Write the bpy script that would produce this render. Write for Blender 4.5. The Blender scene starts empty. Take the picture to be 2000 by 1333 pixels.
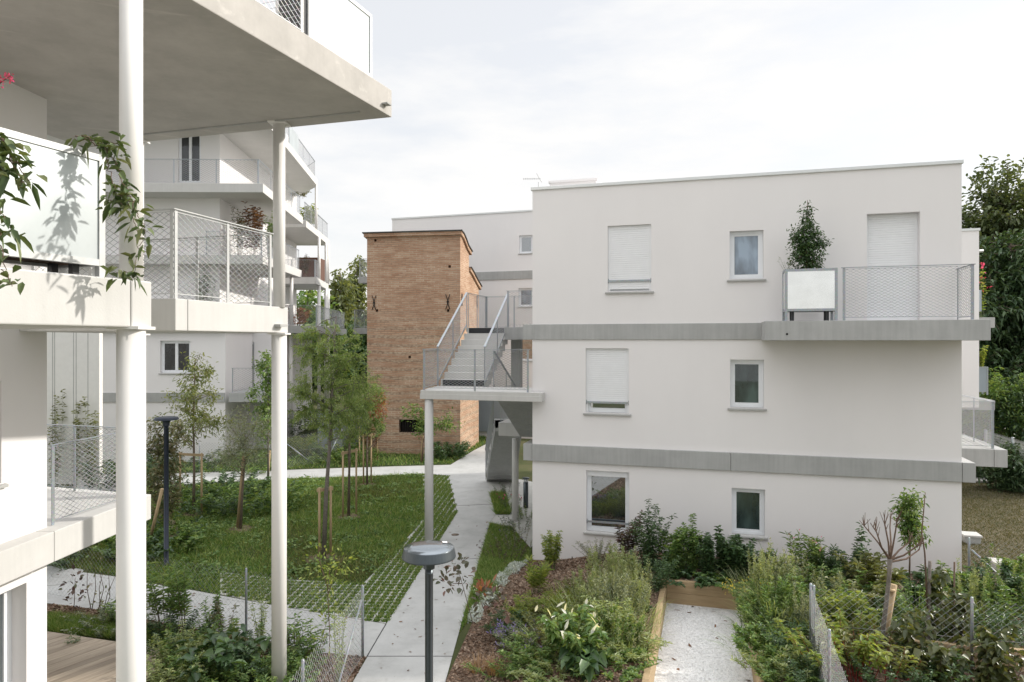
import bpy, math, random
import numpy as np
from mathutils import Vector

# ------------------------------------------------------------------ camera, sky, sun
random.seed(7)
RNG = np.random.default_rng(11)
SC = bpy.context.scene
COL = SC.collection
CAMZ, F = 5.16, 1333.0
cam = bpy.data.cameras.new("camera")
cam.sensor_width = 36.0
cam.lens = 24.0
cam.clip_start = 0.05
cam.clip_end = 3000
cam_ob = bpy.data.objects.new("camera", cam)
cam_ob.location = (0, 0, CAMZ)
cam_ob.rotation_euler = (math.radians(90), 0, 0)
COL.objects.link(cam_ob)
SC.camera = cam_ob

SUN_AZ = math.radians(12.0)      # measured from +X towards +Y
SUN_EL = math.radians(27.0)
SUN_STRENGTH = 3.0
SKY_STRENGTH = 0.15
SC.view_settings.view_transform = 'Standard'
SC.view_settings.look = 'None'
SC.view_settings.gamma = 1.0
SC.view_settings.exposure = 0.44

sun = bpy.data.lights.new("sun", 'SUN')
sun.energy = SUN_STRENGTH
sun.angle = math.radians(1.6)
sun.color = (1.0, 0.945, 0.86)
sun_ob = bpy.data.objects.new("sun", sun)
sdir = Vector((math.cos(SUN_EL) * math.cos(SUN_AZ), math.cos(SUN_EL) * math.sin(SUN_AZ), math.sin(SUN_EL)))
sun_ob.rotation_euler = (-sdir).to_track_quat('-Z', 'Y').to_euler()
sun_ob.location = (30, 10, 40)
COL.objects.link(sun_ob)

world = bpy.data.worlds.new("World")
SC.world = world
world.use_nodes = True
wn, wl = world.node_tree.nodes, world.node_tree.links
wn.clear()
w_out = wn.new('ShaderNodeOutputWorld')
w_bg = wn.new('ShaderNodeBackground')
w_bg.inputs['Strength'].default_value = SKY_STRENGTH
sky = wn.new('ShaderNodeTexSky')
sky.sky_type = 'NISHITA'
sky.sun_disc = False
sky.sun_elevation = SUN_EL
sky.sun_rotation = math.pi / 2 - SUN_AZ
sky.air_density = 1.0
sky.dust_density = 2.5
sky.ozone_density = 1.0
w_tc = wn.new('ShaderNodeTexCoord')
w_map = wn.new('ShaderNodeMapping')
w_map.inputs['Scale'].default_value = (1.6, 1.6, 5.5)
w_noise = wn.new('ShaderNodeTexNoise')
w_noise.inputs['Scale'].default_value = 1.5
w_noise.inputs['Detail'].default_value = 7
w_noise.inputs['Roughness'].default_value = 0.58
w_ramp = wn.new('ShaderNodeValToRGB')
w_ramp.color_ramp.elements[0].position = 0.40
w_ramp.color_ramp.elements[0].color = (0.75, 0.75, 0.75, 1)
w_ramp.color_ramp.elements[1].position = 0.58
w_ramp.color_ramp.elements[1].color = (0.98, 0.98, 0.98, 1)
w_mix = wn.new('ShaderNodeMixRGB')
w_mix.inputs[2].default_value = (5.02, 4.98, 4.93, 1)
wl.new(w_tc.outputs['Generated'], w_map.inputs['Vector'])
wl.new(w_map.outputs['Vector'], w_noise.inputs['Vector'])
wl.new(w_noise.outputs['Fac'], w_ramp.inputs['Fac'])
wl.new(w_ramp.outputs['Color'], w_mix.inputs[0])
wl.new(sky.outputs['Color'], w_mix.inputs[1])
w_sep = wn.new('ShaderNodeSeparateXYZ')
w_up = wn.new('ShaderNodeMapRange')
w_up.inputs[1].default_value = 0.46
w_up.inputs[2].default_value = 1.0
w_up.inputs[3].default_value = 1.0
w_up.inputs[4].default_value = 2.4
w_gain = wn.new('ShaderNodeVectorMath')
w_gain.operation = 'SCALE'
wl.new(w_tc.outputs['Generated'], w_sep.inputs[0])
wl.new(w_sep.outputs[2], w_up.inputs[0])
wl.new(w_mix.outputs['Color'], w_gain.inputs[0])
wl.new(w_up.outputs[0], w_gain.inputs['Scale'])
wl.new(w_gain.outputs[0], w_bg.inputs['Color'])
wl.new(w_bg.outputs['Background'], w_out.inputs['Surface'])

# ------------------------------------------------------------------ helpers: space
def at(px, py, Y):
    """point at depth Y seen in the photograph at (px, py)"""
    return Vector(((px - 1000) * Y / F, Y, CAMZ - (py - 666.5) * Y / F))

def gr(px, py, z=0.0):
    """point on the level z seen at (px, py)"""
    Y = (CAMZ - z) * F / (py - 666.5)
    return Vector(((px - 1000) * Y / F, Y, z))

class Frame:
    def __init__(s, O, ang):
        a = math.radians(ang)
        s.O = O
        s.u = (math.cos(a), math.sin(a))
        s.n = (-math.sin(a), math.cos(a))
    def p(s, a, b, z=0.0):
        return Vector((s.O[0] + a * s.u[0] + b * s.n[0], s.O[1] + a * s.u[1] + b * s.n[1], z))
    def a(s, px, b=0.0):
        k = (px - 1000) / F
        x0 = s.O[0] + b * s.n[0]
        y0 = s.O[1] + b * s.n[1]
        return (k * y0 - x0) / (s.u[0] - k * s.u[1])
    def z(s, px, py, b=0.0):
        Y = s.p(s.a(px, b), b).y
        return CAMZ - (py - 666.5) * Y / F

WF = Frame((0, 0), 0)

# ------------------------------------------------------------------ helpers: objects
ORG = {}
def tag(o, label=None, cat=None, group=None, kind=None):
    if label: o['label'] = label
    if cat: o['category'] = cat
    if group: o['group'] = group
    if kind: o['kind'] = kind
    return o

def thing(name, label, cat, loc=(0, 0, 0), group=None):
    o = bpy.data.objects.new(name, None)
    o.empty_display_size = 0.2
    o.location = loc
    COL.objects.link(o)
    ORG[o] = Vector(loc)
    return tag(o, label, cat, group)

def link(name, me, mat, parent=None, org=None):
    o = bpy.data.objects.new(name, me)
    if mat is not None:
        me.materials.append(mat)
    COL.objects.link(o)
    if parent is not None:
        o.parent = parent
        ORG[o] = ORG[parent]
    else:
        o.location = org or (0, 0, 0)
        ORG[o] = Vector(org or (0, 0, 0))
    return o

def np_mesh(name, V, Q, smooth=False):
    """V (n,3), Q (m,k) all faces with k corners"""
    me = bpy.data.meshes.new(name)
    V = np.ascontiguousarray(V, dtype=np.float32)
    Q = np.ascontiguousarray(Q, dtype=np.int32)
    m, k = Q.shape
    me.vertices.add(len(V))
    me.vertices.foreach_set('co', V.ravel())
    me.loops.add(m * k)
    me.loops.foreach_set('vertex_index', Q.ravel())
    me.polygons.add(m)
    me.polygons.foreach_set('loop_start', np.arange(0, m * k, k, dtype=np.int32))
    if smooth:
        me.polygons.foreach_set('use_smooth', np.ones(m, dtype=bool))
    me.update(calc_edges=True)
    return me

class MB:
    def __init__(s):
        s.V, s.F, s.S = [], [], []
    def add(s, V, Fc, smooth=False):
        n = len(s.V)
        s.V.extend([tuple(v) for v in V])
        s.F.extend([tuple(i + n for i in f) for f in Fc])
        s.S.extend([smooth] * len(Fc))
        return s
    def hexa(s, c):
        return s.add(c, [(0, 3, 2, 1), (4, 5, 6, 7), (0, 1, 5, 4), (1, 2, 6, 5), (2, 3, 7, 6), (3, 0, 4, 7)])
    def fbox(s, fr, a0, a1, b0, b1, z0, z1):
        return s.hexa([fr.p(a0, b0, z0), fr.p(a1, b0, z0), fr.p(a1, b1, z0), fr.p(a0, b1, z0),
                       fr.p(a0, b0, z1), fr.p(a1, b0, z1), fr.p(a1, b1, z1), fr.p(a0, b1, z1)])
    def box(s, x0, x1, y0, y1, z0, z1):
        return s.fbox(WF, x0, x1, y0, y1, z0, z1)
    def prism(s, poly, z0, z1):
        n = len(poly)
        ar = sum(poly[i][0] * poly[(i + 1) % n][1] - poly[(i + 1) % n][0] * poly[i][1] for i in range(n))
        if ar < 0: poly = poly[::-1]
        V = [(p[0], p[1], z0) for p in poly] + [(p[0], p[1], z1) for p in poly]
        Fc = [tuple(range(n - 1, -1, -1)), tuple(range(n, 2 * n))]
        Fc += [(i, (i + 1) % n, n + (i + 1) % n, n + i) for i in range(n)]
        return s.add(V, Fc)
    def sheet(s, poly, z):
        n = len(poly)
        ar = sum(poly[i][0] * poly[(i + 1) % n][1] - poly[(i + 1) % n][0] * poly[i][1] for i in range(n))
        if ar < 0: poly = poly[::-1]
        return s.add([(p[0], p[1], z) for p in poly], [tuple(range(n))])
    def tube(s, pts, rad, n=8, cap=True, smooth=True):
        pts = [Vector(p) for p in pts]
        if not hasattr(rad, '__len__'): rad = [rad] * len(pts)
        V, Fc = [], []
        prev = None
        for i, p in enumerate(pts):
            d = (pts[min(i + 1, len(pts) - 1)] - pts[max(i - 1, 0)])
            if d.length < 1e-9: d = Vector((0, 0, 1))
            d.normalize()
            if prev is None:
                x = d.cross(Vector((0, 0, 1)))
                if x.length < 0.05: x = d.cross(Vector((0, 1, 0)))
            else:
                x = prev - d * prev.dot(d)
            x.normalize()
            prev = x
            y = d.cross(x)
            for k in range(n):
                t = 2 * math.pi * k / n
                V.append(p + (x * math.cos(t) + y * math.sin(t)) * rad[i])
        for i in range(len(pts) - 1):
            for k in range(n):
                k2 = (k + 1) % n
                Fc.append((i * n + k, i * n + k2, (i + 1) * n + k2, (i + 1) * n + k))
        s.add(V, Fc, smooth)
        if cap:
            L = (len(pts) - 1) * n
            m = len(s.V) - len(V)
            s.F.append(tuple(m + k for k in range(n - 1, -1, -1)))
            s.F.append(tuple(m + L + k for k in range(n)))
            s.S += [False, False]
        return s
    def bar(s, p, q, w, h, up=(0, 0, 1)):
        """rectangular bar from p to q: w across, h along up"""
        p, q = Vector(p), Vector(q)
        d = (q - p).normalized()
        upv = Vector(up)
        x = d.cross(upv)
        if x.length < 0.01: x = Vector((1, 0, 0))
        x.normalize()
        y = x.cross(d).normalized()
        x, y = x * w / 2, y * h / 2
        c = [p - x - y, p + x - y, p + x + y, p - x + y]
        c2 = [q - x - y, q + x - y, q + x + y, q - x + y]
        return s.hexa([c[0], c[1], c[2], c[3], c2[0], c2[1], c2[2], c2[3]])
    def post(s, p, z0, z1, d, w, t):
        """flat upright; d = horizontal direction its width runs along"""
        d = Vector((d[0], d[1], 0)).normalized()
        e = Vector((-d.y, d.x, 0))
        c = [Vector((p[0], p[1], 0)) + d * sx * w / 2 + e * sy * t / 2 for sx, sy in ((-1, -1), (1, -1), (1, 1), (-1, 1))]
        return s.hexa([Vector((v.x, v.y, z0)) for v in c] + [Vector((v.x, v.y, z1)) for v in c])
    def lathe(s, c, prof, n=32, smooth=True):
        V, Fc = [], []
        for r, z in prof:
            for k in range(n):
                t = 2 * math.pi * k / n
                V.append((c[0] + r * math.cos(t), c[1] + r * math.sin(t), c[2] + z))
        for i in range(len(prof) - 1):
            for k in range(n):
                k2 = (k + 1) % n
                Fc.append((i * n + k, i * n + k2, (i + 1) * n + k2, (i + 1) * n + k))
        Fc.append(tuple(range(n - 1, -1, -1)))
        L = (len(prof) - 1) * n
        Fc.append(tuple(L + k for k in range(n)))
        return s.add(V, Fc, smooth)
    def build(s, name, mat, parent=None, org=None, bevel=0):
        o0 = ORG[parent] if parent is not None else Vector(org or (0, 0, 0))
        me = bpy.data.meshes.new(name)
        me.from_pydata([(v[0] - o0.x, v[1] - o0.y, v[2] - o0.z) for v in s.V], [], s.F)
        me.polygons.foreach_set('use_smooth', s.S)
        me.update()
        o = link(name, me, mat, parent, org)
        if bevel:
            b = o.modifiers.new('bevel', 'BEVEL')
            b.width = bevel
            b.segments = 2
            b.limit_method = 'ANGLE'
            b.angle_limit = math.radians(50)
        return o

# ------------------------------------------------------------------ materials
def new_mat(name):
    m = bpy.data.materials.new(name)
    m.use_nodes = True
    nt = m.node_tree
    b = nt.nodes['Principled BSDF']
    return m, nt.nodes, nt.links, b

def noise(n, l, scale, detail=5, vec=None, rough=0.6, dist=0.0):
    t = n.new('ShaderNodeTexNoise')
    t.inputs['Scale'].default_value = scale
    t.inputs['Detail'].default_value = detail
    t.inputs['Roughness'].default_value = rough
    t.inputs['Distortion'].default_value = dist
    if vec is not None: l.new(vec, t.inputs['Vector'])
    return t.outputs['Fac']

def ramp(n, l, fac, stops):
    r = n.new('ShaderNodeValToRGB')
    e = r.color_ramp.elements
    while len(e) < len(stops): e.new(0.5)
    for i, (p, c) in enumerate(stops):
        e[i].position = p
        e[i].color = (c[0], c[1], c[2], 1)
    l.new(fac, r.inputs['Fac'])
    return r.outputs['Color']

def coords(n, l, scale=(1, 1, 1), rot=(0, 0, 0)):
    g = n.new('ShaderNodeNewGeometry')
    m = n.new('ShaderNodeMapping')
    m.inputs['Scale'].default_value = scale
    src = g.outputs['Position']
    if any(rot):
        k = n.new('ShaderNodeMapping')
        k.inputs['Rotation'].default_value = rot
        l.new(src, k.inputs['Vector'])
        src = k.outputs['Vector']
    l.new(src, m.inputs['Vector'])
    return m.outputs['Vector']

def mixc(n, l, fac, a, b, mode='MIX'):
    m = n.new('ShaderNodeMixRGB')
    m.blend_type = mode
    for i, v in ((0, fac), (1, a), (2, b)):
        if hasattr(v, 'is_linked'): l.new(v, m.inputs[i])
        elif i == 0: m.inputs[0].default_value = v
        else: m.inputs[i].default_value = (v[0], v[1], v[2], 1)
    return m.outputs['Color']

def bump(n, l, b, h, strength, dist=0.02):
    k = n.new('ShaderNodeBump')
    k.inputs['Strength'].default_value = strength
    k.inputs['Distance'].default_value = dist
    l.new(h, k.inputs['Height'])
    l.new(k.outputs['Normal'], b.inputs['Normal'])

def plain(name, c, rough=0.5, metal=0.0, var=0.08, scale=6.0, spec=0.5, bmp=0.0):
    m, n, l, b = new_mat(name)
    v = coords(n, l)
    f = noise(n, l, scale, 5, v)
    lo = [x * (1 - var) for x in c]
    hi = [min(1, x * (1 + var)) for x in c]
    l.new(ramp(n, l, f, [(0.3, lo), (0.7, hi)]), b.inputs['Base Color'])
    b.inputs['Roughness'].default_value = rough
    b.inputs['Metallic'].default_value = metal
    b.inputs['Specular IOR Level'].default_value = spec
    if bmp: bump(n, l, b, noise(n, l, scale * 12, 3, v), bmp, 0.01)
    return m

def render_wall(name, c):
    m, n, l, b = new_mat(name)
    v = coords(n, l)
    big = noise(n, l, 0.55, 5, v)
    streak = noise(n, l, 1.0, 6, coords(n, l, (1.3, 1.3, 0.25)))
    base = ramp(n, l, big, [(0.3, [x * 0.945 for x in c]), (0.7, c)])
    base = mixc(n, l, 0.5, base, ramp(n, l, streak, [(0.35, [x * 0.965 for x in c]), (0.62, c)]))
    l.new(base, b.inputs['Base Color'])
    b.inputs['Roughness'].default_value = 0.9
    b.inputs['Specular IOR Level'].default_value = 0.2
    bump(n, l, b, noise(n, l, 140, 3, v), 0.25, 0.004)
    return m

def concrete(name, c, streaky=0.5, var=0.14, chalk=0.0):
    m, n, l, b = new_mat(name)
    v = coords(n, l)
    a = ramp(n, l, noise(n, l, 1.6, 8, v, 0.65), [(0.28, [x * (1 - var) for x in c]), (0.72, [x * (1 + var) for x in c])])
    s = noise(n, l, 1.0, 6, coords(n, l, (14, 14, 0.7)))
    s = ramp(n, l, s, [(0.35, [x * 0.86 for x in c]), (0.65, [x * 1.08 for x in c])])
    col = mixc(n, l, streaky, a, s)
    spots = noise(n, l, 9, 8, v, 0.7)
    col = mixc(n, l, ramp(n, l, spots, [(0.62, (0, 0, 0)), (0.72, (0.35, 0.35, 0.35))]), col, [x * 0.7 for x in c])
    if chalk:
        ck = noise(n, l, 1.0, 7, coords(n, l, (0.5, 2.6, 2.6), (0, 0, math.radians(-20))), 0.68, 0.8)
        ck = ramp(n, l, ck, [(0.60, (0, 0, 0)), (0.72, (chalk, chalk, chalk))])
        col = mixc(n, l, ck, col, [min(0.8, x * 1.5) for x in c])
    l.new(col, b.inputs['Base Color'])
    b.inputs['Roughness'].default_value = 0.85
    b.inputs['Specular IOR Level'].default_value = 0.25
    bump(n, l, b, noise(n, l, 60, 5, v), 0.2, 0.006)
    return m

def steel(name, c=(0.46, 0.48, 0.5), metal=0.6, rough=0.45):
    m, n, l, b = new_mat(name)
    v = coords(n, l)
    vo = n.new('ShaderNodeTexVoronoi')
    vo.inputs['Scale'].default_value = 55
    l.new(v, vo.inputs['Vector'])
    l.new(mixc(n, l, 0.25, c, mixc(n, l, 1.0, vo.outputs['Color'], c, 'MULTIPLY')), b.inputs['Base Color'])
    b.inputs['Metallic'].default_value = metal
    b.inputs['Roughness'].default_value = rough
    return m

def wood(name, c, c2, grain=(2, 40, 40), rot=0.0):
    m, n, l, b = new_mat(name)
    g = noise(n, l, 1.0, 6, coords(n, l, grain, (0, 0, rot)), 0.6, 0.6)
    r = n.new('ShaderNodeNewGeometry')
    base = ramp(n, l, g, [(0.3, c2), (0.7, c)])
    hs = n.new('ShaderNodeHueSaturation')
    mp = n.new('ShaderNodeMapRange')
    mp.inputs[3].default_value = 0.75
    mp.inputs[4].default_value = 1.2
    l.new(r.outputs['Random Per Island'], mp.inputs[0])
    l.new(mp.outputs[0], hs.inputs['Value'])
    l.new(base, hs.inputs['Color'])
    l.new(hs.outputs['Color'], b.inputs['Base Color'])
    b.inputs['Roughness'].default_value = 0.75
    bump(n, l, b, g, 0.3, 0.004)
    return m

def leaf(name, cols, trans=0.35, rough=0.45, spec=0.4):
    m, n, l, b = new_mat(name)
    g = n.new('ShaderNodeNewGeometry')
    k = len(cols)
    c = ramp(n, l, g.outputs['Random Per Island'], [((i + 0.5) / k, cols[i]) for i in range(k)])
    l.new(c, b.inputs['Base Color'])
    b.inputs['Roughness'].default_value = rough
    b.inputs['Specular IOR Level'].default_value = spec
    t = n.new('ShaderNodeBsdfTranslucent')
    tc = mixc(n, l, 1.0, c, (1.5, 1.35, 0.55), 'MULTIPLY')
    l.new(tc, t.inputs['Color'])
    mx = n.new('ShaderNodeMixShader')
    mx.inputs[0].default_value = trans
    out = n['Material Output']
    l.new(b.outputs[0], mx.inputs[1])
    l.new(t.outputs[0], mx.inputs[2])
    l.new(mx.outputs[0], out.inputs['Surface'])
    return m

def glass_dark(name, c, refl=0.3, rough=0.02):
    m, n, l, b = new_mat(name)
    gv_ = noise(n, l, 1.0, 3, coords(n, l, (3.2, 3.2, 1.1)), 0.5)
    l.new(ramp(n, l, gv_, [(0.38, [x * 0.55 for x in c]), (0.5, c), (0.62, [x * 1.7 for x in c])]), b.inputs['Base Color'])
    b.inputs['Roughness'].default_value = 0.25
    gl = n.new('ShaderNodeBsdfGlossy')
    gl.inputs['Roughness'].default_value = rough
    gl.inputs['Color'].default_value = (0.92, 0.96, 1, 1)
    lw = n.new('ShaderNodeLayerWeight')
    lw.inputs['Blend'].default_value = 0.22
    ma = n.new('ShaderNodeMath')
    ma.operation = 'ADD'
    ma.use_clamp = True
    ma.inputs[1].default_value = refl
    l.new(lw.outputs['Fresnel'], ma.inputs[0])
    mx = n.new('ShaderNodeMixShader')
    l.new(ma.outputs[0], mx.inputs[0])
    l.new(b.outputs[0], mx.inputs[1])
    l.new(gl.outputs[0], mx.inputs[2])
    l.new(mx.outputs[0], n['Material Output'].inputs['Surface'])
    return m

def ground_mat(name, stops, scale, bscale, bstr, bdist=0.02, voro=0, rough=0.95):
    m, n, l, b = new_mat(name)
    v = coords(n, l)
    f = noise(n, l, scale, 9, v, 0.7)
    col = ramp(n, l, f, stops)
    if voro:
        vo = n.new('ShaderNodeTexVoronoi')
        vo.inputs['Scale'].default_value = voro
        l.new(v, vo.inputs['Vector'])
        bw = n.new('ShaderNodeSeparateColor')
        l.new(vo.outputs['Color'], bw.inputs[0])
        lo, hi = stops[0][1], stops[-1][1]
        col = mixc(n, l, 0.65, col, ramp(n, l, bw.outputs[0], [(0.1, lo), (0.9, hi)]))
        bump(n, l, b, vo.outputs['Distance'], bstr, bdist)
    else:
        bump(n, l, b, noise(n, l, bscale, 5, v), bstr, bdist)
    l.new(col, b.inputs['Base Color'])
    b.inputs['Roughness'].default_value = rough
    b.inputs['Specular IOR Level'].default_value = 0.15
    return m

def brick_mat():
    m, n, l, b = new_mat('brick')
    v = coords(n, l, (1, 1, 1), (0, 0, math.radians(9.2)))
    sp = n.new('ShaderNodeSeparateXYZ')
    l.new(v, sp.inputs[0])
    ad = n.new('ShaderNodeMath')
    l.new(sp.outputs[0], ad.inputs[0])
    l.new(sp.outputs[1], ad.inputs[1])
    wob = n.new('ShaderNodeMath')
    wob.operation = 'MULTIPLY_ADD'
    l.new(noise(n, l, 2.0, 4, v), wob.inputs[0])
    wob.inputs[1].default_value = 0.05
    l.new(sp.outputs[2], wob.inputs[2])
    cb = n.new('ShaderNodeCombineXYZ')
    l.new(ad.outputs[0], cb.inputs[0])
    l.new(wob.outputs[0], cb.inputs[1])
    br = n.new('ShaderNodeTexBrick')
    br.inputs['Scale'].default_value = 1.0
    br.inputs['Brick Width'].default_value = 0.34
    br.inputs['Row Height'].default_value = 0.085
    br.inputs['Mortar Size'].default_value = 0.013
    br.inputs['Mortar Smooth'].default_value = 0.4
    br.inputs['Bias'].default_value = -0.1
    br.inputs['Color1'].default_value = (0.41, 0.24, 0.155, 1)
    br.inputs['Color2'].default_value = (0.51, 0.345, 0.24, 1)
    mo = noise(n, l, 1.3, 6, coords(n, l, (0.5, 0.5, 1.6)), 0.7)
    l.new(ramp(n, l, mo, [(0.42, (0.29, 0.21, 0.15)), (0.58, (0.58, 0.48, 0.37))]), br.inputs['Mortar'])
    l.new(cb.outputs[0], br.inputs['Vector'])
    patch = noise(n, l, 0.9, 7, v, 0.7)
    tint = ramp(n, l, patch, [(0.3, (0.90, 0.86, 0.84)), (0.52, (1.0, 1.0, 1.0)), (0.74, (1.08, 1.14, 1.2))])
    c = mixc(n, l, 1.0, br.outputs['Color'], tint, 'MULTIPLY')
    # courses of pebble and rubble through the lower half
    band = n.new('ShaderNodeTexWave')
    band.bands_direction = 'Z'
    band.inputs['Scale'].default_value = 0.85
    band.inputs['Distortion'].default_value = 3.2
    band.inputs['Detail'].default_value = 4
    l.new(coords(n, l, (0.6, 0.6, 1.0)), band.inputs['Vector'])
    hz = n.new('ShaderNodeMapRange')
    hz.inputs[1].default_value = 6.9
    hz.inputs[2].default_value = 5.6
    l.new(sp.outputs[2], hz.inputs[0])
    bm = n.new('ShaderNodeMath')
    bm.operation = 'MULTIPLY'
    l.new(ramp(n, l, band.outputs['Fac'], [(0.62, (0, 0, 0)), (0.8, (0.7, 0.7, 0.7))]), bm.inputs[0])
    l.new(hz.outputs[0], bm.inputs[1])
    vo = n.new('ShaderNodeTexVoronoi')
    vo.inputs['Scale'].default_value = 9
    l.new(coords(n, l, (0.8, 0.8, 1.6)), vo.inputs['Vector'])
    rub = ramp(n, l, vo.outputs['Distance'], [(0.1, (0.50, 0.42, 0.32)), (0.45, (0.42, 0.33, 0.24)), (0.7, (0.25, 0.18, 0.13))])
    c = mixc(n, l, bm.outputs[0], c, rub)
    dirt = noise(n, l, 5, 9, v, 0.8)
    c = mixc(n, l, ramp(n, l, dirt, [(0.60, (0, 0, 0)), (0.74, (0.5, 0.5, 0.5))]), c, (0.2, 0.12, 0.08))
    l.new(c, b.inputs['Base Color'])
    b.inputs['Roughness'].default_value = 0.92
    b.inputs['Specular IOR Level'].default_value = 0.15
    inv = n.new('ShaderNodeMath')
    inv.operation = 'SUBTRACT'
    inv.inputs[0].default_value = 1
    l.new(br.outputs['Fac'], inv.inputs[1])
    bump(n, l, b, inv.outputs[0], 0.7, 0.015)
    return m

M = {}
M['wall'] = render_wall('render_white', (0.81, 0.79, 0.79))
M['wall2'] = render_wall('render_far', (0.80, 0.784, 0.785))
M['panel'] = plain('white_cladding', (0.74, 0.725, 0.70), 0.6, var=0.03)
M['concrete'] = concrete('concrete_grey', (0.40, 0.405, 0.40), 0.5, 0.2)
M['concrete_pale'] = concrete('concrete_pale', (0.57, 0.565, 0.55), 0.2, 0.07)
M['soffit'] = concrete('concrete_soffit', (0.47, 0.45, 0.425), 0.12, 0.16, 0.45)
M['column'] = plain('column_white', (0.80, 0.785, 0.765), 0.45, var=0.025, scale=3)
M['steel'] = steel('galvanised_steel', (0.42, 0.45, 0.48))
M['wire_dark'] = steel('fence_wire', (0.46, 0.47, 0.47), 0.3, 0.5)
M['wire'] = steel('steel_wire', (0.43, 0.44, 0.45), 0.4, 0.45)
M['steel_pale'] = plain('pale_zinc', (0.50, 0.51, 0.51), 0.5, 0.25, 0.08, 9)
M['sheet'] = plain('white_sheet', (0.46, 0.50, 0.515), 0.32, 0.3, 0.10, 1.3)
M['mirror_sheet'] = plain('polished_sheet', (0.88, 0.89, 0.88), 0.22, 0.85, 0.06, 2.5, bmp=0.03)
M['sheet_grey'] = plain('blue_grey_sheet', (0.33, 0.38, 0.42), 0.4, 0.2, 0.04, 2)
M['dark'] = plain('dark_metal', (0.035, 0.037, 0.04), 0.45, 0.3, 0.1)
M['lamp'] = plain('lamp_metal', (0.085, 0.10, 0.112), 0.33, 0.6, 0.06, 14)
M['navy'] = plain('lamp_navy', (0.022, 0.03, 0.05), 0.4, 0.2, 0.1)
M['lens'] = plain('lamp_top', (0.24, 0.27, 0.30), 0.10, 0.6, 0.06, 5)
M['rubber'] = plain('black_rubber', (0.02, 0.022, 0.025), 0.7)
M['pvc'] = plain('white_pvc', (0.80, 0.82, 0.85), 0.35, var=0.02)
M['shutter'] = plain('white_shutter', (0.80, 0.81, 0.83), 0.45, var=0.02)
M['sill'] = concrete('sill_concrete', (0.42, 0.42, 0.41), 0.2)
M['glass'] = glass_dark('window_glass', (0.012, 0.018, 0.018), 0.30)
M['glass_far'] = glass_dark('window_glass_far', (0.02, 0.022, 0.024), 0.02)
M['glass_green'] = glass_dark('window_glass_green', (0.04, 0.062, 0.06), 0.05)
M['glass_blue'] = glass_dark('window_blind_blue', (0.17, 0.22, 0.28), 0.06, 0.15)
M['coping'] = plain('coping_zinc', (0.70, 0.72, 0.72), 0.4, 0.3, 0.03)
M['wood'] = wood('stake_wood', (0.45, 0.335, 0.20), (0.33, 0.235, 0.13), (30, 30, 2))
M['timber'] = wood('timber_edging', (0.50, 0.375, 0.225), (0.38, 0.27, 0.15), (2.5, 30, 30), math.radians(16))
M['deck'] = wood('deck_boards', (0.44, 0.37, 0.29), (0.29, 0.235, 0.18), (2.0, 22, 20), math.radians(-56))
M['screen'] = wood('screen_brown', (0.16, 0.075, 0.05), (0.09, 0.045, 0.03), (20, 20, 1))
M['bark'] = plain('bark_brown', (0.16, 0.125, 0.095), 0.9, var=0.35, scale=18, bmp=0.4)
M['bark_grey'] = plain('bark_grey', (0.165, 0.145, 0.125), 0.9, var=0.3, scale=22, bmp=0.4)
M['twig'] = plain('twig_brown', (0.13, 0.085, 0.06), 0.85, var=0.3, scale=20)
M['redstem'] = plain('red_stem', (0.30, 0.045, 0.035), 0.6, var=0.3, scale=20)
M['greenstem'] = plain('green_stem', (0.12, 0.15, 0.06), 0.8, var=0.3, scale=20)
M['brick'] = brick_mat()
M['tile'] = plain('roof_edge', (0.055, 0.055, 0.052), 0.6, var=0.2)
M['iron'] = plain('iron_black', (0.012, 0.012, 0.012), 0.6, 0.3)
M['void'] = plain('deep_hole', (0.008, 0.006, 0.005), 1.0, var=0.1)
M['path'] = ground_mat('path_concrete', [(0.25, (0.37, 0.375, 0.37)), (0.5, (0.44, 0.445, 0.44)), (0.75, (0.49, 0.495, 0.49))], 1.6, 90, 0.12, 0.006)
pn, pk = M['path'].node_tree.nodes, M['path'].node_tree.links
pb_ = pn['Principled BSDF']
pc = pb_.inputs['Base Color'].links[0].from_socket
f1 = ramp(pn, pk, noise(pn, pk, 2.2, 9, coords(pn, pk), 0.72), [(0.54, (0, 0, 0)), (0.70, (0.42, 0.42, 0.42))])
pc2 = mixc(pn, pk, f1, pc, (0.27, 0.265, 0.25))
f2 = ramp(pn, pk, noise(pn, pk, 26, 3, coords(pn, pk), 0.5), [(0.70, (0, 0, 0)), (0.76, (0.6, 0.6, 0.6))])
pk.new(mixc(pn, pk, f2, pc2, (0.22, 0.20, 0.17)), pb_.inputs['Base Color'])
M['paver'] = ground_mat('paver_concrete', [(0.25, (0.40, 0.40, 0.38)), (0.75, (0.52, 0.52, 0.50))], 3, 60, 0.2, 0.006)
M['earth'] = ground_mat('earth_ground', [(0.25, (0.050, 0.065, 0.026)), (0.5, (0.075, 0.085, 0.035)), (0.75, (0.14, 0.115, 0.07))], 0.5, 30, 0.5)
M['lawn'] = ground_mat('lawn_soil', [(0.25, (0.028, 0.048, 0.014)), (0.55, (0.045, 0.070, 0.022)), (0.8, (0.10, 0.105, 0.045))], 0.7, 40, 0.6)
M['dry'] = ground_mat('dry_lawn', [(0.25, (0.085, 0.08, 0.048)), (0.5, (0.125, 0.11, 0.072)), (0.8, (0.17, 0.145, 0.10))], 0.9, 50, 0.6)
M['mulch'] = ground_mat('mulch_ground', [(0.2, (0.075, 0.048, 0.034)), (0.5, (0.16, 0.11, 0.08)), (0.8, (0.27, 0.20, 0.15))], 4, 60, 0.8, 0.03, 45)
M['soil'] = ground_mat('bare_soil', [(0.25, (0.10, 0.075, 0.05)), (0.75, (0.20, 0.155, 0.11))], 6, 40, 0.6)
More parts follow.
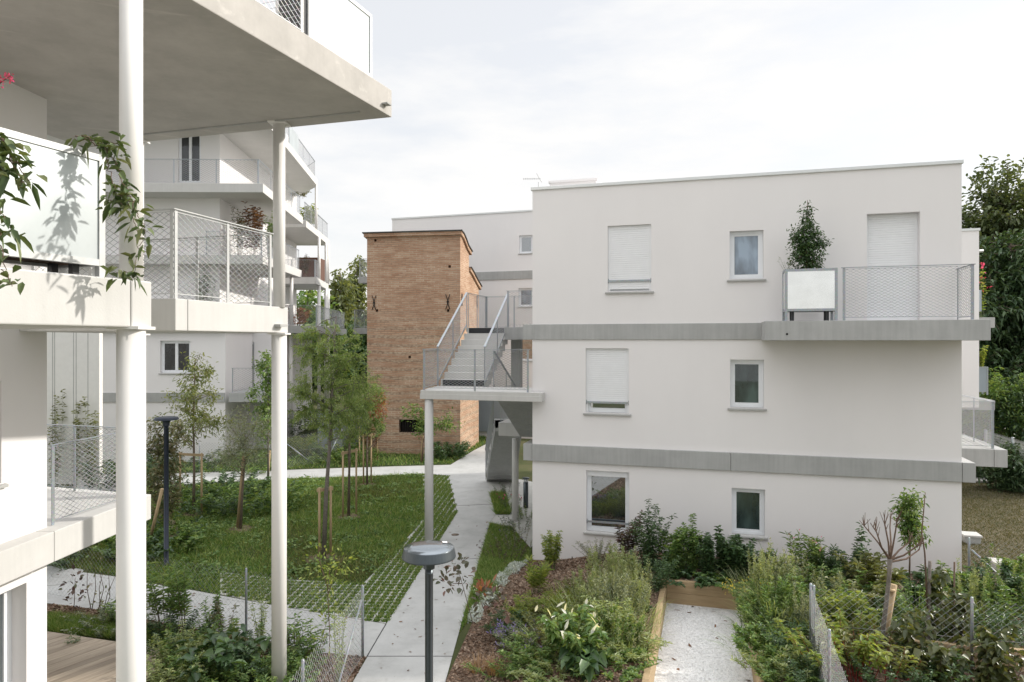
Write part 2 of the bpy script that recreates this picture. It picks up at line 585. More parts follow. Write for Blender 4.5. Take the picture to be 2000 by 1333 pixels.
M['gravel'] = ground_mat('white_gravel', [(0.2, (0.80, 0.81, 0.82)), (0.8, (0.90, 0.90, 0.90))], 6, 90, 0.45, 0.01, 60)
M['chips'] = leaf('bark_chips', [(0.08, 0.045, 0.03), (0.17, 0.11, 0.075), (0.25, 0.17, 0.12), (0.34, 0.26, 0.20)], 0.0, 0.9, 0.1)
M['pebble'] = leaf('gravel_pebbles', [(0.80, 0.81, 0.82), (0.86, 0.86, 0.86), (0.90, 0.90, 0.90), (0.66, 0.66, 0.66)], 0.0, 0.8, 0.2)
M['grass'] = leaf('grass_blades', [(0.087, 0.172, 0.041), (0.130, 0.244, 0.057), (0.201, 0.303, 0.087), (0.345, 0.374, 0.145)], 0.3, 0.6, 0.2)
M['grass_olive'] = leaf('olive_grass_blades', [(0.099, 0.132, 0.039), (0.143, 0.165, 0.055), (0.187, 0.187, 0.077)], 0.3, 0.6, 0.2)
M['grass_dry'] = leaf('dry_grass_blades', [(0.12, 0.115, 0.06), (0.17, 0.15, 0.09), (0.08, 0.095, 0.045)], 0.25, 0.7, 0.1)
M['l_mid'] = leaf('leaf_mid', [(0.083, 0.156, 0.045), (0.124, 0.218, 0.063), (0.176, 0.280, 0.086), (0.248, 0.332, 0.114)])
M['l_dark'] = leaf('leaf_dark', [(0.042, 0.086, 0.035), (0.065, 0.122, 0.050), (0.096, 0.163, 0.065)], 0.25, 0.35, 0.5)
M['l_deep'] = leaf('leaf_deep', [(0.036, 0.073, 0.030), (0.055, 0.103, 0.046), (0.090, 0.142, 0.062)], 0.2, 0.4, 0.4)
M['l_pale'] = leaf('leaf_pale', [(0.229, 0.299, 0.131), (0.299, 0.369, 0.176), (0.386, 0.439, 0.246)], 0.4)
M['l_lime'] = leaf('leaf_lime', [(0.155, 0.233, 0.054), (0.233, 0.296, 0.078), (0.310, 0.358, 0.109)], 0.45)
M['l_grey'] = leaf('leaf_grey', [(0.162, 0.203, 0.138), (0.227, 0.268, 0.186), (0.324, 0.356, 0.259)], 0.3)
M['l_olive'] = leaf('leaf_olive', [(0.112, 0.128, 0.045), (0.150, 0.173, 0.060), (0.210, 0.225, 0.090)], 0.35)
M['l_feather'] = leaf('leaf_feather', [(0.157, 0.246, 0.090), (0.224, 0.314, 0.123), (0.325, 0.403, 0.190)], 0.45)
M['l_airy'] = leaf('leaf_airy', [(0.12, 0.16, 0.06), (0.17, 0.21, 0.085), (0.25, 0.28, 0.12)], 0.4)
M['l_creeper'] = leaf('leaf_creeper', [(0.063, 0.103, 0.040), (0.098, 0.144, 0.057), (0.138, 0.184, 0.075), (0.172, 0.196, 0.092)], 0.25, 0.4, 0.5)
M['l_smoke'] = leaf('leaf_smoke', [(0.10, 0.115, 0.075), (0.14, 0.11, 0.09), (0.085, 0.10, 0.065), (0.17, 0.09, 0.075)], 0.25)
M['l_redbud'] = leaf('leaf_redbud', [(0.065, 0.085, 0.032), (0.095, 0.115, 0.045), (0.14, 0.15, 0.055)], 0.35, 0.35, 0.5)
M['l_plume'] = leaf('plume_seed', [(0.26, 0.29, 0.17), (0.32, 0.35, 0.22), (0.38, 0.40, 0.26)], 0.4)
M['l_tree'] = leaf('leaf_big_tree', [(0.063, 0.092, 0.039), (0.098, 0.132, 0.055), (0.149, 0.184, 0.086)], 0.3)
M['l_poplar'] = leaf('leaf_poplar', [(0.12, 0.155, 0.07), (0.17, 0.20, 0.095), (0.23, 0.26, 0.14)], 0.4)
M['l_dull'] = leaf('leaf_dull', [(0.110, 0.138, 0.064), (0.166, 0.175, 0.092), (0.239, 0.212, 0.129)], 0.25)
M['l_brown'] = leaf('leaf_brown', [(0.16, 0.08, 0.045), (0.24, 0.13, 0.08), (0.10, 0.055, 0.035)], 0.3)
M['l_rust'] = leaf('leaf_rust', [(0.34, 0.13, 0.07), (0.26, 0.10, 0.06), (0.40, 0.20, 0.12)], 0.4)
M['l_purple'] = leaf('leaf_purple', [(0.075, 0.053, 0.053), (0.112, 0.060, 0.053), (0.105, 0.112, 0.060)], 0.25)
M['l_straw'] = leaf('leaf_straw', [(0.34, 0.22, 0.12), (0.42, 0.29, 0.17), (0.28, 0.17, 0.09)], 0.35)
M['silver'] = leaf('silver_leaf', [(0.45, 0.50, 0.50), (0.58, 0.63, 0.64), (0.68, 0.72, 0.74)], 0.2)
M['pink'] = leaf('pink_petals', [(0.55, 0.06, 0.20), (0.65, 0.12, 0.28), (0.50, 0.04, 0.16)], 0.35)
M['pinkpale'] = leaf('pale_pink_petals', [(0.70, 0.30, 0.45), (0.75, 0.40, 0.52)], 0.35)
M['white_petal'] = leaf('white_petals', [(0.75, 0.76, 0.70), (0.80, 0.80, 0.76)], 0.4)
M['yellow'] = leaf('yellow_petals', [(0.60, 0.48, 0.06), (0.66, 0.55, 0.12)], 0.35)
M['violet'] = leaf('violet_petals', [(0.20, 0.15, 0.42), (0.28, 0.22, 0.50)], 0.3)

# ------------------------------------------------------------------ builders: wire mesh, railings, windows
def wire_panel(mb, A, B, h, cw, ch, r, n=3):
    """diamond mesh between bottom points A and B (may slope), height h"""
    A, B = Vector(A), Vector(B)
    flat = Vector((B.x - A.x, B.y - A.y, 0))
    L = flat.length
    if L < 0.02: return
    dz = B.z - A.z
    def P(s, t):
        return A + flat * (s / L) + Vector((0, 0, dz * s / L + t))
    sl = cw / ch
    for sg in (1, -1):
        c = -h * sl
        while c < L + h * sl:
            # line s = c + sg*sl*t
            t0, t1 = 0.0, h
            lo, hi = ((0 - c) / (sg * sl), (L - c) / (sg * sl))
            if lo > hi: lo, hi = hi, lo
            t0, t1 = max(t0, lo), min(t1, hi)
            if t1 - t0 > 0.01:
                mb.tube([P(c + sg * sl * t0, t0), P(c + sg * sl * t1, t1)], r, n, False, False)
            c += cw

def railing(parent, pts, z0, h=1.03, step=1.25, cw=0.11, ch=0.058, r=0.0030, ends=(1, 1), name='railing', mat='steel',
            top=0.05, extra=0.0, skip=()):
    """flat posts, top rail, bottom rod and a diamond mesh along a polyline of (x, y)"""
    mb, wm = MB(), MB()
    pts = [Vector((p[0], p[1], 0)) for p in pts]
    for i in range(len(pts) - 1):
        p, q = pts[i], pts[i + 1]
        L = (q - p).length
        d = (q - p).normalized()
        e = d * 0.02
        mb.bar(p - e + Vector((0, 0, z0 + h)), q + e + Vector((0, 0, z0 + h)), top, 0.012 if i % 2 == 0 else 0.0125)
        k = max(1, round(L / step))
        for j in range(k + 1):
            if i > 0 and j == 0: pass
            mb.post(p + d * (L * j / k) + d * (0.03 if j == 0 else -0.03 if j == k else 0), z0, z0 + h - 0.007, d, 0.045, 0.012)
        mb.bar(p + Vector((0, 0, z0 + 0.06)), q + Vector((0, 0, z0 + 0.06)), 0.01, 0.01)
        mb.bar(p + Vector((0, 0, z0 + h - 0.03)), q + Vector((0, 0, z0 + h - 0.03)), 0.008, 0.008)
        wire_panel(wm, (p.x, p.y, z0 + 0.06), (q.x, q.y, z0 + 0.06), h - 0.09, cw, ch, r)
    o = mb.build(name, M[mat], parent)
    wm.build('wire_mesh', M['wire'], o)
    return o

def holed_wall(mb, fr, a0, a1, z0, z1, holes, b=0.0, d=0.2):
    A = sorted(set([a0, a1] + [h[0] for h in holes] + [h[1] for h in holes]))
    Z = sorted(set([z0, z1] + [h[2] for h in holes] + [h[3] for h in holes]))
    for i in range(len(A) - 1):
        for j in range(len(Z) - 1):
            ca, cz = (A[i] + A[i + 1]) / 2, (Z[j] + Z[j + 1]) / 2
            if any(h[0] < ca < h[1] and h[2] < cz < h[3] for h in holes): continue
            mb.add([fr.p(A[i], b, Z[j]), fr.p(A[i + 1], b, Z[j]), fr.p(A[i + 1], b, Z[j + 1]), fr.p(A[i], b, Z[j + 1])], [(0, 1, 2, 3)])
    for h in holes:
        q = [(h[0], h[2]), (h[1], h[2]), (h[1], h[3]), (h[0], h[3])]
        for k in range(4):
            (x0, y0), (x1, y1) = q[k], q[(k + 1) % 4]
            mb.add([fr.p(x0, b, y0), fr.p(x1, b, y1), fr.p(x1, b + d, y1), fr.p(x0, b + d, y0)], [(3, 2, 1, 0)])

def window(parent, fr, a0, a1, z0, z1, b=0.0, glass='glass', shutter=0.0, guard=False, sill=True, rev=0.10, mull=False, name='window',
           frame_w=0.055, box=0.0):
    """pvc frame set back in its opening, with pane, sill, roller shutter, guard rail as sub-parts"""
    fb = b + rev
    w = frame_w
    e = 0.002
    f = MB()
    A0, A1, Z0, Z1 = a0 + e, a1 - e, z0 + e, z1 - e
    f.fbox(fr, A0, A0 + w, fb, fb + 0.07, Z0, Z1)
    f.fbox(fr, A1 - w, A1, fb, fb + 0.07, Z0, Z1)
    f.fbox(fr, A0 + w, A1 - w, fb, fb + 0.07, Z1 - w, Z1)
    f.fbox(fr, A0 + w, A1 - w, fb, fb + 0.07, Z0, Z0 + w)
    # sash inside the frame
    s = 0.045
    i0, i1, j0, j1 = A0 + w, A1 - w, Z0 + w, Z1 - w
    fb2 = fb + 0.014
    f.fbox(fr, i0, i0 + s, fb2, fb2 + 0.05, j0, j1)
    f.fbox(fr, i1 - s, i1, fb2, fb2 + 0.05, j0, j1)
    f.fbox(fr, i0 + s, i1 - s, fb2, fb2 + 0.05, j1 - s, j1)
    f.fbox(fr, i0 + s, i1 - s, fb2, fb2 + 0.05, j0, j0 + s)
    if mull:
        am = (a0 + a1) / 2
        f.fbox(fr, am - 0.06, am + 0.06, fb - 0.003, fb + 0.06, j0 + s, j1 - s)
    o = f.build(name, M['pvc'], parent)
    g = MB()
    g.fbox(fr, i0 + s - 0.01, i1 - s + 0.01, fb + 0.036, fb + 0.05, j0 + s - 0.01, j1 - s + 0.01)
    g.build('pane', M[glass], o)
    if sill:
        k = MB()
        c = [fr.p(a0 - 0.055, b - 0.05, z0 - 0.055), fr.p(a1 + 0.055, b - 0.05, z0 - 0.055), fr.p(a1 + 0.055, fb + 0.02, z0 - 0.055), fr.p(a0 - 0.055, fb + 0.02, z0 - 0.055),
             fr.p(a0 - 0.055, b - 0.05, z0 - 0.02), fr.p(a1 + 0.055, b - 0.05, z0 - 0.02), fr.p(a1 + 0.055, b + 0.001, z0 - 0.008), fr.p(a0 - 0.055, b + 0.001, z0 - 0.008)]
        k.hexa(c)
        k.fbox(fr, a0 + 0.003, a1 - 0.003, b + 0.003, fb + 0.02, z0 - 0.01, z0 + 0.004)
        k.build('sill', M['sill'], o, bevel=0.004)
    if shutter > 0:
        zb = Z1 - (Z1 - Z0) * shutter
        sh = MB()
        zz, V, Fc = Z1, [], []
        bs = b + rev - 0.045
        k = 0
        while zz > zb + 1e-6:
            zn = max(zb, zz - 0.048)
            for (t, off) in ((0, 0.006), (0.12, 0.0), (0.85, -0.002), (0.95, 0.003)):
                zc = zz + (zn - zz) * t
                V += [fr.p(A0 + 0.045, bs + off, zc), fr.p(A1 - 0.045, bs + off, zc)]
            zz = zn
        V += [fr.p(A0 + 0.045, bs + 0.01, zb), fr.p(A1 - 0.045, bs + 0.01, zb), fr.p(A0 + 0.045, bs + 0.02, zb), fr.p(A1 - 0.045, bs + 0.02, zb)]
        for i in range(0, len(V) - 2, 2): Fc.append((i, i + 2, i + 3, i + 1))
        sh.add(V, Fc)
        sh.fbox(fr, A0 + 0.001, A0 + 0.05, bs - 0.006, bs + 0.03, Z0, Z1)
        sh.fbox(fr, A1 - 0.05, A1 - 0.001, bs - 0.006, bs + 0.03, Z0, Z1)
        sh.build('roller_shutter', M['shutter'], o)
    elif box:
        sb = MB()
        sb.fbox(fr, A0, A1, fb - 0.04, fb - 0.002, Z1 - box, Z1)
        for i in range(4):
            zt = Z1 - box * (i + 0.15) / 4
            sb.fbox(fr, A0 + 0.04, A1 - 0.04, fb - 0.047, fb - 0.039, zt - box / 5.2, zt)
        sb.build('roller_shutter', M['shutter'], o)
    if guard:
        gd = MB()
        zg = z0 + (z1 - z0) * 0.16
        gd.fbox(fr, A0 + 0.002, A1 - 0.002, b + 0.02, b + 0.045, zg - 0.02, zg + 0.02)
        gd.fbox(fr, A0 + 0.002, A0 + 0.02, b + 0.046, b + 0.06, zg - 0.05, zg + 0.05)
        gd.fbox(fr, A1 - 0.02, A1 - 0.002, b + 0.046, b + 0.06, zg - 0.05, zg + 0.05)
        gd.build('guard_rail', M['steel'], o)
    return o

# ------------------------------------------------------------------ builders: plants
UP = np.array([0.0, 0.0, 1.0])
def unit(v):
    return v / np.maximum(np.linalg.norm(v, axis=-1, keepdims=True), 1e-9)

def leaf_arrays(P, D, L, W, fold=0.25, droop=0.25, rng=RNG):
    """one folded six-cornered leaf per row: two quads each"""
    n = len(P)
    D = unit(D)
    R = unit(rng.normal(size=(n, 3)))
    S = unit(np.cross(D, UP + 0.55 * R))
    N = unit(np.cross(S, D))
    N[N[:, 2] < 0] *= -1
    L = np.broadcast_to(np.asarray(L, float), (n,))[:, None]
    W = np.broadcast_to(np.asarray(W, float), (n,))[:, None]
    dr = -UP * L * droop
    tip = P + D * L + dr
    m1 = P + D * L * 0.33 + dr * 0.10
    m2 = P + D * L * 0.70 + dr * 0.45
    up = N * W * fold
    V = np.stack([P, m1 + S * W * 0.46 + up, m2 + S * W * 0.36 + up, tip, m2 - S * W * 0.36 + up, m1 - S * W * 0.46 + up], 1).reshape(-1, 3)
    i = np.arange(n)[:, None] * 6
    Q = np.concatenate([i + np.array([[0, 1, 2, 3]]), i + np.array([[0, 3, 4, 5]])], 1).reshape(-1, 4)
    return V, Q

def foliage(name, P, D, L, W, mat, parent, fold=0.25, droop=0.25, rng=RNG):
    V, Q = leaf_arrays(np.asarray(P, float), np.asarray(D, float), L, W, fold, droop, rng)
    V = V - np.array(ORG[parent])
    return link(name, np_mesh(name, V, Q), M[mat], parent)

def jit(n, s, rng=RNG):
    return 1 + rng.uniform(-s, s, n)

def shrub(name, label, cat, base, h, w, stems=14, per=40, L=0.07, W=0.03, mat='l_mid', stem_mat='greenstem', lean=0.5, tmin=0.12,
          droop=0.25, bend=0.3, r=0.006, twigs=0, twig_len=0.2, top=0.0, group=None, seed=1, flowers=None, elev=0.35, foot=0.15, hvar=0.35, splay=1.0):
    """stems rising from a foot, leaves set round them; twigs > 0 adds leafy side shoots"""
    rng = np.random.default_rng(seed)
    base = Vector(base)
    t_ = thing(name, label, cat, base, group)
    mb = MB()
    P, D = [], []
    tips = []
    for s in range(stems):
        ang = rng.uniform(0, 2 * math.pi)
        rr = math.sqrt(rng.uniform(0, 1))
        off = np.array([math.cos(ang), math.sin(ang), 0])
        hh = h * (1 - 0.75 * hvar * rng.uniform(0, 1) - 0.14 * rr * rr)
        if s == 0: hh = h
        reach = splay * w * 0.5 * rr * (lean + (1 - lean) * rng.uniform(0, 1))
        p0 = np.array(base) + off * w * foot * rr + np.array([0, 0, -0.03])
        ts = np.linspace(0, 1, 7)
        wob = rng.normal(size=3) * 0.03 * h
        def path(t):
            t = np.asarray(t)[..., None]
            return p0 + off * reach * (t ** (1 + bend)) * np.ones_like(t) + UP * (hh + 0.03) * (t - 0.12 * bend * t * t) / (1 - 0.12 * bend) + wob * np.sin(t * 3.0) * t
        pts = path(ts)
        mb.tube([tuple(q) for q in pts], [r * (1 - 0.75 * t) for t in ts], 4, False)
        tips.append(pts[-1])
        if twigs:
            for k in range(twigs):
                t0 = tmin + (1 - tmin) * (k + rng.uniform(0, 1)) / twigs
                q0 = path(t0)
                a2 = rng.uniform(0, 2 * math.pi)
                dr = unit(np.array([math.cos(a2), math.sin(a2), rng.uniform(0.2, 1.2)]) + off * 0.5)
                ln = twig_len * (1.15 - 0.75 * t0) * rng.uniform(0.6, 1.25)
                q1 = q0 + dr * ln
                mb.tube([tuple(q0), tuple((q0 + q1) / 2 + UP * 0.01), tuple(q1)], [r * 0.5, r * 0.35, r * 0.15], 3, False)
                m = max(3, int(per * rng.uniform(0.7, 1.3)))
                tt = rng.uniform(0.1, 1.02, m)[:, None]
                P.append(q0 + (q1 - q0) * tt)
                D.append(dr * 0.6 + unit(rng.normal(size=(m, 3))) * 0.9 + UP * elev * 0.5)
        else:
            m = max(3, int(1.25 * per * hh / h))
            tt = tmin + (1.0 - tmin) * np.sort(rng.uniform(0, 1, m)) ** (1 - top * 0.5)
            pos = path(tt)
            ga = np.arange(m) * 2.4 + rng.uniform(0, 6)
            dd = np.stack([np.cos(ga), np.sin(ga), elev + rng.normal(size=m) * 0.3], 1)
            P.append(pos + unit(dd) * 0.004)
            D.append(dd)
    mb.build('stems', M[stem_mat], t_)
    P, D = np.concatenate(P), np.concatenate(D)
    n = len(P)
    foliage('leaves', P, D, L * jit(n, 0.4, rng), W * jit(n, 0.3, rng), mat, t_, 0.2, droop, rng)
    if flowers:
        fm, num, fl, fw, spread = flowers
        spread = np.array(spread)
        FP, FD = [], []
        for q in tips:
            m = num
            FP.append(q + rng.normal(size=(m, 3)) * spread - UP * (spread[2] if spread.ndim else 0))
            FD.append(unit(rng.normal(size=(m, 3))) + UP * 0.7)
        FP, FD = np.concatenate(FP), np.concatenate(FD)
        foliage('flowers', FP, FD, fl * jit(len(FP), 0.3, rng), fw, fm, t_, 0.2, 0.0, rng)
    return t_

def grassy(name, label, cat, base, h, w, blades=200, width=0.012, mat='l_mid', group=None, seed=1, arch=0.7, foot=0.3):
    rng = np.random.default_rng(seed)
    t_ = thing(name, label, cat, base, group)
    n = blades
    ang = rng.uniform(0, 2 * math.pi, n)
    rr = np.sqrt(rng.uniform(0, 1, n))
    off = np.stack([np.cos(ang), np.sin(ang), 0 * ang], 1)
    P0 = off * (w * foot * rr)[:, None]
    hh = h * (0.45 + 0.55 * rng.uniform(0, 1, n))
    reach = w * 0.5 * rng.uniform(0.2, 1, n)
    side = np.stack([-np.sin(ang), np.cos(ang), 0 * ang], 1)
    V = []
    K = 5
    for k in range(K):
        t = k / (K - 1)
        z = hh * (t * (1 + arch) - arch * t * t * 1.1)
        c = P0 + off * (reach * t ** 1.6)[:, None] + UP * z[:, None]
        wd = width * (1 - t) ** 0.7 if k < K - 1 else 0.0006
        V += [c - side * wd / 2, c + side * wd / 2]
    V = np.stack(V, 1).reshape(-1, 3)
    i = np.arange(n)[:, None] * 2 * K
    Q = np.concatenate([i + np.array([[2 * k, 2 * k + 1, 2 * k + 3, 2 * k + 2]]) for k in range(K - 1)], 1).reshape(-1, 4)
    link('blades', np_mesh('blades', V, Q), M[mat], t_)
    return t_

def tree(name, label, base, trunk, crown, n_limb=14, n_twig=260, per=16, L=0.09, W=0.04, mat='l_mid', bark='bark', r0=0.05, cat='tree',
         group=None, seed=1, gap=0.45, droop=0.3, spray=0.35, limb_t=(0.3, 1.0), fill=0.5, crowns=None, thin=1.0, clump=1.4, extra=None, rise=0.15, twig_r=0.4):
    """tapered trunk, limbs reaching into an ellipsoid crown with holes in it, leafy twigs on the limbs.
    trunk: list of points relative to base; crown: list of (centre offset, radii)"""
    rng = np.random.default_rng(seed)
    base = Vector(base)
    t_ = thing(name, label, cat, base, group)
    B = np.array(base)
    tp = [np.array(p, float) + B for p in trunk]
    if not isinstance(crown, list): crown = [crown]
    mb = MB()
    nT = len(tp)
    mb.tube([tuple(p) for p in tp], [r0 * (1 - 0.75 * i / (nT - 1)) for i in range(nT)], 8)
    cum = [0]
    for i in range(1, nT): cum.append(cum[-1] + np.linalg.norm(tp[i] - tp[i - 1]))
    def along(t):
        s = t * cum[-1]
        for i in range(1, nT):
            if s <= cum[i] + 1e-9:
                f = (s - cum[i - 1]) / max(1e-9, cum[i] - cum[i - 1])
                return tp[i - 1] * (1 - f) + tp[i] * f
        return tp[-1]
    # holes in the crown
    vol = [c[1][0] * c[1][1] * c[1][2] for c in crown]
    pv = np.array(vol) / sum(vol)
    def inside():
        k = rng.choice(len(crown), p=pv)
        c, rad = crown[k]
        v = unit(rng.normal(size=3)) * rng.uniform(0, 1) ** fill
        return B + np.array(c) + v * np.array(rad)
    size = max(max(c[1]) for c in crown)
    holes = [inside() for _ in range(7)]
    nodes = []
    for k in range(n_limb):
        t0 = limb_t[0] + (limb_t[1] - limb_t[0]) * (k + rng.uniform(0, 1)) / n_limb
        s0 = along(min(1, t0))
        e0 = None
        for _ in range(12):
            e = inside()
            if e0 is None or abs(e[2] - (s0[2] + rise * size)) < abs(e0[2] - (s0[2] + rise * size)): e0 = e
        mid = (s0 + e0) / 2 + np.array([0, 0, 0.06 * size]) + rng.normal(size=3) * 0.05 * size
        rr = r0 * 0.42 * (1 - 0.5 * t0)
        q = [s0, s0 * 0.45 + mid * 0.55, mid, mid * 0.45 + e0 * 0.55, e0]
        mb.tube([tuple(x) for x in q], [rr, rr * 0.8, rr * 0.6, rr * 0.4, rr * 0.15], 5, False)
        for f in np.linspace(0.25, 1, 7):
            nodes.append(mid * (1 - (f - 0.5) * 2) + e0 * (f - 0.5) * 2 if f > 0.5 else s0 * (1 - f * 2) + mid * f * 2)
    for f in np.linspace(max(0.35, limb_t[0]), 1, 10): nodes.append(along(f))
    nodes = np.array(nodes)
    P, D = [], []
    cnt = 0
    tries = 0
    while cnt < n_twig and tries < n_twig * 6:
        tries += 1
        e = inside()
        if min(np.linalg.norm((e - hh)) for hh in holes) < gap * size * 0.42: continue
        dist = np.linalg.norm(nodes - e, axis=1)
        j = int(np.argmin(dist))
        s0 = nodes[j]
        dv = e - s0
        ln = dist[j]
        mx = spray * size * 1.3
        if ln > mx:
            s0 = e - dv / ln * mx
        ln = np.linalg.norm(e - s0)
        cnt += 1
        if twig_r: mb.tube([tuple(s0), tuple((s0 + e) / 2 + UP * 0.04 * ln), tuple(e)], [r0 * 0.09 * twig_r / 0.4, r0 * 0.07 * twig_r / 0.4, r0 * 0.03], 3, False)
        m = max(3, int(per * rng.uniform(0.6, 1.4)))
        tt = rng.uniform(0.15, 1.05, m)[:, None]
        P.append(s0 + (e - s0) * tt + rng.normal(size=(m, 3)) * L * clump * 0.5)
        D.append(unit(e - s0 + 1e-6) * 0.6 + unit(rng.normal(size=(m, 3))) * 0.9)
    mb.build('trunk', M[bark], t_)
    P, D = np.concatenate(P), np.concatenate(D)
    n = len(P)
    foliage('crown', P, D, L * jit(n, 0.4, rng), W * jit(n, 0.3, rng), mat, t_, 0.2, droop, rng)
    if extra:
        em, c, rad, n2 = extra
        v = unit(rng.normal(size=(n2, 3))) * (rng.uniform(0, 1, n2) ** 0.5)[:, None]
        P2 = B + np.array(c) + v * np.array(rad)
        foliage('dead_leaves', P2, rng.normal(size=(n2, 3)), L * jit(n2, 0.4, rng), W * 1.2, em, t_, 0.2, droop, rng)
    return t_

def inpoly(P, poly):
    x, y = P[:, 0], P[:, 1]
    c = np.zeros(len(P), bool)
    n = len(poly)
    for i in range(n):
        x0, y0 = poly[i][0], poly[i][1]
        x1, y1 = poly[(i + 1) % n][0], poly[(i + 1) % n][1]
        if y0 == y1: continue
        k = ((y0 > y) != (y1 > y)) & (x < (x1 - x0) * (y - y0) / (y1 - y0) + x0)
        c ^= k
    return c

def scatter(poly, n, rng=RNG):
    xs, ys = [p[0] for p in poly], [p[1] for p in poly]
    out = np.zeros((0, 2))
    while len(out) < n:
        P = np.stack([rng.uniform(min(xs), max(xs), n * 2), rng.uniform(min(ys), max(ys), n * 2)], 1)
        out = np.concatenate([out, P[inpoly(P, poly)]])
    return out[:n]

def blades(name, label, cat, P, z, h, w, mat, rng=RNG, lean=0.5):
    """many small grass blades as one stuff object; P (n,2); z scalar or array"""
    n = len(P)
    B = np.column_stack([P, np.broadcast_to(z, (n,))])
    ang = rng.uniform(0, 2 * math.pi, n)
    s = np.stack([np.cos(ang), np.sin(ang), 0 * ang], 1)
    hh = (h * (0.4 + 0.8 * rng.uniform(0, 1, n)))[:, None]
    l = rng.normal(size=(n, 3)) * lean * hh * np.array([1, 1, 0])
    V = np.stack([B - s * w / 2, B + s * w / 2, B + UP * hh + l], 1).reshape(-1, 3)
    Q = np.arange(n * 3).reshape(-1, 3)
    o = link(name, np_mesh(name, V, Q), M[mat])
    return tag(o, label, cat, None, 'stuff')

def chips(name, label, cat, P, z, L, W, mat, rng=RNG, tilt=0.35):
    n = len(P)
    B = np.column_stack([P, np.broadcast_to(z, (n,))])
    D = unit(rng.normal(size=(n, 3)) * np.array([1, 1, tilt]))
    S = unit(np.cross(D, UP + rng.normal(size=(n, 3)) * tilt))
    l = (L * (0.5 + rng.uniform(0, 1, n)))[:, None] / 2
    w = (W * (0.5 + rng.uniform(0, 1, n)))[:, None] / 2
    V = np.stack([B - D * l - S * w, B + D * l - S * w, B + D * l + S * w, B - D * l + S * w], 1).reshape(-1, 3)
    o = link(name, np_mesh(name, V, np.arange(n * 4).reshape(-1, 4)), M[mat])
    return tag(o, label, cat, None, 'stuff')

def structure(name, mb, mat, label=None):
    o = mb.build(name, M[mat])
    return tag(o, label, None, None, 'structure')

# ================================================================== SETTING
MF = Frame((0.48, 16.02), -16.08)          # main house: facade runs along +a, b goes into the house

def XY(p): return (p[0], p[1])
def G(*pp): return [XY(gr(x, y)) for x, y in pp]

structure('ground', MB().sheet([(-400, -60), (400, -60), (400, 700), (-400, 700)], 0.0), 'earth')

PATH = ([(-2.62, 3.5)] + G((690, 1333), (755, 1220), (850, 1070), (893, 1002), (876, 930), (830, 926), (770, 929), (560, 936), (400, 945), (295, 955), (150, 962)) +
        G((150, 930), (300, 927), (560, 919), (770, 912), (880, 909), (925, 881), (950, 868)) +
        G((975, 868), (948, 925), (950, 938), (962, 972), (970, 1003), (957, 1022), (935, 1100), (896, 1238), (870, 1333)) + [(-1.2, 3.5)])
structure('path', MB().sheet(PATH, 0.016), 'path')
SIDE_UP = G((95, 1106), (160, 1119), (236, 1129), (295, 1141), (375, 1154), (535, 1184), (753, 1220))
SIDE_LO = G((715, 1285), (620, 1275), (535, 1256), (471, 1246), (365, 1226), (293, 1213), (239, 1198), (97, 1180))
SIDE = [(-16, 15.6)] + SIDE_UP + SIDE_LO + [(-16, 14.1)]
structure('side_path', MB().sheet(SIDE, 0.013), 'path')
jt = MB()
for p, q in ((G((716, 1284))[0], G((884, 1284))[0]), (G((905, 1094))[0], G((942, 1092))[0]), (G((889, 989))[0], G((968, 986))[0]), (G((822, 1094))[0], G((842, 1094))[0])):
    jt.bar((p[0], p[1], 0.018), (q[0], q[1], 0.018), 0.014, 0.004)
p, q = G((717, 1284))[0], G((754, 1221))[0]
jt.bar((p[0], p[1], 0.018), (q[0], q[1], 0.018), 0.014, 0.004)
structure('path_joints', jt, 'dark')

LAWN = G((95, 1104), (236, 1127), (375, 1152), (535, 1182), (755, 1218), (850, 1069), (892, 1002), (875, 930), (830, 927), (560, 937), (400, 946), (295, 956)) + [(-18, 24.5), (-18, 17)]
structure('lawn', MB().sheet(LAWN, 0.004), 'lawn')
BACKLAWN = G((150, 928), (300, 925), (560, 917), (770, 910), (880, 907), (925, 880), (948, 868), (948, 838), (640, 862), (150, 880))
structure('back_lawn', MB().sheet(BACKLAWN, 0.004), 'lawn')
structure('dry_lawn', MB().sheet([(9.2, 12.6), (9.2, 25.5), (30, 27), (30, 8)], 0.004), 'dry')

PAV1 = G((738, 928), (742, 1010), (735, 1040), (700, 1092), (640, 1140), (560, 1128), (430, 1118), (300, 1100), (300, 1142), (430, 1163), (535, 1183), (754, 1219), (850, 1069), (892, 1002), (875, 930), (830, 927))
PAV1 = G((826, 929), (830, 1000), (820, 1025), (760, 1090), (709, 1141), (560, 1133), (430, 1118), (430, 1162), (535, 1183), (754, 1219), (850, 1069), (892, 1002), (875, 930))
structure('grass_paving', MB().sheet(PAV1, 0.010), 'paver')

PITS = [(gr(632, 1092), 0.42), (gr(681, 1010), 0.42), (gr(470, 1034), 0.4), (gr(378, 1005), 0.4), (gr(717, 947), 0.35), (gr(322, 1053), 0.5)]
pt = MB()
for q, r in PITS:
    pt.sheet([(q.x + r * (1 + 0.16 * math.sin(3 * k + q.x)) * math.cos(k * math.pi / 12), q.y + r * (1 + 0.16 * math.sin(3 * k + q.x)) * math.sin(k * math.pi / 12)) for k in range(24)], 0.009)
structure('bare_soil', pt, 'soil')
MULCH_L = SIDE_LO + [(-9.6, 12.75)] + G((97, 1208), (293, 1243), (471, 1280), (600, 1333)) + [(-3.3, 6), (-2.66, 6)]
structure('mulch_strip', MB().sheet(MULCH_L, 0.006), 'mulch')

